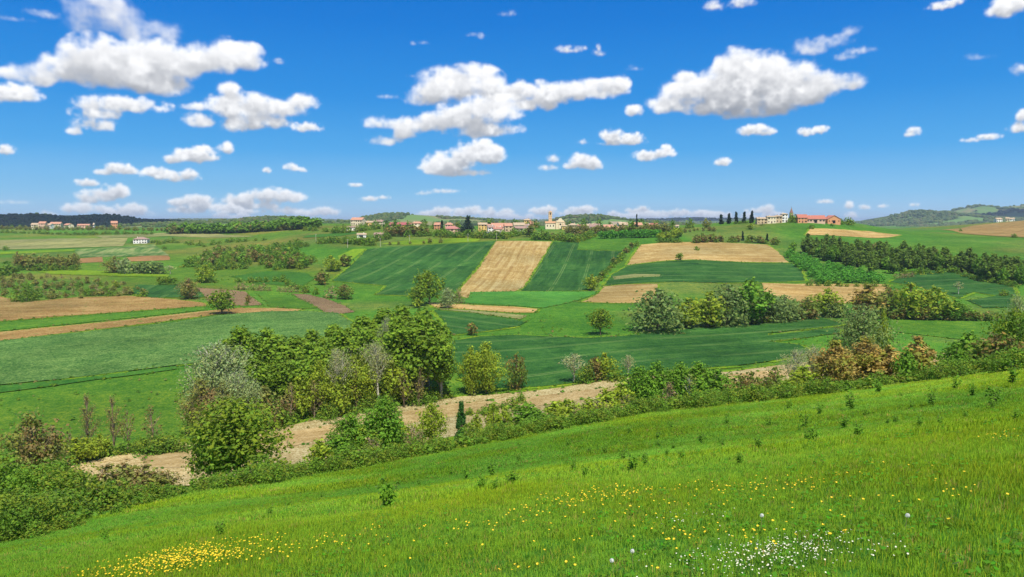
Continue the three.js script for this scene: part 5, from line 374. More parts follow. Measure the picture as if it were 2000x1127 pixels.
const SAPLINGS = [[21.28,-45.03,1.52],[30.2,-59.31,1.34],[23.15,-39.56,1.02],[22.84,-33.99,1.37],[30.77,-49.97,1.05],[32.53,-46.79,1.36],[14.12,-34.5,0.83],[12.31,-26.47,0.68],[13.16,-24.54,0.51],[8.19,-16.94,0.49],[10.26,-14.61,0.3],[14.36,-39.98,0.71],[7.92,-19.23,0.34],[0.39,-36.46,0.59],[0.06,-15.5,0.45],[3.29,-41.69,0.67],[4.19,-32.04,0.62],[3.39,-21.75,0.49],[2.55,-15.09,0.51],[3.04,-16.15,0.3],[7.99,-39.11,0.57],[8.05,-30.34,0.54],[6.48,-22.04,0.39],[5.87,-16.99,0.44],[4.13,-17.44,0.3],[1.54,-15.07,0.3],[4.28,-13.37,0.3],[-1.69,-26.03,0.46],[-0.68,-24.77,0.56],[-0.33,-14.07,0.3],[-0.06,-15.76,0.33],[-2.54,-14.46,0.68],[-3.75,-39.16,0.44],[-5.31,-15.52,0.3],[-6.46,-20.31,0.3],[-8.07,-30.21,0.34],[-5.13,-12.45,0.3],[20.15,-52.29,0.84],[18.88,-44.04,0.78],[22.14,-39.77,0.58],[27.29,-42.56,0.89],[19.04,-38.62,0.62],[10.25,-46.23,0.6],[7.45,-45.23,0.58],[13.4,-44.61,0.65],[2.24,-41.72,0.47],[-3.88,-29.87,0.34],[-5.19,-23.96,0.3],[-8.84,-15.32,0.3],[12.16,-19.23,0.3],[5.82,-25.68,0.34],[1.52,-37.23,0.31],[2.19,-25.17,0.32],[18.13,-46.02,0.25],[13.14,-25.04,0.42],[19.4,-50.92,0.36],[13.98,-24.61,0.39],[20.32,-50.97,0.24],[32.9,-57.07,0.29],[6.66,-32.26,0.42],[10.33,-17.31,0.3],[3.97,-49.82,0.31],[-0.66,-15.35,0.38],[15.83,-56.19,0.48],[1.92,-25.12,0.28],[4.85,-49.6,0.37],[3.82,-34.9,0.42],[2.97,-49.12,0.36],[8.59,-41.7,0.32],[0.45,-48.77,0.42],[12.59,-31.3,0.4],[15.09,-50.22,0.48],[13.0,-40.99,0.29],[3.43,-18.31,0.33],[28.31,-52.23,0.39],[4.56,-46.11,0.31],[7.04,-34.59,0.33],[29.64,-50.29,0.46],[6.5,-27.39,0.33],[1.66,-19.1,0.4],[18.25,-38.4,0.42],[19.56,-29.18,0.49],[7.45,-45.45,0.47],[10.49,-18.43,0.34],[4.33,-19.84,0.28],[0.49,-46.95,0.3],[9.73,-44.03,0.35],[-3.82,-38.28,0.36],[-2.89,-34.44,0.47],[7.24,-17.28,0.46]];
const FLOWERS = {"yellow":[[[[-6.6,-10.4],[-5.4,-10.7],[-4.7,-11.1],[-3.7,-10.4],[-3.4,-9.3],[-4.1,-9.0]],760],[[[-2.9,-9.6],[-2.7,-10.3],[-2.3,-10.2],[-2.2,-9.0]],50],[[[-0.1,-10.0],[0.2,-10.5],[0.3,-10.1],[0.0,-9.5]],22],[[[0.6,-11.3],[1.5,-11.9],[2.1,-11.4],[1.4,-10.4],[0.7,-10.3]],150],[[[2.2,-11.1],[2.7,-11.3],[2.5,-10.6],[2.2,-10.5]],18],[[[3.2,-10.2],[3.8,-10.2],[3.6,-9.7],[3.0,-9.6]],32],[[[3.7,-9.3],[4.1,-9.6],[4.2,-9.2],[3.7,-8.5]],42],[[[8.3,-12.1],[9.0,-12.6],[8.5,-11.8],[8.1,-11.8]],40],[[[1.3,-6.9],[1.9,-7.6],[2.3,-7.1],[2.0,-6.4]],46],[[[-1.0,-9.7],[-0.8,-10.1],[-0.7,-9.5],[-0.9,-9.3]],14],[[[0.0,-6.7],[0.5,-7.1],[0.9,-6.5],[0.6,-6.4]],14],[[[-3.4,-9.0],[-0.7,-9.6],[3.0,-10.4],[6.6,-10.2],[4.8,-6.6],[2.4,-5.4],[-2.3,-8.0]],150]],"white":[[[[1.5,-5.9],[2.0,-6.3],[2.5,-6.2],[2.8,-5.7],[2.5,-5.3]],420],[[[1.6,-7.5],[2.1,-8.1],[2.0,-7.8],[1.7,-7.3]],26],[[[4.7,-50.9],[34.5,-80.8],[23.7,-50.4],[6.1,-42.8]],160],[[[18.5,-49.0],[24.8,-54.3],[21.6,-46.5],[17.4,-43.5]],120]]};
const SEED_HEADS = [[3.5,-6.3],[2.5,-7.1],[1.1,-6.4],[0.9,-6.2]];
const HILLS = [
{"n":"hill","l":"dark","z":-2700,"w":700,"b":-18,"p":[[-2823,15.0],[-2258,28.1],[-1995,20.6],[-1882,22.5],[-1816,18.7],[-1740,29.0],[-1684,20.6],[-1628,16.9],[-1571,20.6],[-1515,23.4],[-1483,26.2],[-1440,18.7],[-1393,11.2],[-1346,5.6],[-1299,7.5],[-1233,3.8],[-1130,-1.9],[-1017,-5.6]],"s":1},
{"n":"hill","l":"green","z":-1900,"w":420,"b":-16,"p":[[-954,-5.3],[-888,-2.6],[-795,2.0],[-742,5.3],[-689,7.9],[-622,13.2],[-556,11.9],[-503,5.3],[-424,1.3],[-345,-4.0]],"s":2},
{"n":"hill","l":"green","z":-2500,"w":500,"b":-18,"p":[[-593,-5.2],[-523,6.9],[-488,19.1],[-418,28.6],[-348,27.8],[-279,24.3],[-209,15.6],[-87,10.4],[0,3.5],[105,-5.2]],"s":3},
{"n":"hill","l":"green","z":-2400,"w":450,"b":-18,"p":[[84,-5.0],[151,11.7],[192,20.8],[251,22.5],[288,21.7],[335,13.3],[393,6.7],[502,0.0],[569,-5.0]],"s":4},
{"n":"hill","l":"blue","z":-7000,"w":1500,"b":-20,"p":[[-195,-4.9],[195,12.2],[976,17.0],[1367,19.4],[1708,31.6],[2050,24.3],[2343,19.4],[2734,14.6],[3125,-4.9]],"s":5},
{"n":"hill","l":"blue","z":-7500,"w":1500,"b":-20,"p":[[-3662,-5.2],[-3347,20.8],[-2615,20.8],[-1883,15.6],[-1256,-5.2]],"s":8},
{"n":"hill","l":"right","z":-4300,"w":1000,"b":-20,"p":[[1920,-14.9],[2070,-6.0],[2203,20.9],[2292,44.8],[2381,65.6],[2441,58.2],[2532,41.8],[2697,29.9],[2878,20.9],[3148,14.9],[3598,9.0],[4199,-3.0]],"s":6},
{"n":"hill","l":"right","z":-5200,"w":1000,"b":-20,"p":[[2684,-10.8],[2899,39.7],[3025,68.6],[3115,68.6],[3222,97.4],[3301,117.2],[3385,104.6],[3493,108.2],[3619,122.6],[3980,133.3],[4524,119.0],[5435,54.1]],"s":7}
];
const CLOUDS = [
{"l":[[-28.83,13.98,2.13,1.62],[-27.82,13.16,1.8,1.43],[-29.77,12.77,1.19,0.94],[-26.63,12.17,1.26,0.78],[-24.55,12.71,1.31,0.86],[-25.5,12.94,0.96,0.65]],"d":0.42},
{"l":[[-29.14,10.62,1.98,1.61],[-27.16,10.64,2.54,1.57],[-24.63,10.87,2.64,1.41],[-21.3,11.37,2.42,1.23],[-19.4,11.62,1.26,1.04],[-31.08,9.78,1.76,1.02],[-32.79,9.29,1.41,0.82],[-33.88,9.17,0.93,0.56],[-27.83,9.43,2.83,0.99],[-25.65,9.44,2.28,1.01]],"d":0.95},
{"l":[[-33.53,8.11,1.33,0.69],[-34.48,7.93,1.08,0.56]],"d":0.9},
{"l":[[-27.59,7.95,2.86,0.67],[-29.14,7.27,1.53,0.53],[-29.33,6.49,1.4,0.54],[-30.39,5.99,0.59,0.27]],"d":0.7},
{"l":[[-20.69,9.09,0.9,0.91],[-21.06,8.18,1.53,0.92],[-18.98,8.22,1.85,1.0],[-17.02,8.31,1.82,0.8],[-15.56,8.81,1.18,0.65],[-20.07,6.98,1.62,0.72],[-18.3,7.31,1.8,0.65],[-22.79,7.17,1.08,0.63],[-22.76,8.09,1.35,0.35]],"d":0.85},
{"l":[[-15.42,6.98,1.11,0.44]],"d":0.7},
{"l":[[-23.55,4.59,1.62,0.57],[-22.81,4.83,1.36,0.64],[-21.09,5.32,0.69,0.47],[-24.55,4.37,0.73,0.32]],"d":1},
{"l":[[-28.02,3.63,1.06,0.45],[-28.86,3.36,0.67,0.24],[-27.22,3.51,0.57,0.28]],"d":1},
{"l":[[-25.57,3.39,1.11,0.49],[-24.43,3.2,1.47,0.43],[-23.53,3.44,0.6,0.4]],"d":1},
{"l":[[-29.95,2.64,0.75,0.31]],"d":0.8},
{"l":[[-28.3,2.09,0.93,0.59],[-29.23,1.77,1.48,0.48],[-29.85,1.48,0.91,0.34]],"d":1},
{"l":[[-30.32,0.93,1.2,0.41],[-27.2,0.88,1.15,0.49],[-27.59,0.6,1.59,0.32],[-28.97,0.87,0.92,0.35]],"d":1},
{"l":[[-24.5,1.41,0.73,0.32],[-23.16,1.53,1.29,0.47],[-22.84,1.13,1.58,0.37],[-23.69,0.91,1.35,0.36]],"d":1},
{"l":[[-18.27,1.96,1.81,0.6],[-16.65,1.86,1.18,0.49],[-20.23,1.68,1.2,0.52],[-19.54,1.24,2.15,0.41],[-20.96,0.93,1.76,0.37],[-17.04,0.87,1.84,0.34]],"d":1},
{"l":[[-14.15,0.81,0.98,0.42],[-15.57,0.65,1.12,0.31]],"d":1},
{"l":[[-4.71,10.23,2.58,1.48],[-3.14,10.44,2.59,1.4],[-6.66,9.45,1.95,0.89],[-3.72,11.35,1.17,0.59],[-1.57,9.7,1.57,0.97]],"d":1},
{"l":[[3.14,9.69,2.35,1.04],[5.1,9.93,2.33,0.96],[7.24,9.96,1.62,0.89],[8.27,10.34,0.77,0.66],[0.39,9.89,1.73,0.82],[1.97,8.95,2.36,0.68]],"d":0.95},
{"l":[[-1.58,8.57,2.76,1.28],[-3.94,7.98,3.15,0.98],[-5.9,7.58,2.35,0.83],[-7.85,7.25,1.71,0.76],[-10.16,7.39,1.31,0.6],[-9.79,6.19,1.31,0.53],[-8.24,6.71,1.16,0.46],[-1.58,7.05,2.37,0.76],[-3.16,6.77,1.97,0.54]],"d":1},
{"l":[[-2.77,5.38,1.9,1.0],[-4.55,4.6,2.21,0.93],[-5.93,4.01,1.58,0.54],[-1.59,5.12,1.19,0.77],[-3.97,3.82,2.38,0.35]],"d":1.15},
{"l":[[16.76,11.26,1.5,1.26],[18.55,10.8,2.3,1.33],[16.07,10.05,2.15,1.28],[20.99,10.29,2.02,1.18],[22.7,9.66,1.65,1.17],[24.67,9.68,1.16,0.75],[13.51,9.62,2.21,1.23],[12.03,8.76,1.8,0.88],[15.38,8.64,2.89,1.02],[18.97,8.65,3.11,1.14],[21.39,8.7,2.02,0.84],[17.93,7.91,2.81,0.51],[18.94,9.54,4.11,1.41],[21.03,9.24,2.03,1.05],[12.93,10.73,0.89,0.51]],"d":1.15},
{"l":[[21.95,12.11,1.53,0.74],[23.1,12.44,1.31,0.53],[24.38,12.99,0.71,0.4]],"d":0.3},
{"l":[[24.92,11.68,1.15,0.3],[23.96,11.36,0.84,0.27]],"d":0.2},
{"l":[[9.38,8.39,0.69,0.52]],"d":0.8},
{"l":[[7.67,6.57,1.01,0.57],[9.02,6.35,1.15,0.49],[8.45,6.1,1.7,0.31]],"d":1},
{"l":[[5.54,4.67,1.25,0.66],[6.4,4.35,0.7,0.43],[4.55,4.33,0.55,0.31]],"d":1},
{"l":[[10.5,5.0,1.22,0.5],[11.8,5.28,0.76,0.53]],"d":1},
{"l":[[18.14,6.7,1.2,0.47],[19.03,6.56,0.63,0.33]],"d":0.9},
{"l":[[21.64,6.41,0.68,0.36],[22.65,6.55,0.54,0.35]],"d":0.9},
{"l":[[15.96,4.47,0.66,0.34]],"d":0.8},
{"l":[[4.37,12.91,1.09,0.32],[5.27,12.97,0.54,0.22]],"d":0.45},
{"l":[[6.63,12.61,0.58,0.29],[6.62,13.05,0.19,0.29]],"d":0.4},
{"l":[[28.44,6.1,0.49,0.34],[28.14,5.92,0.55,0.17]],"d":0.6},
{"l":[[32.7,5.52,0.78,0.23],[31.72,5.38,0.57,0.16]],"d":0.7},
{"l":[[34.32,5.99,0.59,0.38],[34.5,6.67,0.32,0.44]],"d":0.8},
{"l":[[33.26,13.28,0.97,0.66],[33.93,13.36,0.53,0.54]],"d":0.9},
{"l":[[29.72,13.96,0.93,0.28],[30.52,14.1,0.57,0.25]],"d":0.6},
{"l":[[15.21,15.44,0.87,0.47],[17.0,15.51,1.06,0.4]],"d":0.5},
{"l":[[3.17,4.92,0.55,0.39],[2.86,4.22,0.79,0.31]],"d":0.4},
{"l":[[-16.59,4.05,0.59,0.37],[-15.79,3.91,0.44,0.19]],"d":0.6},
{"l":[[-18.29,3.82,0.32,0.26]],"d":0.6},
{"l":[[-5.36,2.41,1.58,0.2],[-6.74,2.24,0.87,0.16]],"d":0.5},
{"l":[[-10.94,1.79,0.77,0.23],[-9.86,1.91,0.54,0.19]],"d":0.8},
{"l":[[-11.96,2.83,0.61,0.19]],"d":0.6},
{"l":[[-34.28,4.59,0.54,0.35]],"d":0.9},
{"l":[[23.06,1.5,0.57,0.18]],"d":1},
{"l":[[24.67,1.19,0.33,0.32]],"d":0.8},
{"l":[[25.66,1.07,0.39,0.21]],"d":0.9},
{"l":[[26.78,1.13,0.38,0.14]],"d":1},
{"l":[[28.71,1.22,0.31,0.14]],"d":1},
{"l":[[34.13,9.52,0.48,0.43]],"d":0.5},
{"l":[[5.52,6.14,0.47,0.23]],"d":0.4},
{"l":[[-17.29,11.58,0.43,0.25]],"d":0.3},
{"l":[[24.86,0.47,0.52,0.29]],"d":0.8},
{"l":[[-34.42,1.31,1.66,0.16]],"d":0.35},
{"l":[[-33.7,12.68,1.65,0.15],[-31.9,13.17,1.14,0.31]],"d":0.15},
{"l":[[-0.5,15.42,0.52,0.19],[0.03,15.48,0.37,0.21]],"d":0.113901826777834},
{"l":[[-2.65,13.98,0.94,0.19],[-2.32,13.84,0.35,0.23]],"d":0.09213485318968107},
{"l":[[-6.99,10.96,1.15,0.17],[-7.65,10.96,0.38,0.11]],"d":0.06508552310312715},
{"l":[[-9.86,9.41,0.46,0.13],[-9.25,9.41,0.76,0.19]],"d":0.15542560528286314},
{"l":[[15.55,10.07,0.48,0.13],[15.98,9.99,0.42,0.13]],"d":0.12399588164768997},
{"l":[[31.92,10.54,0.95,0.16],[31.59,10.68,0.47,0.21]],"d":0.08032782581256954},
{"l":[[-20.74,12.93,0.57,0.13],[-20.85,13.01,0.55,0.13]],"d":0.08663221242335738},
{"l":[[-6.71,13.35,0.51,0.12],[-7.47,13.27,0.33,0.18]],"d":0.14890970256770247},
{"l":[[9.43,11.42,0.79,0.17],[9.15,11.59,0.38,0.13]],"d":0.0807899081804605},
{"l":[[2.59,0.79,0.97,0.24],[2.83,0.96,0.53,0.26],[2.59,0.7,0.8,0.18]],"d":0.89643213029004},
{"l":[[14.47,0.71,0.62,0.16],[14.36,0.82,0.34,0.18],[14.77,0.65,0.51,0.12]],"d":0.703943839918485},
{"l":[[-0.99,0.56,1.27,0.32],[-0.44,0.79,0.69,0.34],[-1.72,0.44,1.04,0.23]],"d":0.6904121821243049},
{"l":[[-32.39,0.61,0.43,0.13],[-32.43,0.71,0.24,0.14],[-31.97,0.57,0.36,0.09]],"d":0.8617465725749955},
{"l":[[-20.88,0.87,1.18,0.31],[-20.81,1.1,0.64,0.34],[-19.86,0.77,0.97,0.23]],"d":0.983051850783421},
{"l":[[0.05,0.29,1.05,0.26],[-0.29,0.48,0.57,0.29],[0.63,0.19,0.86,0.19]],"d":0.9869252632628807},
{"l":[[15.71,0.27,1.21,0.32],[15.49,0.5,0.66,0.34],[14.96,0.16,1.0,0.23]],"d":0.8051357434538927},
{"l":[[18.33,0.33,0.65,0.17],[18.09,0.45,0.35,0.19],[18.12,0.27,0.53,0.12]],"d":0.7494364434707853},
{"l":[[-20.1,0.35,0.81,0.21],[-20.08,0.51,0.44,0.23],[-19.54,0.28,0.67,0.16]],"d":0.9526464533152794},
{"l":[[19.6,0.59,0.76,0.2],[19.31,0.74,0.42,0.22],[19.21,0.52,0.62,0.15]],"d":0.8168754071186961},
{"l":[[0.68,0.31,0.83,0.21],[0.24,0.46,0.45,0.22],[0.84,0.23,0.68,0.15]],"d":0.8457626791976817},
{"l":[[5.28,0.7,1.16,0.29],[5.54,0.91,0.63,0.31],[5.02,0.59,0.95,0.21]],"d":0.8238427089128408},
{"l":[[18.42,0.22,1.19,0.31],[17.88,0.45,0.66,0.34],[17.76,0.11,0.98,0.23]],"d":0.6396630738529463},
{"l":[[-28.86,0.4,0.5,0.14],[-28.94,0.51,0.27,0.16],[-29.27,0.35,0.41,0.1]],"d":0.7118204892765829},
{"l":[[9.14,0.39,1.09,0.27],[9.61,0.59,0.59,0.3],[10.37,0.29,0.88,0.2]],"d":0.7513823429408226},
{"l":[[18.57,0.89,0.98,0.26],[19.13,1.08,0.53,0.28],[18.87,0.8,0.8,0.19]],"d":0.6192437133242934},
{"l":[[-5.46,0.17,1.04,0.26],[-5.07,0.36,0.57,0.28],[-5.98,0.08,0.85,0.19]],"d":0.958801304347098},
{"l":[[-21.47,0.45,0.87,0.23],[-21.43,0.62,0.48,0.25],[-20.97,0.36,0.72,0.17]],"d":0.6698898636745308},
{"l":[[10.46,0.39,0.69,0.17],[10.12,0.51,0.38,0.19],[10.21,0.32,0.56,0.13]],"d":0.9783163079814},
{"l":[[1.61,0.13,1.19,0.3],[1.39,0.35,0.65,0.32],[2.49,0.03,0.97,0.22]],"d":0.6262042090971176},
{"l":[[-6.09,0.67,1.34,0.33],[-5.38,0.91,0.73,0.37],[-4.88,0.55,1.1,0.24]],"d":0.8331602528330451},
{"l":[[9.64,0.9,0.9,0.23],[10.15,1.06,0.49,0.25],[10.6,0.82,0.73,0.16]],"d":0.9726715938933448},
{"l":[[-3.73,0.81,1.24,0.31],[-3.04,1.03,0.68,0.34],[-3.57,0.69,1.01,0.22]],"d":0.6993792048472065},
{"l":[[8.44,0.36,1.19,0.3],[7.94,0.58,0.65,0.33],[7.29,0.25,0.98,0.22]],"d":0.9919556651924588},
{"l":[[14.74,0.44,0.88,0.23],[14.98,0.6,0.48,0.25],[14.77,0.35,0.72,0.17]],"d":0.7348313274729121},
{"l":[[-1.86,0.25,0.53,0.13],[-1.96,0.34,0.29,0.14],[-2.38,0.2,0.43,0.1]],"d":0.8210468504798126},
{"l":[[5.17,0.91,1.03,0.36],[5.96,1.03,0.71,0.32],[4.78,0.67,1.19,0.28]],"d":1},
{"l":[[2.39,0.91,0.96,0.32],[2.99,1.07,0.56,0.28]],"d":1},
{"l":[[-1.99,0.75,0.96,0.32],[-1.68,0.95,0.48,0.24]],"d":1},
{"l":[[11.81,0.58,1.52,0.35],[12.95,0.74,0.91,0.31]],"d":1},
{"l":[[10.27,0.51,1.54,0.31]],"d":1},
{"l":[[15.58,0.54,1.11,0.34]],"d":1},
{"l":[[14.46,0.58,1.12,0.35]],"d":1}
];

// ------------------------------------------------------------------ sky: clear air and fair-weather cumulus
{
  const W = 4096, H = 2048, data = new Float32Array(W * H * 4);
  const stops = [[-90, .30, .46, .60], [-1, .40, .62, .84], [0.4, .42, .67, .90], [2.2, .25, .575, .89], [5.4, .085, .41, .85], [9.4, .028, .29, .775], [14.7, .009, .205, .69], [17.5, .005, .175, .635], [35, .006, .11, .50], [90, .006, .085, .40]];
  const air = (el) => { let i = 0; while (i < stops.length - 2 && el > stops[i + 1][0]) i++; const a = stops[i], b = stops[i + 1], t = clamp((el - a[0]) / (b[0] - a[0]), 0, 1); return [lerp(a[1], b[1], t), lerp(a[2], b[2], t), lerp(a[3], b[3], t)]; };
  // one 72-degree panel of clouds, then mirrored round the horizon
  const PW = Math.round(W / 5), PH = Math.round(H / 2), layer = new Float32Array(PW * PH * 4), half = 36, perDeg = W / 360;
  const sl = new THREE.Vector3(0.14, 0.90, 0.36).normalize();
  const high = rngOf(77), all = CLOUDS.slice();
  for (let i = 0; i < 9; i++) { const a = lerp(-34, 34, high()), e = lerp(24, 62, high()), s = lerp(3, 7, high()), l = []; for (let k = 0; k < 6; k++) l.push([a + (high() - .5) * 2.6 * s, e + (high() - .5) * .7 * s, s * lerp(.6, 1.1, high()), s * lerp(.3, .5, high())]); all.push({ l, d: lerp(.5, 1, high()), coarse: 1 }); }
  all.forEach((cl, ci) => {
    const L = cl.l, seed = ci * 13.7, n = L.length;
    let a0 = 1e9, a1 = -1e9, e0 = 1e9, e1 = -1e9, rs = 0;
    for (const [a, e, rx, ry] of L) { a0 = Math.min(a0, a - rx * 1.25); a1 = Math.max(a1, a + rx * 1.25); e0 = Math.min(e0, e - ry * 1.1); e1 = Math.max(e1, e + ry * 1.35); rs = Math.max(rs, ry); }
    const rz = rs * 1.6, fr = 1.35 / Math.max(0.2, Math.min(rs, 1.5)), oct = cl.coarse ? 4 : 6;
    const lobes = (x, y, z) => {
      let f = 1;
      for (let i = 0; i < n; i++) {
        const q = L[i], dy = y - q[1], ry = dy < 0 ? q[3] * 0.85 : q[3] * 1.25, dx = (x - q[0]) / (q[2] * 1.2), ey = dy / ry, dz = z / (q[3] * 1.5), v = dx * dx + ey * ey + dz * dz;
        if (v < 1) f *= v;
      }
      return 1 - f;
    };
    const field = (x, y, z, oc) => {
      const f = lobes(x, y, z);
      if (f <= 0.02) return 0;
      const nn = ragged(x * fr + seed, y * fr * 1.15, z * fr + seed, oc), bil = oc < 4 ? .5 : 1 - Math.abs(2 * noise3(x * fr * 3.1 + seed, y * fr * 3.1, z * fr * 3.1) - 1);
      const d = f * .95 - 0.60 + (nn - 0.5) * 2.6 + (bil - .5) * .22;
      return d <= -.36 ? 0 : Math.min(1, (d + .36) * (cl.d < .6 ? .8 : 1.25)) ** 2.2 * cl.d;
    };
    const c0 = Math.max(0, Math.floor((a0 + half) * perDeg)), c1 = Math.min(PW - 1, Math.ceil((a1 + half) * perDeg)), r0 = Math.max(0, Math.floor(e0 * perDeg)), r1 = Math.min(PH - 1, Math.ceil(e1 * perDeg));
    const steps = cl.coarse ? 10 : 28, ds = 2 * rz / steps, ext = 5.2 / Math.max(rs, .25), ls = rs * .3;
    for (let r = r0; r <= r1; r++) for (let c = c0; c <= c1; c++) {
      const y = (r + .5) / perDeg, x = (c + .5) / perDeg - half;
      let T = 1, lit = 0, blu = 0; const jit = RAND[(r * 911 + c * 37) & 65535];
      for (let i = 0; i < steps && T > .02; i++) {
        const z = rz - (i + jit) * ds, d = field(x, y, z, oct);
        if (d <= 0) continue;
        let tau = 0;
        for (let k = 1; k <= 5; k++) { const s = ls * (k - .4) * (1 + .12 * k); const px = x + sl.x * s, py = y + sl.y * s, pz = z + sl.z * s, f = lobes(px, py, pz); tau += clamp((f - .3) * 1.5 + (k < 4 ? (fbm3(px * fr + seed, py * fr * 1.15, pz * fr + seed, 3) - .5) * 1.3 : 0), 0, 1) * cl.d; }
        tau *= ls * ext * 1.1;
        const dT = 1 - Math.exp(-d * ext * ds), sunlit = Math.exp(-tau * .42) * .72 + Math.exp(-tau * .1) * .28;
        lit += T * dT * sunlit; blu += T * dT; T *= 1 - dT;
      }
      const A = 1 - T;
      if (A < .003) continue;
      const o = (r * PW + c) * 4, lm = lit / Math.max(blu, 1e-4), hz = Math.exp(-Math.max(0, y) / 2.6) * .34, back = air(y);
      const col = [.19 + 1.0 * lm, .215 + .97 * lm, .265 + .92 * lm].map((v, k) => lerp(v, [.62, .72, .86][k] * (.75 + .4 * lm), hz));
      for (let k = 0; k < 3; k++) layer[o + k] = layer[o + k] * (1 - A) + col[k] * A;
      layer[o + 3] = layer[o + 3] * (1 - A) + A;
    }
  });
  for (let row = 0; row < H; row++) {
    const el = ((row + .5) / H - .5) * 180, base = air(el), pr = row - H / 2;
    for (let col = 0; col < W; col++) {
      // direction: angle = atan2(z, x); the camera looks along -z, so azimuth (to the right) = angle + 90
      let az = ((col + .5) / W - .5) * 360 + 90; if (az > 180) az -= 360;
      const o = (row * W + col) * 4; let r = base[0], g = base[1], b = base[2];
      if (pr >= 0 && pr < PH) {
        const k = Math.round(az / 72); let loc = az - k * 72; if (k & 1) loc = -loc;
        const pc = clamp(Math.round((loc + half) * perDeg - .5), 0, PW - 1), q = (pr * PW + pc) * 4, A = layer[q + 3];
        r = r * (1 - A) + layer[q]; g = g * (1 - A) + layer[q + 1]; b = b * (1 - A) + layer[q + 2];
      }
      data[o] = r * .87; data[o + 1] = g * .87; data[o + 2] = b * .87; data[o + 3] = 1;
    }
  }
  const tex = new THREE.DataTexture(data, W, H, THREE.RGBAFormat, THREE.FloatType);
  tex.mapping = THREE.EquirectangularReflectionMapping; tex.magFilter = THREE.LinearFilter; tex.minFilter = THREE.LinearFilter; tex.needsUpdate = true;
  scene.background = tex; scene.environment = tex;
}

// ------------------------------------------------------------------ relief: a smooth surface through the surveyed spot heights
const EYE = 1.6;
const height = (() => {
  const n = SPOT_HEIGHTS.length, N = n + 3, U = [], V = [], A = [];
  const phi = (q) => 0.5 * q * Math.log(Math.max(q, 1e-12));
  for (const [x, , z] of SPOT_HEIGHTS) { U.push(2 * Math.atan2(x, -z)); V.push(Math.log(clamp(Math.hypot(x, z), 2.2, 1600))); }
  for (let i = 0; i < N; i++) {
    const row = new Float64Array(N + 1);
    if (i < n) { for (let j = 0; j < n; j++) row[j] = phi((U[i] - U[j]) ** 2 + (V[i] - V[j]) ** 2) + (i === j ? 0.002 : 0); row[n] = 1; row[n + 1] = U[i]; row[n + 2] = V[i]; const [x, y, z] = SPOT_HEIGHTS[i]; row[N] = (y + EYE) / Math.hypot(x, z); }
    else for (let j = 0; j < n; j++) row[j] = i === n ? 1 : i === n + 1 ? U[j] : V[j];
    A.push(row);
  }
  for (let i = 0; i < N; i++) {
    let p = i; for (let k = i + 1; k < N; k++) if (Math.abs(A[k][i]) > Math.abs(A[p][i])) p = k;
    [A[i], A[p]] = [A[p], A[i]];
    for (let k = i + 1; k < N; k++) { const f = A[k][i] / A[i][i]; if (f) for (let j = i; j <= N; j++) A[k][j] -= f * A[i][j]; }
  }
  const w = new Float64Array(N);
  for (let i = N - 1; i >= 0; i--) { let s = A[i][N]; for (let j = i + 1; j < N; j++) s -= A[i][j] * w[j]; w[i] = s / A[i][i]; }
  const LIM = 0.8;
  return (x, z) => {
    const r = Math.hypot(x, z), a = Math.atan2(x, -z), ac = clamp(a, -LIM, LIM), u = 2 * ac, v = Math.log(clamp(r, 2.2, 1600));
    let s = w[n] + w[n + 1] * u + w[n + 2] * v;
    for (let j = 0; j < n; j++) s += w[j] * phi((u - U[j]) ** 2 + (v - V[j]) ** 2);
    const k = clamp((Math.abs(a) - LIM) / (Math.PI - LIM), 0, 1), far = smooth(1450, 1950, r);
    return lerp(s * r * (1 - k) - EYE, -18, far);
  };
})();

// ------------------------------------------------------------------ materials
const lin = (hex, k = 0.64) => { const c = new THREE.Color(hex); return [c.r * k, c.g * k, c.b * k]; };
const toByte = (v) => { v = clamp(v, 0, 1); return 255 * (v <= 0.0031308 ? v * 12.92 : 1.055 * v ** (1 / 2.4) - 0.055); };
function surfaceTexture(size, fn) {                  // fn(u, v) -> [r, g, b] linear, with a height for the relief
  const col = new Uint8Array(size * size * 4), bump = new Uint8Array(size * size * 4);
  for (let y = 0; y < size; y++) for (let x = 0; x < size; x++) {
    const [r, g, b, h] = fn(x / size, y / size), o = (y * size + x) * 4;
    col[o] = toByte(r); col[o + 1] = toByte(g); col[o + 2] = toByte(b); col[o + 3] = 255;
    bump[o] = bump[o + 1] = bump[o + 2] = 255 * clamp(h, 0, 1); bump[o + 3] = 255;
  }
  const make = (d, srgb) => { const t = new THREE.DataTexture(d, size, size); t.wrapS = t.wrapT = THREE.RepeatWrapping; t.magFilter = THREE.LinearFilter; if (srgb) t.colorSpace = THREE.SRGBColorSpace; t.needsUpdate = true; return t; };
  return [make(col, true), make(bump, false)];
}
const mix3 = (a, b, t) => [lerp(a[0], b[0], t), lerp(a[1], b[1], t), lerp(a[2], b[2], t)];
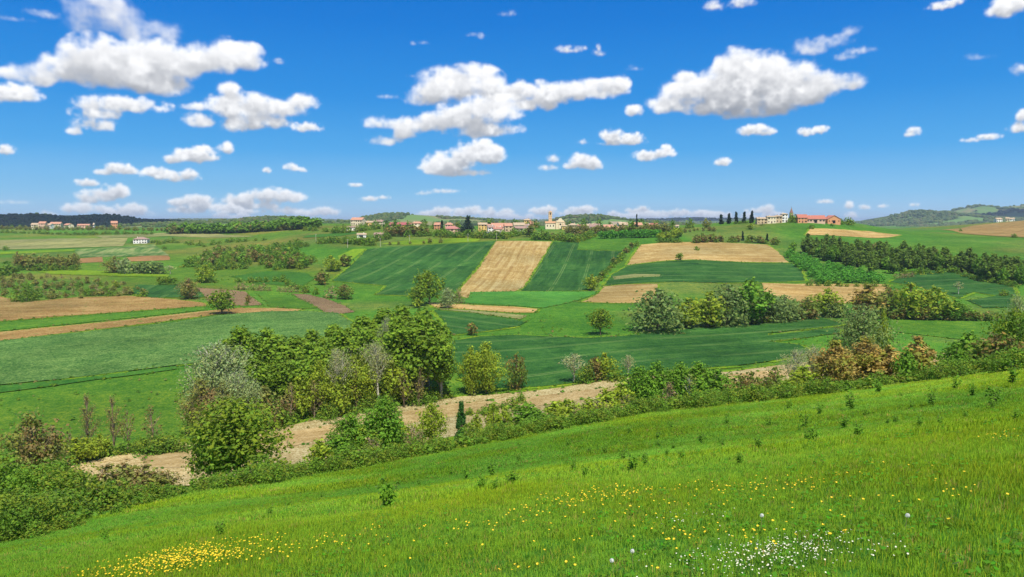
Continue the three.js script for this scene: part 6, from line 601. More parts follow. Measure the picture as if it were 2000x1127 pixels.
function groundMaterial(name, A, B, C, o = {}) {
  const { rows = 0, per = 40, fine = .5, tram = 0, bump = .25, spots = 0, rough = 1, size = 1024 } = o;
  const [map, bumpMap] = surfaceTexture(size, (u, v) => {
    const n1 = noise2(u * 8, v * 8, 8) * .5 + noise2(u * 19, v * 19, 19) * .5, n2 = noise2(u * 61, v * 61, 61), n3 = noise2(u * 240, v * 240, 240), n4 = noise2(u * 470, v * 470, 470);
    const wob = (noise2(u * 5, v * 5, 5) - .5) * .006, uu = u + wob;
    const r1 = noise2(uu * per, v * 3, per) * .55 + noise2(uu * per * 3, v * 5, per * 3) * .45;
    let t = .5 + (n1 - .5) * .5 + (n2 - .5) * .35 + (n3 - .5) * fine + (n4 - .5) * fine + (r1 - .5) * rows, c;
    c = t < .5 ? mix3(A, B, clamp(t * 2, 0, 1)) : mix3(B, C, clamp(t * 2 - 1, 0, 1));
    if (spots && n2 > 1 - spots) c = mix3(c, o.spot, smooth(1 - spots, 1, n2));
    if (tram) { const q = ((u * tram) % 1 + 1) % 1, k = Math.min(Math.abs(q - .46), Math.abs(q - .54)); c = mix3(c, o.tramColor, clamp(1 - k / .03, 0, 1) * .62 * smooth(.25, .5, noise2(u * tram, v * 7, tram))); }
    return [...c, .5 + (n3 - .5) * .5 + (n4 - .5) * .3 + (r1 - .5) * rows * .6];
  });
  const m = new THREE.MeshPhysicalMaterial({ map, bumpMap, bumpScale: bump, roughness: rough, specularIntensity: .12, vertexColors: true });
  m.name = name; m.userData.tile = o.tile ?? 120;
  return m;
}
const G = {
  meadow: groundMaterial('meadow grass', lin('#3f7423'), lin('#5a8f2c'), lin('#86a833'), { fine: .6, tile: 90, rows: .25, per: 14 }),
  wheat: groundMaterial('green wheat', lin('#295725'), lin('#3e6f30'), lin('#588639'), { rows: .75, per: 26, fine: .45, tram: 6, tramColor: lin('#8ba85a'), tile: 110 }),
  crop: groundMaterial('pea crop', lin('#3c682e'), lin('#5d8a40'), lin('#86a856'), { fine: .9, tile: 100, bump: .4, rows: .25 }),
  straw: groundMaterial('tilled pale soil', lin('#ab894a'), lin('#ccab65'), lin('#e8cf8c'), { rows: .8, per: 60, fine: .55, tile: 110, tram: 9, tramColor: lin('#a07a48') }),
  stubble: groundMaterial('straw stubble', lin('#a68f58'), lin('#cfba7e'), lin('#ebdca4'), { rows: .45, per: 50, fine: 1.1, tile: 60, bump: .2 }),
  soil: groundMaterial('bare brown soil', lin('#a68b56'), lin('#c4a970'), lin('#dcc48c'), { rows: .6, per: 60, fine: .6, tile: 80 }),
  brown: groundMaterial('dry brown soil', lin('#90713c'), lin('#b29152'), lin('#ccae70'), { rows: .7, per: 30, fine: .8, tile: 110, spots: .22, spot: lin('#7d8a3c') }),
  mauve: groundMaterial('mauve clods', lin('#7a6344'), lin('#9c815c'), lin('#b59b74'), { rows: .3, fine: 1.2, tile: 70, spots: .2, spot: lin('#6f8a3a'), bump: .5 }),
  red: groundMaterial('red soil', lin('#946a3e'), lin('#b58a55'), lin('#c8a068'), { rows: .4, fine: .6, tile: 90 }),
  olive: groundMaterial('dry grass', lin('#7d8a45'), lin('#a3a562'), lin('#bdb577'), { rows: .7, per: 30, fine: .7, tile: 120 }),
  vine: groundMaterial('vine rows', lin('#4f7a38'), lin('#7c9a50'), lin('#a8ad6c'), { rows: 1.5, per: 20, fine: .5, tile: 120 }),
  clover: groundMaterial('clover', lin('#3d7f30'), lin('#549638'), lin('#70aa40'), { rows: .3, fine: .5, tile: 110 }),
  yellow: groundMaterial('flowering grass', lin('#5a8f20'), lin('#7fa824'), lin('#a9b832'), { fine: .7, tile: 90 }),
  darkgrass: groundMaterial('dark grass', lin('#336a26'), lin('#477d2c'), lin('#629032'), { fine: .6, tile: 100 }),
};

const inPoly = (poly, x, y) => { let c = false; for (let i = 0, j = poly.length - 1; i < poly.length; j = i++) if ((poly[i][1] > y) !== (poly[j][1] > y) && x < (poly[j][0] - poly[i][0]) * (y - poly[i][1]) / (poly[j][1] - poly[i][1]) + poly[i][0]) c = !c; return c; };

// ------------------------------------------------------------------ naming helpers
const taken = new Map();
function numbered(name) { const k = taken.get(name) ?? 0; taken.set(name, k + 1); return k ? name + '_' + String(k).padStart(3, '0') : name; }
const ONES = ['first', 'second', 'third', 'fourth', 'fifth', 'sixth', 'seventh', 'eighth', 'ninth', 'tenth', 'eleventh', 'twelfth', 'thirteenth', 'fourteenth', 'fifteenth', 'sixteenth', 'seventeenth', 'eighteenth', 'nineteenth'];
const TENS = ['twenty', 'thirty', 'forty', 'fifty', 'sixty', 'seventy', 'eighty', 'ninety'];
const ordinal = (k) => k < 19 ? ONES[k] : (k + 1) % 10 ? TENS[Math.floor((k + 1) / 10) - 2] + '-' + ONES[(k + 1) % 10 - 1] : TENS[Math.floor((k + 1) / 10) - 2].replace(/y$/, 'ieth');
const shade = (m) => { m.castShadow = true; m.receiveShadow = true; return m; };
function structure(name, geo, mat) { const m = shade(new THREE.Mesh(geo, mat)); m.name = numbered(name); m.userData.kind = 'structure'; scene.add(m); return m; }
function thing(name, label, category, group) { const g = new THREE.Group(); g.name = numbered(name); g.userData = { label, category }; if (group) g.userData.group = group; scene.add(g); return g; }
function part(parent, name, geo, mat) { const m = shade(new THREE.Mesh(geo, mat)); m.name = name; parent.add(m); return m; }

// ------------------------------------------------------------------ the ground: one sheet from the eye to the horizon
{
  const az = []; for (let a = -180; a < -56; a += 4) az.push(a); for (let a = -56; a < 56; a += .45) az.push(a); for (let a = 56; a <= 180.01; a += 4) az.push(a);
  const rr = [0.4]; while (rr.at(-1) < 32000) rr.push(rr.at(-1) * (rr.at(-1) < 1600 ? 1.024 : 1.1));
  const pos = [], uv = [], col = [], idx = [], C = az.length;
  for (const r of rr) for (const a of az) {
    const t = THREE.MathUtils.degToRad(a), x = Math.sin(t) * r, z = -Math.cos(t) * r;
    const bump = r < 95 ? (fbm2(x * .35, z * .35, 3) - .5) * .22 * smooth(1, 6, r) * smooth(95, 75, r) : 0;
    pos.push(x, height(x, z) + bump, z); uv.push(x / 90, z / 90);
    const n = fbm2(x * .02, z * .02, 4), m = fbm2(x * .006 + 50, z * .006, 3), k = .62 + .76 * n, dry = r > 300 ? smooth(.47, .66, fbm2(x * .009 + 90, z * .013 + 40, 4)) : 0;
    col.push(k * lerp(.85, 1.22, smooth(.35, .7, m)) * (1 + dry * .75), k * (1 - dry * .06), k * (1 + dry * .7));
  }
  for (let j = 0; j < rr.length - 1; j++) for (let i = 0; i < C - 1; i++) { const a = j * C + i; idx.push(a, a + 1, a + C, a + 1, a + C + 1, a + C); }
  const g = new THREE.BufferGeometry();
  g.setAttribute('position', new THREE.Float32BufferAttribute(pos, 3)); g.setAttribute('uv', new THREE.Float32BufferAttribute(uv, 2)); g.setAttribute('color', new THREE.Float32BufferAttribute(col, 3));
  g.setIndex(idx); g.computeVertexNormals();
  structure('ground', g, G.meadow);
}

// ------------------------------------------------------------------ fields, each a sheet of crop laid over the relief
function drape(poly, maxEdge, lift, angle, tile, seed, varies) {
  const contour = poly.map(([x, z]) => new THREE.Vector2(x, z)), tris = THREE.ShapeUtils.triangulateShape(contour, []);
  const P = contour.map((p) => [p.x, p.y]), mid = new Map(), out = [];
  const half = (a, b) => { const k = a < b ? a * 1e6 + b : b * 1e6 + a; if (!mid.has(k)) { mid.set(k, P.length); P.push([(P[a][0] + P[b][0]) / 2, (P[a][1] + P[b][1]) / 2]); } return mid.get(k); };
  const len = (a, b) => Math.hypot(P[a][0] - P[b][0], P[a][1] - P[b][1]);
  const stack = tris.map((t) => [...t]);
  while (stack.length) {
    const [a, b, c] = stack.pop(), ab = len(a, b), bc = len(b, c), ca = len(c, a), m = Math.max(ab, bc, ca);
    if (m <= maxEdge) { out.push([a, b, c]); continue; }
    if (m === ab) { const k = half(a, b); stack.push([a, k, c], [k, b, c]); } else if (m === bc) { const k = half(b, c); stack.push([a, b, k], [a, k, c]); } else { const k = half(c, a); stack.push([a, b, k], [b, c, k]); }
  }
  const pos = [], uv = [], col = [], idx = [], ca = Math.cos(angle), sa = Math.sin(angle);
  for (const [x, z] of P) {
    pos.push(x, height(x, z) + lift, z); uv.push((-x * sa + z * ca) / tile + seed * .37, (x * ca + z * sa) / tile);
    const n = 1 + (fbm2(x * .03 + seed * 9, z * .03, 4) - .5) * varies + (fbm2(x * .13 + seed * 5, z * .13 + 70, 3) - .5) * varies * .6, m = 1 + (fbm2(x * .011 + seed * 3, z * .011 + 30, 3) - .5) * varies * .8;
    col.push(n * m ** 1.4, n * m, n * m ** .9);
  }
  for (const [a, b, c] of out) { const ax = P[a], bx = P[b], cx = P[c], s = (bx[0] - ax[0]) * (cx[1] - ax[1]) - (bx[1] - ax[1]) * (cx[0] - ax[0]); s > 0 ? idx.push(a, c, b) : idx.push(a, b, c); }
  const g = new THREE.BufferGeometry();
  g.setAttribute('position', new THREE.Float32BufferAttribute(pos, 3)); g.setAttribute('uv', new THREE.Float32BufferAttribute(uv, 2)); g.setAttribute('color', new THREE.Float32BufferAttribute(col, 3));
  g.setIndex(idx); g.computeVertexNormals();
  return g;
}
// field edges: the surveyed corners, with a little unevenness between them
function natural(poly, seed) {
  const r = rngOf(seed + 400), out = [];
  for (let i = 0; i < poly.length; i++) {
    const a = poly[i], b = poly[(i + 1) % poly.length], L = Math.hypot(b[0] - a[0], b[1] - a[1]), n = clamp(Math.round(L / 7), 1, 14);
    for (let k = 0; k < n; k++) { const t = k / n, w = k ? Math.min(1, L / 30) * 1.1 : 0; out.push([lerp(a[0], b[0], t) + (r() - .5) * w, lerp(a[1], b[1], t) + (r() - .5) * w]); }
  }
  return out;
}
function margin(poly, seed, lift) {                  // uncut grass along a field edge
  const r = rngOf(seed + 800), pos = [], uv = [], col = [], idx = []; let area = 0;
  poly.forEach((a, i) => { const b = poly[(i + 1) % poly.length]; area += a[0] * b[1] - b[0] * a[1]; });
  const sg = area > 0 ? 1 : -1;
  poly.forEach((a, i) => {
    const b = poly[(i + 1) % poly.length], L = Math.hypot(b[0] - a[0], b[1] - a[1]), n = Math.max(1, Math.round(L / 6)), nx = (b[1] - a[1]) / L * sg, nz = -(b[0] - a[0]) / L * sg;
    if (noise3(a[0] * .05, seed, a[1] * .05) < .36) return;
    const o = pos.length / 3;
    for (let k = 0; k <= n; k++) for (const s of [-.8, lerp(1.2, 2.6, r())]) { const x = lerp(a[0], b[0], k / n) + nx * s, z = lerp(a[1], b[1], k / n) + nz * s; pos.push(x, height(x, z) + lift * .6, z); uv.push(x / 90, z / 90); const q = lerp(.8, 1.15, r()); col.push(q, q, q); }
    for (let k = 0; k < n; k++) { const e = o + k * 2; idx.push(e, e + 1, e + 2, e + 1, e + 3, e + 2); }
  });
  if (!idx.length) return;
  const g = new THREE.BufferGeometry(); g.setAttribute('position', new THREE.Float32BufferAttribute(pos, 3)); g.setAttribute('uv', new THREE.Float32BufferAttribute(uv, 2)); g.setAttribute('color', new THREE.Float32BufferAttribute(col, 3)); g.setIndex(idx); g.computeVertexNormals();
  const nn = g.attributes.normal; if (nn.getY(0) < 0) { for (let k = 0; k < idx.length; k += 3) [idx[k + 1], idx[k + 2]] = [idx[k + 2], idx[k + 1]]; g.setIndex(idx); g.computeVertexNormals(); }
  structure('grass_margin', g, G.yellow);
}
FIELDS.forEach((f, i) => {
  const m = G[f.k];
  if ('wheat crop straw stubble brown'.includes(f.k)) margin(f.p, i, f.h);
  structure(f.n, drape(natural(f.p, i), 9, f.h, f.a, m.userData.tile, i, f.k === 'wheat' ? .6 : .65), m);
});

// ------------------------------------------------------------------ far hills and their woods
const hillTop = (h, x) => { const p = h.p; if (x <= p[0][0]) return p[0][1]; for (let i = 1; i < p.length; i++) if (x <= p[i][0]) { const t = (x - p[i - 1][0]) / (p[i][0] - p[i - 1][0]), s = t * t * (3 - 2 * t); return lerp(p[i - 1][1], p[i][1], lerp(t, s, .6)); } return p.at(-1)[1]; };
const hillMat = new THREE.MeshStandardMaterial({ vertexColors: true, roughness: 1 }); hillMat.name = 'wooded hillside';
const woodMat = new THREE.MeshStandardMaterial({ color: 0xffffff, roughness: 1 }); woodMat.name = 'distant foliage';
const crownLump = new THREE.IcosahedronGeometry(1, 1);
{ const p = crownLump.attributes.position; for (let i = 0; i < p.count; i++) { const k = .75 + .5 * noise3(p.getX(i) * 1.7 + 9, p.getY(i) * 1.7, p.getZ(i) * 1.7); p.setXYZ(i, p.getX(i) * k, p.getY(i) * k, p.getZ(i) * k); } crownLump.computeVertexNormals(); }
HILLS.forEach((h, hi) => {
  const NX = 150, NZ = 40, x0 = h.p[0][0], x1 = h.p.at(-1)[0], pos = [], col = [], idx = [], r = rngOf(hi + 60);
  const at = (x, z) => { const s = clamp((z - h.z) / h.w, -1, 1), b = Math.cos(s * Math.PI / 2) ** 1.4, f = h.w / 420; return h.b - 6 + (hillTop(h, x) - h.b + 6) * b * (1 - .3 * Math.abs(s) * noise3(x / (150 * f), 3, z / (150 * f) + h.s * 7)) ; };
  const wooded = (x, z) => { const f = 1 / (h.w * .3); return fbm2(x * f + h.s * 11, z * f * 1.6, 4) < (h.l === 'dark' ? .9 : h.l === 'right' ? .54 : .56); };
  for (let j = 0; j <= NZ; j++) for (let i = 0; i <= NX; i++) {
    const x = lerp(x0, x1, i / NX), z = h.z + lerp(-h.w, h.w, j / NZ);
    pos.push(x, at(x, z), z); const w = wooded(x, z), n = fbm2(x * .01, z * .01, 3);
    const c = w ? lin('#2c4a22', .6) : mix3(lin('#6f9440', .7), lin('#9a8f5c', .7), smooth(.5, .75, n)); col.push(...c);
  }
  for (let j = 0; j < NZ; j++) for (let i = 0; i < NX; i++) { const a = j * (NX + 1) + i; idx.push(a, a + NX + 1, a + 1, a + 1, a + NX + 1, a + NX + 2); }
  const g = new THREE.BufferGeometry(); g.setAttribute('position', new THREE.Float32BufferAttribute(pos, 3)); g.setAttribute('color', new THREE.Float32BufferAttribute(col, 3)); g.setIndex(idx); g.computeVertexNormals();
  structure('hill', g, hillMat);
  const spots = [], count = Math.round(5200 * Math.min(1.6, (x1 - x0) / 1800)), s0 = Math.max(4.5, -h.z / 480);
  for (let k = 0; k < count * 2 && spots.length < count; k++) { const x = lerp(x0, x1, r()), z = h.z + lerp(-h.w * .12, h.w, r()); if (wooded(x, z)) spots.push([x, z]); }
  const wood = shade(new THREE.InstancedMesh(crownLump, woodMat, spots.length)), M = new THREE.Matrix4(), q = new THREE.Quaternion(), e = new THREE.Euler(), c = new THREE.Color();
  spots.forEach(([x, z], k) => { const s = s0 * lerp(.6, 1.25, r()); M.compose(new THREE.Vector3(x, at(x, z) + s * .35, z), q.setFromEuler(e.set(0, r() * 6.3, 0)), new THREE.Vector3(s, s * lerp(.8, 1.2, r()), s)); wood.setMatrixAt(k, M); const t = r(); c.setRGB(...(t < .7 ? mix3([.035, .07, .018], [.075, .12, .022], r()) : mix3([.09, .09, .035], [.10, .14, .03], r()))); wood.setColorAt(k, c); });
  wood.name = numbered('forest'); wood.userData = { kind: 'stuff', label: 'distant woodland covering the far hills', category: 'forest' }; scene.add(wood);
});

// cumulus out of view, placed so that their shadows fall on the far ridges
{
  const cloudMat = new THREE.MeshStandardMaterial({ color: 0xf4f4f4, roughness: 1 }); cloudMat.name = 'cloud_out_of_view';
  [[-1450, -2650, 900, 560, 1150], [-500, -2900, 420, 380, 1150], [1900, -5050, 520, 330, 1500], [3050, -4700, 620, 260, 1500], [1300, -6900, 1500, 700, 3300]].forEach(([x, z, rx, rz, alt], k) => {
    const t = alt / SUN.y, r = rngOf(k + 30), lumps = [];
    for (let q = 0; q < 9; q++) { const s = lerp(.35, .6, r()), a = r() * 6.3, d = Math.sqrt(r()) * .6, g = new THREE.IcosahedronGeometry(1, 3), p = g.attributes.position; for (let i = 0; i < p.count; i++) { const w = .8 + .4 * fbm3(p.getX(i) * 2 + q * 5, p.getY(i) * 2, p.getZ(i) * 2 + k, 3), y = p.getY(i); p.setXYZ(i, p.getX(i) * w, y * w * (y < 0 ? .35 : 1), p.getZ(i) * w); } g.scale(rx * s, 130, rz * s).translate(Math.cos(a) * d * rx, r() * 40, Math.sin(a) * d * rz); lumps.push(g); }
    const g = mergeGeometries(lumps); g.computeVertexNormals(); const m = structure('cloud_out_of_view', g, cloudMat); m.position.set(x + SUN.x * t, alt, z + SUN.z * t);
  });
}

// ------------------------------------------------------------------ trees and shrubs
const leafMat = new THREE.MeshPhysicalMaterial({ vertexColors: true, roughness: .9, transmission: .46, thickness: 0, specularIntensity: .12 }); leafMat.name = 'leaves';
const barkMats = new Map();
const bark = (rgb) => { const k = rgb.join(); if (!barkMats.has(k)) { const m = new THREE.MeshStandardMaterial({ color: new THREE.Color().setRGB(...rgb), roughness: 1 }); m.name = 'bark'; barkMats.set(k, m); } return barkMats.get(k); };
class Leaves {
  constructor() { this.p = []; this.n = []; this.c = []; this.i = []; }
  add(x, y, z, nx, ny, nz, s, col, r) {
    let dx = r() - .5, dy = r() - .35, dz = r() - .5; const d = dx * nx + dy * ny + dz * nz; dx -= d * nx; dy -= d * ny; dz -= d * nz;
    let l = Math.hypot(dx, dy, dz) || 1; dx *= s * .55 / l; dy *= s * .55 / l; dz *= s * .55 / l;
    const k = .62, sx = (ny * dz - nz * dy) * k, sy = (nz * dx - nx * dz) * k, sz = (nx * dy - ny * dx) * k, b = this.p.length / 3, f = s * .12;
    this.p.push(x - dx, y - dy, z - dz, x + sx - nx * f, y + sy - ny * f, z + sz - nz * f, x + dx, y + dy, z + dz, x - sx - nx * f, y - sy - ny * f, z - sz - nz * f);
    for (let q = 0; q < 4; q++) { this.n.push(nx, ny, nz); this.c.push(col[0], col[1], col[2]); }
    this.i.push(b, b + 2, b + 1, b, b + 3, b + 2);
  }
  build() { const g = new THREE.BufferGeometry(); g.setAttribute('position', new THREE.Float32BufferAttribute(this.p, 3)); g.setAttribute('normal', new THREE.Float32BufferAttribute(this.n, 3)); g.setAttribute('color', new THREE.Float32BufferAttribute(this.c, 3)); g.setIndex(this.i); return g; }
}
class Wood {                                          // tapered limbs
  constructor() { this.p = []; this.i = []; }
  limb(a, b, ra, rb, sides) {
    const d = new THREE.Vector3(b[0] - a[0], b[1] - a[1], b[2] - a[2]).normalize(), u = new THREE.Vector3(Math.abs(d.y) > .9 ? 1 : 0, Math.abs(d.y) > .9 ? 0 : 1, 0).cross(d).normalize(), v = d.clone().cross(u), o = this.p.length / 3;
    for (const [c, q] of [[a, ra], [b, rb]]) for (let k = 0; k < sides; k++) { const t = k / sides * 6.283, cs = Math.cos(t) * q, sn = Math.sin(t) * q; this.p.push(c[0] + u.x * cs + v.x * sn, c[1] + u.y * cs + v.y * sn, c[2] + u.z * cs + v.z * sn); }
    for (let k = 0; k < sides; k++) { const k1 = (k + 1) % sides; this.i.push(o + k, o + k1, o + sides + k, o + k1, o + sides + k1, o + sides + k); }
  }
  build() { const g = new THREE.BufferGeometry(); g.setAttribute('position', new THREE.Float32BufferAttribute(this.p, 3)); g.setIndex(this.i); g.computeVertexNormals(); return g; }
}
// kinds: asp = width over height; low = where the crown starts; col = leaf colour; fill = share of leaves; form = outline
const KINDS = {
  poplar: { asp: .46, low: .3, col: [.105, .168, .014], bark: [.34, .32, .26], form: 'egg', puffs: 26, fill: 1.1, name: 'poplar_tree' },
  greentree: { asp: .72, low: .14, col: [.082, .160, .014], bark: [.16, .13, .09], form: 'egg', puffs: 22, fill: 1.05, name: 'leafy_tree' },
  oak: { asp: .92, low: .24, col: [.105, .150, .012], bark: [.12, .09, .06], form: 'round', puffs: 26, fill: 1.1, mix: [[.075, .135, .012], .45], name: 'round_tree' },
  darktree: { asp: .5, low: .05, col: [.078, .125, .016], bark: [.12, .1, .07], form: 'egg', puffs: 18, fill: 1.05, name: 'dark_tree' },
  yellowgreen: { asp: .7, low: .1, col: [.15, .195, .016], bark: [.2, .16, .1], form: 'egg', puffs: 20, fill: .8, name: 'light_green_tree' },
  greyolive: { asp: .75, low: .08, col: [.135, .145, .03], bark: [.2, .16, .11], form: 'egg', puffs: 22, fill: .95, ls: .85, twigs: 1, mix: [[.15, .11, .04], .25], name: 'budding_tree' },
  rusty: { asp: .8, low: .08, col: [.145, .112, .030], bark: [.2, .14, .09], form: 'egg', puffs: 20, fill: .8, twigs: 1, mix: [[.095, .135, .018], .5], name: 'brown_tree' },
  orange: { asp: .6, low: .08, col: [.235, .175, .045], bark: [.2, .15, .1], form: 'egg', puffs: 24, fill: .9, twigs: 1, mix: [[.14, .145, .022], .4], name: 'orange_tree' },
  pale: { asp: .8, low: .16, col: [.155, .195, .07], bark: [.5, .47, .38], form: 'dome', puffs: 30, fill: 1.6, ls: .75, twigs: 1, name: 'silver_tree' },
  willow: { asp: .98, low: .06, col: [.112, .158, .042], bark: [.16, .13, .1], form: 'dome', puffs: 34, fill: 1.25, name: 'willow_tree' },
  bush: { asp: 1.1, low: 0, col: [.082, .150, .013], bark: [.14, .11, .07], form: 'mound', puffs: 16, fill: 1, mix: [[.12, .155, .014], .28], name: 'bush' },
  darkbush: { asp: 1.05, low: 0, col: [.072, .136, .013], bark: [.1, .08, .05], form: 'mound', puffs: 16, fill: 1, mix: [[.105, .145, .014], .35], name: 'shrub' },
  oldwood: { asp: .9, low: .05, col: [.20, .145, .07], bark: [.27, .2, .14], form: 'mound', puffs: 14, fill: .5, twigs: 2, mix: [[.1, .135, .02], .45], name: 'twiggy_shrub' },
  bare: { asp: .6, low: .38, col: [.19, .205, .085], bark: [.52, .48, .38], form: 'fan', puffs: 14, fill: .5, ls: .55, twigs: 1, name: 'bare_tree' },
  thin: { asp: .5, low: .2, col: [.15, .14, .035], bark: [.26, .19, .12], form: 'egg', puffs: 10, fill: .16, ls: .7, twigs: 2, name: 'thin_tree' },
  plantation: { asp: .95, low: .12, col: [.06, .175, .016], bark: [.14, .11, .07], form: 'round', puffs: 14, fill: 1, name: 'plantation_tree' },
  cypress: { asp: .42, low: .02, col: [.013, .03, .013], bark: [.08, .06, .04], form: 'spire', puffs: 18, fill: 1.3, name: 'cypress_tree' },
  cedar: { asp: .75, low: .1, col: [.018, .036, .022], bark: [.08, .06, .05], form: 'cone', puffs: 22, fill: 1.1, name: 'cedar_tree' },
  ivy: { asp: .45, low: 0, col: [.028, .085, .014], bark: [.12, .1, .07], form: 'spire', puffs: 22, fill: 1.3, name: 'ivy_column' },
  deadtrunk: { asp: .3, low: .5, col: [.12, .15, .03], bark: [.4, .36, .3], form: 'egg', puffs: 6, fill: .1, twigs: 1, name: 'dead_tree' },
};
const LODS = { A: { n: 5200, s: .034, tw: 1 }, B: { n: 1150, s: .068, tw: .5 }, C: { n: 250, s: .15, tw: .2 } };
const outline = { dome: (t) => Math.sqrt(Math.max(0, 1 - Math.max(0, (t - .35) / .65) ** 2)) * Math.min(1, .78 + t * .9), fan: (t) => Math.min(1, .25 + t * 1.5) * Math.sqrt(Math.max(.02, 1 - Math.max(0, (t - .55) / .45) ** 2)),  egg: (t) => Math.sin(Math.PI * Math.min(1, t * .93 + .09)) ** .7, round: (t) => Math.sqrt(Math.max(0, 1 - (2 * t - 1) ** 2)) * .95 + .05, mound: (t) => Math.sqrt(Math.max(0, 1 - t ** 2.2)), spire: (t) => Math.min(1, t * 5 + .35) * (1 - t) ** .75 + .04, cone: (t) => Math.min(1, t * 6 + .3) * (1 - t) ** .9 + .05 };
const treeGeo = new Map();
function treeGeometry(kind, lod, variant) {
  const key = kind + lod + variant; if (treeGeo.has(key)) return treeGeo.get(key);
  const K = KINDS[kind], L = LODS[lod], r = rngOf(variant * 131 + Object.keys(KINDS).indexOf(kind) * 977 + 5), R = K.asp / 2, prof = outline[K.form];
  const lean = [(r() - .5) * .06, (r() - .5) * .06], puffs = [], P = Math.round(K.puffs * 1.5);
  for (let k = 0; k < P; k++) {
    const t = (k + .2 + .6 * r()) / P, y = lerp(K.low, .93, K.form === 'mound' ? t ** 1.2 : t), a = k * 2.399 + r() * 1.1, pr = prof(t) * R, core = r() < .22 ? .2 : lerp(.45, .82, r());
    const q = Math.max(.055, pr * lerp(.34, .62, r())) * (K.form === 'spire' ? .9 : 1);
    puffs.push([Math.cos(a) * pr * core + lean[0] * y, y, Math.sin(a) * pr * core + lean[1] * y, q, q * lerp(.75, 1.15, r()), q]);
  }
  if (K.form !== 'mound') puffs.push([lean[0], .93, lean[1], R * .3, .07, R * .3]);
  const wood = new Wood(), tr = K.form === 'mound' ? .012 : .02, top = K.form === 'mound' ? .5 : .86;
  let prev = [0, -.03, 0]; const knots = [];
  for (let k = 1; k <= 5; k++) { const y = top * k / 5, c = [lean[0] * y + (r() - .5) * .02, y, lean[1] * y + (r() - .5) * .02]; wood.limb(prev, c, tr * (1.15 - .19 * (k - 1)), tr * (1.15 - .19 * k), lod === 'C' ? 4 : 6); knots.push(prev); prev = c; }
  if (lod !== 'C') for (const p of puffs) { const y = Math.max(.03, p[1] - lerp(.12, .26, r())), from = [lean[0] * y, Math.min(y, top), lean[1] * y]; const mid = [lerp(from[0], p[0], .55), lerp(from[1], p[1], .4), lerp(from[2], p[2], .55)]; wood.limb(from, mid, tr * .5, tr * .3, 3); wood.limb(mid, p, tr * .3, tr * .12, 3); }
  if (K.twigs) {
    const n = Math.round([0, 5, 10, 13][K.twigs] * L.tw);
    for (const p of puffs) for (let k = 0; k < n; k++) {
      const y = p[1], from = [p[0] * .55, y - p[4] * .8 - .05 * r(), p[2] * .55], th = r() * 6.283, up = .3 + r(), o = [p[0] + Math.cos(th) * p[3] * lerp(.4, 1.1, r()), y + p[4] * lerp(-.2, 1.1, r()) * up, p[2] + Math.sin(th) * p[5] * lerp(.4, 1.1, r())];
      wood.limb(from, o, .0034, .0014, 3);
    }
  }
  const leaves = new Leaves(), n = Math.max(12, Math.round(L.n * K.fill)), s0 = L.s * (K.ls ?? (K.fill < .6 ? .75 : 1));
  let vol = 0; const cum = puffs.map((p) => (vol += p[3] * p[4] + .0006));
  const tone = puffs.map(() => lerp(.84, 1.18, r())), hue = puffs.map(() => K.mix && r() < K.mix[1] ? K.mix[0] : K.col);
  for (let k = 0; k < n; k++) {
    const v = r() * vol; let pi = cum.findIndex((c) => c >= v); if (pi < 0) pi = puffs.length - 1; const p = puffs[pi];
    let dx = r() * 2 - 1, dy = r() * 2 - 1, dz = r() * 2 - 1, l = Math.hypot(dx, dy, dz) || 1; dx /= l; dy /= l; dz /= l;
    const q = (r() < .8 ? lerp(.55, 1.25, r()) : r() * .7), x = p[0] + dx * p[3] * q, y = Math.max(.012, p[1] + dy * p[4] * q), z = p[2] + dz * p[5] * q;
    let nx = dx * .75 + (r() - .5) * 1.3, ny = dy * .75 + .25 + (r() - .5) * 1.3, nz = dz * .75 + (r() - .5) * 1.3; l = Math.hypot(nx, ny, nz) || 1; nx /= l; ny /= l; nz /= l;
    const j = tone[pi] * lerp(.7, 1.32, r()), w = lerp(.88, 1.14, r()), c = hue[pi].map((v) => v * 2.15);
    leaves.add(x, y, z, nx, ny, nz, s0 * lerp(.5, 1.55, r()), [c[0] * j * w, c[1] * j, c[2] * j / w], r);
  }
  const g = { wood: wood.build(), leaves: leaves.build() };
  treeGeo.set(key, g); return g;
}
function plant(kind, label, group, [x, z, h, w], n, name) {
  const K = KINDS[kind], px = h / Math.hypot(x, z) * 731, lod = px > 48 ? 'A' : px > 15 ? 'B' : 'C', shrub = K.form === 'mound', r = rngOf(n * 7 + 3), g = treeGeometry(kind, lod, Math.floor(r() * (lod === 'A' ? 4 : 5)));
  const t = thing(name ?? K.name, label, shrub ? 'bush' : 'tree', group);
  t.position.set(x, height(x, z), z); t.rotation.y = r() * 6.283; t.scale.set(w / K.asp, h, w / K.asp);
  part(t, shrub ? 'stems' : 'trunk', g.wood, bark(K.bark)); part(t, shrub ? 'foliage' : 'crown', g.leaves, leafMat);
}
let planted = 0;
for (const s of TREE_SETS) s.i.forEach((it, k) => plant(s.t, s.i.length < 2 ? s.l : s.l + ', ' + ordinal(k) + ' from the left', s.g || (s.i.length > 1 ? s.l : undefined), it, planted++, s.n));

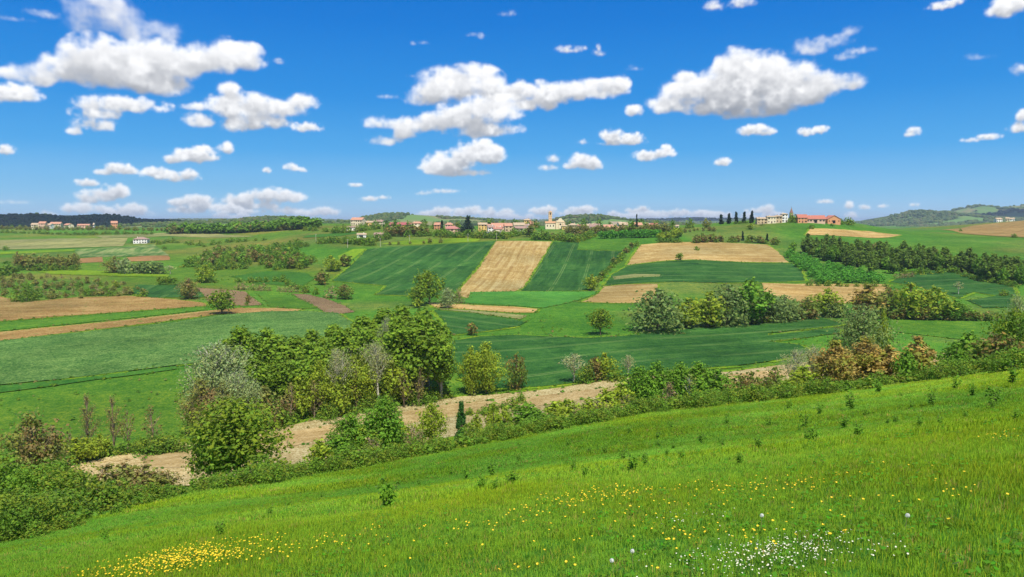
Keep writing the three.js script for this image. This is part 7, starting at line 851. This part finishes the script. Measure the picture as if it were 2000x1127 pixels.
// rank grass and weeds along the field edges and through the valley meadows
{
  const r = rngOf(404), L = new Leaves(); for (let k = 0; k < 14; k++) { const a = r() * 6.3, q = r() * .5; L.add(Math.cos(a) * q, .15 + r() * .3, Math.sin(a) * q, Math.cos(a) * .6, .7, Math.sin(a) * .6, lerp(.4, .75, r()), [1, 1, 1].map(() => lerp(.75, 1.25, r())), r); }
  const list = [];
  for (const f of FIELDS) f.p.forEach((a, i) => { const b = f.p[(i + 1) % f.p.length], n = Math.hypot(b[0] - a[0], b[1] - a[1]) / 1.5, d = Math.hypot(a[0], a[1]); if (d > 640) return; for (let k = 0; k < n; k++) if (r() < .55) list.push([lerp(a[0], b[0], k / n) + (r() - .5) * 2.4, lerp(a[1], b[1], k / n) + (r() - .5) * 2.4]); });
  for (let k = 0; k < 9000; k++) { const d = lerp(130, 520, Math.sqrt(r())), x = (r() * 2 - 1) * .74 * d, z = -d; if (fbm2(x * .03 + 5, z * .03, 3) > .52 && !FIELDS.some((f) => inPoly(f.p, x, z))) list.push([x, z]); }
  const im = shade(new THREE.InstancedMesh(L.build(), leafMat, list.length)), M = new THREE.Matrix4(), q = new THREE.Quaternion(), e = new THREE.Euler(), c = new THREE.Color();
  list.forEach(([x, z], k) => { const s = lerp(.5, 1.5, r() * r()) ; M.compose(new THREE.Vector3(x, height(x, z) + .12, z), q.setFromEuler(e.set(0, r() * 6.3, 0)), new THREE.Vector3(s, s, s)); im.setMatrixAt(k, M); const t = r(); c.setRGB(...(t < .5 ? [.14, .26, .02] : t < .8 ? [.09, .19, .02] : [.26, .25, .07])); im.setColorAt(k, c); });
  im.name = 'rank_grass'; im.userData = { kind: 'stuff', label: 'rank grass tufts along the valley field edges', category: 'grass' }; scene.add(im);
}

// ------------------------------------------------------------------ buildings
const wallMats = new Map();
const WALLS = { white: '#f2ede2', cream: '#ead9b4', yellow: '#e6c274', pink: '#e0b79a', orange: '#d99a6c', tan: '#cdb48c', brick: '#b98562', grey: '#b5aea2' };
const plaster = (hex) => { if (!wallMats.has(hex)) { const m = new THREE.MeshStandardMaterial({ color: hex, roughness: .95 }); m.name = 'plaster'; wallMats.set(hex, m); } return wallMats.get(hex); };
const glass = new THREE.MeshStandardMaterial({ color: 0x2a2b2c, roughness: .25 }); glass.name = 'window glass';
const shutter = new THREE.MeshStandardMaterial({ color: 0x5d4a38, roughness: .8 }); shutter.name = 'shutter wood';
const dark = new THREE.MeshStandardMaterial({ color: 0x1b1a18, roughness: 1 }); dark.name = 'dark interior';  // near-black: shade inside openings given as colour; dark metal on the cross
const box = (w, h, d, x, y, z) => new THREE.BoxGeometry(w, h, d).translate(x, y, z);
function prism(pts, depth) { const s = new THREE.Shape(pts.map(([x, y]) => new THREE.Vector2(x, y))); return new THREE.ExtrudeGeometry(s, { depth, bevelEnabled: false }).translate(0, 0, -depth / 2); }
function gableRoof(w, d, y, rise, over, th) {        // ridge along x
  const slope = (s) => { const run = d / 2 + over, g = prism([[0, 0], [run, -rise * run / (d / 2)], [run, -rise * run / (d / 2) - th], [0, -th]], w + over * 2).rotateY(-Math.PI / 2 * s); return g.translate(0, y + rise + th, 0); };
  return mergeGeometries([slope(1), slope(-1)]);
}
function hipRoof(w, d, y, rise, over, th) {
  const W2 = w / 2 + over, D2 = d / 2 + over, rl = Math.max(.4, W2 - D2), p = [], idx = [];
  p.push(-W2, y, -D2, W2, y, -D2, W2, y, D2, -W2, y, D2, -rl, y + rise, 0, rl, y + rise, 0, -W2, y - th, -D2, W2, y - th, -D2, W2, y - th, D2, -W2, y - th, D2);
  idx.push(3, 2, 5, 3, 5, 4, 1, 0, 4, 1, 4, 5, 2, 1, 5, 0, 3, 4, 6, 7, 8, 6, 8, 9, 9, 8, 2, 9, 2, 3, 7, 6, 0, 7, 0, 1, 8, 7, 1, 8, 1, 2, 6, 9, 3, 6, 3, 0);
  const g = new THREE.BufferGeometry(); g.setAttribute('position', new THREE.Float32BufferAttribute(p, 3)); g.setIndex(idx); const q = g.toNonIndexed(); q.computeVertexNormals(); return q;
}
HOUSES.forEach(([name, x, y, z, w, h, dep, wall, roof, rt, rh, rot, label], i) => {
  const r = rngOf(i + 900), t = thing(name, label, name === 'barn' ? 'barn' : 'house', 'houses of village and farms');
  t.position.set(x, y, z); t.rotation.y = rot + Math.atan2(-x, -z) * -1 * .0;
  const d = Math.max(5, w * dep), front = rt === 'gablefront', rise = h * rh, eave = h - rise, wm = plaster(WALLS[wall]), rm = plaster(roof);
  if (rt === 'hip') { part(t, 'wall', box(w, eave + 5, d, 0, eave / 2 - 2.5, 0), wm); part(t, 'roof', hipRoof(w, d, eave + .02, rise, .55, .18), rm); }
  else {
    const a = front ? w : d, b = front ? d : w;
    const g = prism([[-a / 2, -5], [a / 2, -5], [a / 2, eave], [0, h - .05], [-a / 2, eave]], b); if (!front) g.rotateY(Math.PI / 2);
    part(t, 'wall', g, wm); const rg = gableRoof(b, a, eave + .04, rise, .5, .16); if (front) rg.rotateY(Math.PI / 2); part(t, 'roof', rg, rm);
  }
  const roofPart = t.children[1];
  part(roofPart, 'chimney', box(.7, 1.5, .7, w * (r() < .5 ? -.25 : .25), h - rise * .3 + .5, front ? 0 : d * .12), wm);
  const floors = Math.max(1, Math.round((eave - .2) / 3)), cols = Math.max(2, Math.min(7, Math.round(w / 3.6))), fh = eave / floors;
  for (let f = 0; f < floors; f++) for (let c = 0; c < cols; c++) {
    const wx = lerp(-w / 2, w / 2, (c + .5) / cols) + (r() - .5) * .3, wy = fh * f + fh * .52; if (f === 0 && c === Math.floor(cols / 2)) continue;
    const win = part(t, 'window', box(1, 1.35, .16, wx, wy, d / 2 + .03), glass);
    if (r() < .6) for (const s of [-1, 1]) part(win, 'shutter', box(.5, 1.4, .1, wx + s * .78, wy, d / 2 + .05), shutter);
  }
  part(t, 'door', name === 'barn' ? box(3, Math.min(3.2, eave * .7), .2, 0, Math.min(3.2, eave * .7) / 2, d / 2 + .02) : box(1.2, 2.2, .2, lerp(-w / 2, w / 2, (Math.floor(cols / 2) + .5) / cols), 1.1, d / 2 + .02), name === 'barn' ? dark : shutter);
  for (const s of [-1, 1]) for (let f = 0; f < floors; f++) part(t, 'window', box(.16, 1.3, 1, s * (w / 2 + .03), fh * f + fh * .52, d * (r() - .5) * .4), glass);
});
// church with bell tower
{
  const [x, y, z, u] = PLACES.church, t = thing('church', 'cream church with tall square bell tower in the village', 'church');
  t.position.set(x, y, z);
  const cream = plaster('#efdcb6'), stone = plaster('#d9b98c'), tile = plaster('#b98f66');
  const P = (px) => (px - 1084) * u, Q = (py) => (452 - py) * u, top = [];
  // front block with a curved gable
  const s = new THREE.Shape(); const xl = P(1084.5), xr = P(1103), ye = Q(433), yt = Q(426.5), xm = (xl + xr) / 2;
  s.moveTo(xl, -6); s.lineTo(xr, -6); s.lineTo(xr, ye); s.lineTo(xr - .8, ye); s.bezierCurveTo(xr - 1.2, ye + 1.4, xm + 2.4, ye + 1.2, xm + 1.9, yt - .6); s.quadraticCurveTo(xm, yt + .9, xm - 1.9, yt - .6); s.bezierCurveTo(xm - 2.4, ye + 1.2, xl + 1.2, ye + 1.4, xl + .8, ye); s.lineTo(xl, ye); s.closePath();
  part(t, 'facade', new THREE.ExtrudeGeometry(s, { depth: 1, bevelEnabled: false, curveSegments: 8 }).translate(0, 0, 4), cream);
  for (const px of [1085.2, 1090, 1097.5, 1102.3]) part(t, 'pilaster', box(.7, ye + 5.9, .35, P(px), (ye - 6) / 2 - .05, 5.18), stone);
  part(t, 'cornice', box(xr - xl + .6, .5, 1.5, xm, ye - .25, 4.62), stone);
  part(t, 'round_window', new THREE.CylinderGeometry(1.05, 1.05, .3, 20).rotateX(Math.PI / 2).translate(xm, ye - 3.1, 5.02), dark);
  part(t, 'door', box(1.9, 3.6, .3, xm, 1.8, 5.02), shutter);
  for (const px of [1087, 1100.3]) part(t, 'pinnacle', box(.7, 1.6, .7, P(px), ye + .8, 4.6), cream);
  part(t, 'nave', box(xr - xl - 1, ye + 5, 20, xm, (ye - 6) / 2, -6.1), cream);
  part(t, 'nave_roof', gableRoof(20, xr - xl - 1, ye - .9, 2.6, .4, .2).rotateY(Math.PI / 2).translate(xm, 0, -6.1), tile);
  // side aisle to the left
  const al = P(1065), ar = P(1084.3), ay = Q(436);
  part(t, 'side_chapel', box(ar - al, ay + 6, 10, (al + ar) / 2, (ay - 6) / 2, -1), cream);
  part(t, 'chapel_roof', gableRoof(ar - al, 10, ay + .03, 2.1, .4, .2).translate((al + ar) / 2, 0, -1), tile);
  for (const k of [.2, .5, .8]) part(t, 'window', box(1, 2.1, .2, lerp(al, ar, k), ay - 3, 4.02), glass);
  const tw = t;
  const tx = P(1075.3), tr = P(1078.6) - tx, ty = Q(414.5);
  const tower = part(t, 'bell_tower', box(tr * 2, ty + 6, tr * 2, tx, (ty - 6) / 2, -9), stone);
  for (const k of [-7.2, -3.9, .1]) part(tower, 'cornice', box(tr * 2 + .6, .4, tr * 2 + .6, tx, ty + k, -9), cream);
  for (const sgn of [-1, 1]) { part(tower, 'painted_bell_opening', box(1.3, 2.6, .2, tx, ty - 1.9, -9 + sgn * (tr + .02)), dark); part(tower, 'painted_bell_opening', box(.2, 2.6, 1.3, tx + sgn * (tr + .02), ty - 1.9, -9), dark); }  // solid dark boxes on the tower faces, their inner shade painted
  part(tower, 'tower_roof', new THREE.ConeGeometry(tr * 1.55, 1.5, 4).rotateY(Math.PI / 4).translate(tx, ty + 1.05, -9), tile);
}
// white workshop with open bays
{
  const [x, y, z, u] = PLACES.workshop, t = thing('workshop', 'long white flat-roofed workshop with dark open bays', 'workshop');
  t.position.set(x, y, z); const w = 41 * u, h = 9.5 * u, white = plaster('#efece4');
  part(t, 'rear_wall', box(w, h + 4, .4, 0, h / 2 - 2, -8), white);
  part(t, 'front_wall', box(w * .5, h + 4, .4, -w * .25, h / 2 - 2, 0), white);
  for (const s of [-1, 1]) part(t, 'side_wall', box(.4, h + 4, 7.6, s * (w / 2 - .2), h / 2 - 2, -4), white);
  part(t, 'partition', box(.4, h + 4, 7.5, .4, h / 2 - 2, -4), white);
  part(t, 'roof', box(w + 1, .5, 9.4, 0, h + .26, -4), plaster('#c9b8a0'));
  for (const k of [.33, .66]) part(t, 'pillar', box(.4, h + 4, .4, w / 2 * k + .3, h / 2 - 2, -.1), white);
  part(t, 'bay_floor', box(w * .48, .2, 7.2, w * .25, -.05, -4), plaster('#6b645c'));
  for (let k = 0; k < 4; k++) part(t, 'window', box(w * .09, h * .3, .2, -w * .44 + k * w * .12, h * .68, .15), glass);
}
// hilltop spire
{
  const [x, y, z, u] = PLACES.spire, t = thing('spire', 'small pointed church spire rising behind the hilltop farm', 'spire');
  t.position.set(x, y, z - 6); const top = 29 * u;
  part(t, 'shaft', box(3.2, top * .62 + 4, 3.2, 0, top * .31 - 2, 0), plaster('#b99a78'));
  part(t, 'cap', new THREE.ConeGeometry(2.2, top * .38, 8).translate(0, top * .62 + top * .19, 0), plaster('#8a6a58'));
  part(t, 'cross', mergeGeometries([box(.14, 1.4, .14, 0, top + .5, 0), box(.8, .14, .13, 0, top + .7, 0)]), dark);
}
// poles carrying wires across the slope
PLACES.poles.forEach(([x, , z], k) => {
  const t = thing('utility_pole', 'pale wooden utility pole below the village, ' + ['by the orchard', 'at the wheat corner', 'above the wheat slope', 'beside the white workshop', 'in the far left field', 'left of the wheat'][k], 'pole', 'utility poles');
  t.position.set(x, height(x, z), z);
  part(t, 'post', new THREE.CylinderGeometry(.12, .17, 8, 6).translate(0, 3.7, 0), plaster('#cfc3ac')); part(t, 'crossarm', box(1.6, .14, .14, 0, 7.2, .16), plaster('#cfc3ac'));
  for (const s of [-1, 0, 1]) part(t, 'insulator', new THREE.CylinderGeometry(.06, .06, .22, 6).translate(s * .65, 7.4, .16), plaster('#e8e4dc'));
});

// ------------------------------------------------------------------ the meadow in front: grass, flowers, hazel saplings
const meadowEdge = (() => { const c = [[-45, 26], [-21, 31], [-17.6, 42], [-10.2, 53], [.4, 63], [14.5, 71], [31, 75], [46, 68], [60, 64]]; return (x) => { for (let i = 1; i < c.length; i++) if (x <= c[i][0]) return lerp(c[i - 1][1], c[i][1], clamp((x - c[i - 1][0]) / (c[i][0] - c[i - 1][0]), 0, 1)); return c.at(-1)[1]; }; })();
const bumpAt = (x, z) => (fbm2(x * .35, z * .35, 3) - .5) * .22 * smooth(1, 6, Math.hypot(x, z)) * smooth(95, 75, Math.hypot(x, z));
const bladeMat = new THREE.MeshPhysicalMaterial({ vertexColors: true, roughness: .85, transmission: .46, thickness: 0, specularIntensity: .15 }); bladeMat.name = 'grass blades';
function tuft(seed, n, rad, hgt, wid) {
  const r = rngOf(seed), p = [], nn = [], c = [], idx = [];
  for (let k = 0; k < n; k++) {
    const a = r() * 6.283, q = Math.sqrt(r()) * rad, x = Math.cos(a) * q, z = Math.sin(a) * q, h = hgt * lerp(.45, 1.15, r()), th = r() * 6.283, b = lerp(.2, 1.25, r()) * h, w = wid * lerp(.6, 1.3, r()), sx = Math.cos(th + 1.571) * w / 2, sz = Math.sin(th + 1.571) * w / 2, o = p.length / 3, bx = Math.cos(th) * b, bz = Math.sin(th) * b;
    p.push(x - sx, -.02, z - sz, x + sx, -.02, z + sz, x + bx * .35 + sx * .8, h * .62, z + bz * .35 + sz * .8, x + bx * .35 - sx * .8, h * .62, z + bz * .35 - sz * .8, x + bx, h, z + bz);
    const j = lerp(.75, 1.25, r()), y = r() < .1 ? 1.5 : 1, cc = [.265 * j * y, .455 * j, .022 * j], N = new THREE.Vector3(-Math.cos(th) * .8, .6, -Math.sin(th) * .8).normalize();
    for (let q2 = 0; q2 < 5; q2++) { nn.push(N.x, N.y, N.z); c.push(...cc); }
    idx.push(o, o + 1, o + 2, o, o + 2, o + 3, o + 3, o + 2, o + 4);
  }
  const g = new THREE.BufferGeometry(); g.setAttribute('position', new THREE.Float32BufferAttribute(p, 3)); g.setAttribute('normal', new THREE.Float32BufferAttribute(nn, 3)); g.setAttribute('color', new THREE.Float32BufferAttribute(c, 3)); g.setIndex(idx); return g;
}
{
  const bands = [[1.5, 14, 180, .12, .048, .0042, 32], [14, 34, 64, .2, .06, .0085, 32], [34, 82, 18, .42, .085, .021, 34]];
  bands.forEach(([d0, d1, dens, rad, hgt, wid, nb], bi) => {
    for (let v = 0; v < 3; v++) {
      const r = rngOf(bi * 10 + v + 1), list = [], side = .78, area = side * (d1 * d1 - d0 * d0) + 8 * (d1 - d0), want = Math.round(area * dens / 3);
      for (let k = 0; k < want; k++) { const d = Math.sqrt(lerp(d0 * d0, d1 * d1, r())), x = (r() * 2 - 1) * (side * d + 4); if (d > meadowEdge(x) + 3) continue; list.push([x, -d]); }
      const im = shade(new THREE.InstancedMesh(tuft(bi * 7 + v + 50, nb, rad, hgt, wid), bladeMat, list.length)), M = new THREE.Matrix4(), q = new THREE.Quaternion(), e = new THREE.Euler(), c = new THREE.Color();
      list.forEach(([x, z], k) => {
        const n = fbm2(x * .22 + 7, z * .22, 3), m = fbm2(x * .05 + 3, z * .05 + 8, 3), s = lerp(.6, 1.2, r()) * lerp(.65, 1.35, smooth(.3, .7, n));
        M.compose(new THREE.Vector3(x, height(x, z) + bumpAt(x, z), z), q.setFromEuler(e.set((r() - .5) * .3, r() * 6.283, (r() - .5) * .3)), new THREE.Vector3(1, s, 1)); im.setMatrixAt(k, M);
        const b = lerp(.7, 1.2, r()) * lerp(.78, 1.18, smooth(.3, .68, m)), yel = lerp(.72, 1.18, smooth(.3, .7, n * .5 + m * .5)); if (r() < .035) c.setRGB(b * 1.7, b * .8, b * 4); else c.setRGB(b * yel, b, b * lerp(1.6, .8, smooth(.3, .7, n))); im.setColorAt(k, c);
      });
      im.name = numbered('meadow_grass'); im.userData = { kind: 'stuff', label: 'bright green spring grass of the near meadow', category: 'grass' }; scene.add(im);
    }
  });
}
// broad-leaved weeds among the grass
{
  const r = rngOf(71), weed = new Leaves();
  for (let k = 0; k < 11; k++) { const a = k * 2.4, q = lerp(.03, .1, r()); const n = new THREE.Vector3(Math.cos(a) * .5, .8, Math.sin(a) * .5).normalize(); weed.add(Math.cos(a) * q, .05 + .07 * r(), Math.sin(a) * q, n.x, n.y, n.z, lerp(.03, .055, r()), [.12, .29, .017].map((v) => v * lerp(.7, 1.3, r())), r); }
  for (const [name, geo, n, label] of [['meadow_weeds', weed.build(), 2600, 'dark broad-leaved weeds dotted through the near meadow']]) {
    const list = []; for (let g = 0; list.length < n && g < n * 9; g++) { const d = lerp(3.5, 78, r() ** 1.15), x = (r() * 2 - 1) * .76 * d; if (d < meadowEdge(x) + 2 && fbm2(x * .4 + 60, -d * .4, 2) > .46) list.push([x, -d]); }
    const im = shade(new THREE.InstancedMesh(geo, leafMat, list.length)), M = new THREE.Matrix4(), q = new THREE.Quaternion(), e = new THREE.Euler();
    list.forEach(([x, z], k) => { const s = lerp(.6, 1.3, r()) * lerp(.9, 1.7, smooth(8, 40, -z)); M.compose(new THREE.Vector3(x, height(x, z) + bumpAt(x, z), z), q.setFromEuler(e.set(0, r() * 6.3, 0)), new THREE.Vector3(s, s, s)); im.setMatrixAt(k, M); });
    im.name = name; im.userData = { kind: 'stuff', label, category: 'plants' }; scene.add(im);
  }
}
// flowers
function flowerGeo(petals, rad, cup, stem, head, centre) {
  const p = [], c = [], idx = [], put = (v, col) => { p.push(...v); c.push(...col); return p.length / 3 - 1; };
  const o = put([0, stem, 0], centre);
  for (let k = 0; k < petals; k++) { const a = k / petals * 6.283, b = a + 6.283 / petals * .5, d = a + 6.283 / petals * .95; const i1 = put([Math.cos(a) * rad * .85, stem + cup, Math.sin(a) * rad * .85], head), i2 = put([Math.cos(b) * rad, stem + cup * 1.2, Math.sin(b) * rad], head), i3 = put([Math.cos(d) * rad * .85, stem + cup, Math.sin(d) * rad * .85], head); idx.push(o, i2, i1, o, i3, i2); }
  const g0 = [.1, .22, .02], a = put([-.003, 0, 0], g0), b = put([.003, 0, 0], g0), d = put([0, stem, .002], g0); idx.push(a, b, d);
  const g = new THREE.BufferGeometry(); g.setAttribute('position', new THREE.Float32BufferAttribute(p, 3)); g.setAttribute('color', new THREE.Float32BufferAttribute(c, 3)); g.setIndex(idx); g.computeVertexNormals(); return g;
}
const petalMat = new THREE.MeshStandardMaterial({ vertexColors: true, roughness: .6 }); petalMat.name = 'petals';
for (const [kind, geo, label] of [['yellow', flowerGeo(6, .0125, .007, .13, [.78, .56, .012], [.75, .5, .01]), 'yellow buttercups scattered through the near meadow'], ['white', flowerGeo(7, .007, .006, .1, [.62, .62, .5], [.8, .75, .5]), 'small white daisies and clover in the near meadow']]) {
  const r = rngOf(kind.length * 3), list = [];
  for (const [poly, n] of FLOWERS[kind]) {
    const xs = poly.map((p) => p[0]), zs = poly.map((p) => p[1]), X0 = Math.min(...xs), X1 = Math.max(...xs), Z0 = Math.min(...zs), Z1 = Math.max(...zs);
    for (let k = 0, g = 0; k < n && g < n * 60; g++) { const x = lerp(X0, X1, r()), z = lerp(Z0, Z1, r()); if (!inPoly(poly, x, z) || smooth(.3, .62, fbm2(x * .8 + 20, z * .8, 3)) < r()) continue; const far = smooth(4, 30, -z); list.push([x + (r() + r() + r() - 1.5) * lerp(.5, 1.6, far), z + (r() + r() + r() - 1.5) * lerp(.4, 1.3, far)]); k++; }
  }
  const im = shade(new THREE.InstancedMesh(geo, petalMat, list.length)), M = new THREE.Matrix4(), q = new THREE.Quaternion(), e = new THREE.Euler();
  list.forEach(([x, z], k) => { const s = lerp(.75, 1.25, r()) * lerp(1, 1.9, smooth(12, 45, -z)); M.compose(new THREE.Vector3(x, height(x, z) + bumpAt(x, z), z), q.setFromEuler(e.set(.25 + (r() - .5) * .7, r() * 6.3, (r() - .5) * .7, 'YXZ')), new THREE.Vector3(s, lerp(.8, 1.25, r()), s)); im.setMatrixAt(k, M); });
  im.name = kind + '_flowers'; im.userData = { kind: 'stuff', label, category: 'flowers' }; scene.add(im);
}
// dandelion seed heads
{
  const seedMat = new THREE.MeshPhysicalMaterial({ color: 0xf1efe8, roughness: 1, transmission: .4, thickness: 0 }); seedMat.name = 'seed fluff';
  const r = rngOf(5), L = new Leaves(); for (let k = 0; k < 150; k++) { const a = r() * 6.283, y = r() * 2 - 1, q = Math.sqrt(1 - y * y); L.add(Math.cos(a) * q * .019, y * .019 + .17, Math.sin(a) * q * .019, Math.cos(a) * q, y, Math.sin(a) * q, .009, [1, 1, 1], r); }
  const head = L.build(), stalk = new THREE.CylinderGeometry(.003, .004, .17, 5).translate(0, .08, 0), sm = bark([.2, .25, .06]);
  SEED_HEADS.forEach(([x, z], k) => { const t = thing('dandelion', 'white dandelion seed head in the near grass, ' + ['rightmost', 'above the white daisies', 'left of the white daisies', 'lowest at the bottom edge'][k], 'dandelion', 'dandelion seed heads'); t.position.set(x, height(x, z) + bumpAt(x, z), z); t.rotation.z = (k - 1.5) * .08; part(t, 'stalk', stalk, sm); part(t, 'seed_head', head, seedMat); });
}
// hazel saplings
{
  const variants = [];
  for (let v = 0; v < 6; v++) {
    const r = rngOf(v + 300), w = new Wood(), L = new Leaves();
    for (let s = 0; s < 4; s++) {
      const a = s * 1.57 + r(), tip = [Math.cos(a) * lerp(.1, .32, r()), lerp(.65, 1, r()), Math.sin(a) * lerp(.1, .32, r())], mid = [tip[0] * .35, tip[1] * .5, tip[2] * .35];
      w.limb([0, -.04, 0], mid, .013, .009, 4); w.limb(mid, tip, .009, .004, 4);
      for (let k = 0; k < 34; k++) { const t = lerp(.12, 1.04, r()), p = t < .5 ? mid.map((m) => m * t * 2) : mid.map((m, i) => lerp(m, tip[i], t * 2 - 1)), b = r() * 6.283, q = lerp(.04, .17, r()), j = lerp(.65, 1.3, r()); let n = new THREE.Vector3(Math.cos(b) * .5 + (r() - .5), .9, Math.sin(b) * .5 + (r() - .5)).normalize(); L.add(p[0] + Math.cos(b) * q, p[1] + (r() - .5) * .08, p[2] + Math.sin(b) * q, n.x, n.y, n.z, lerp(.10, .18, r()), [.15 * j, .32 * j, .02 * j], r); }
    }
    variants.push([w.build(), L.build()]);
  }
  SAPLINGS.sort((a, b) => a[0] / a[1] < b[0] / b[1] ? 1 : -1).forEach(([x, z, h], k) => {
    const t = thing('hazel_sapling', 'young hazel sapling in the sloping near meadow, ' + ordinal(k) + ' from the left', 'sapling', 'hazel saplings in the meadow'), [a, b] = variants[k % 6];
    t.position.set(x, height(x, z) + bumpAt(x, z), z); t.rotation.y = k * 2.1; t.scale.set(h, h * lerp(.8, 1.15, noise3(k * 3.3, 1, 2)), h); part(t, 'stems', a, bark([.16, .12, .08])); part(t, 'leaves', b, leafMat);
  });
}
scene.fog = new THREE.FogExp2(0xc4d8ec, 0.00006);
renderer.render(scene, camera);
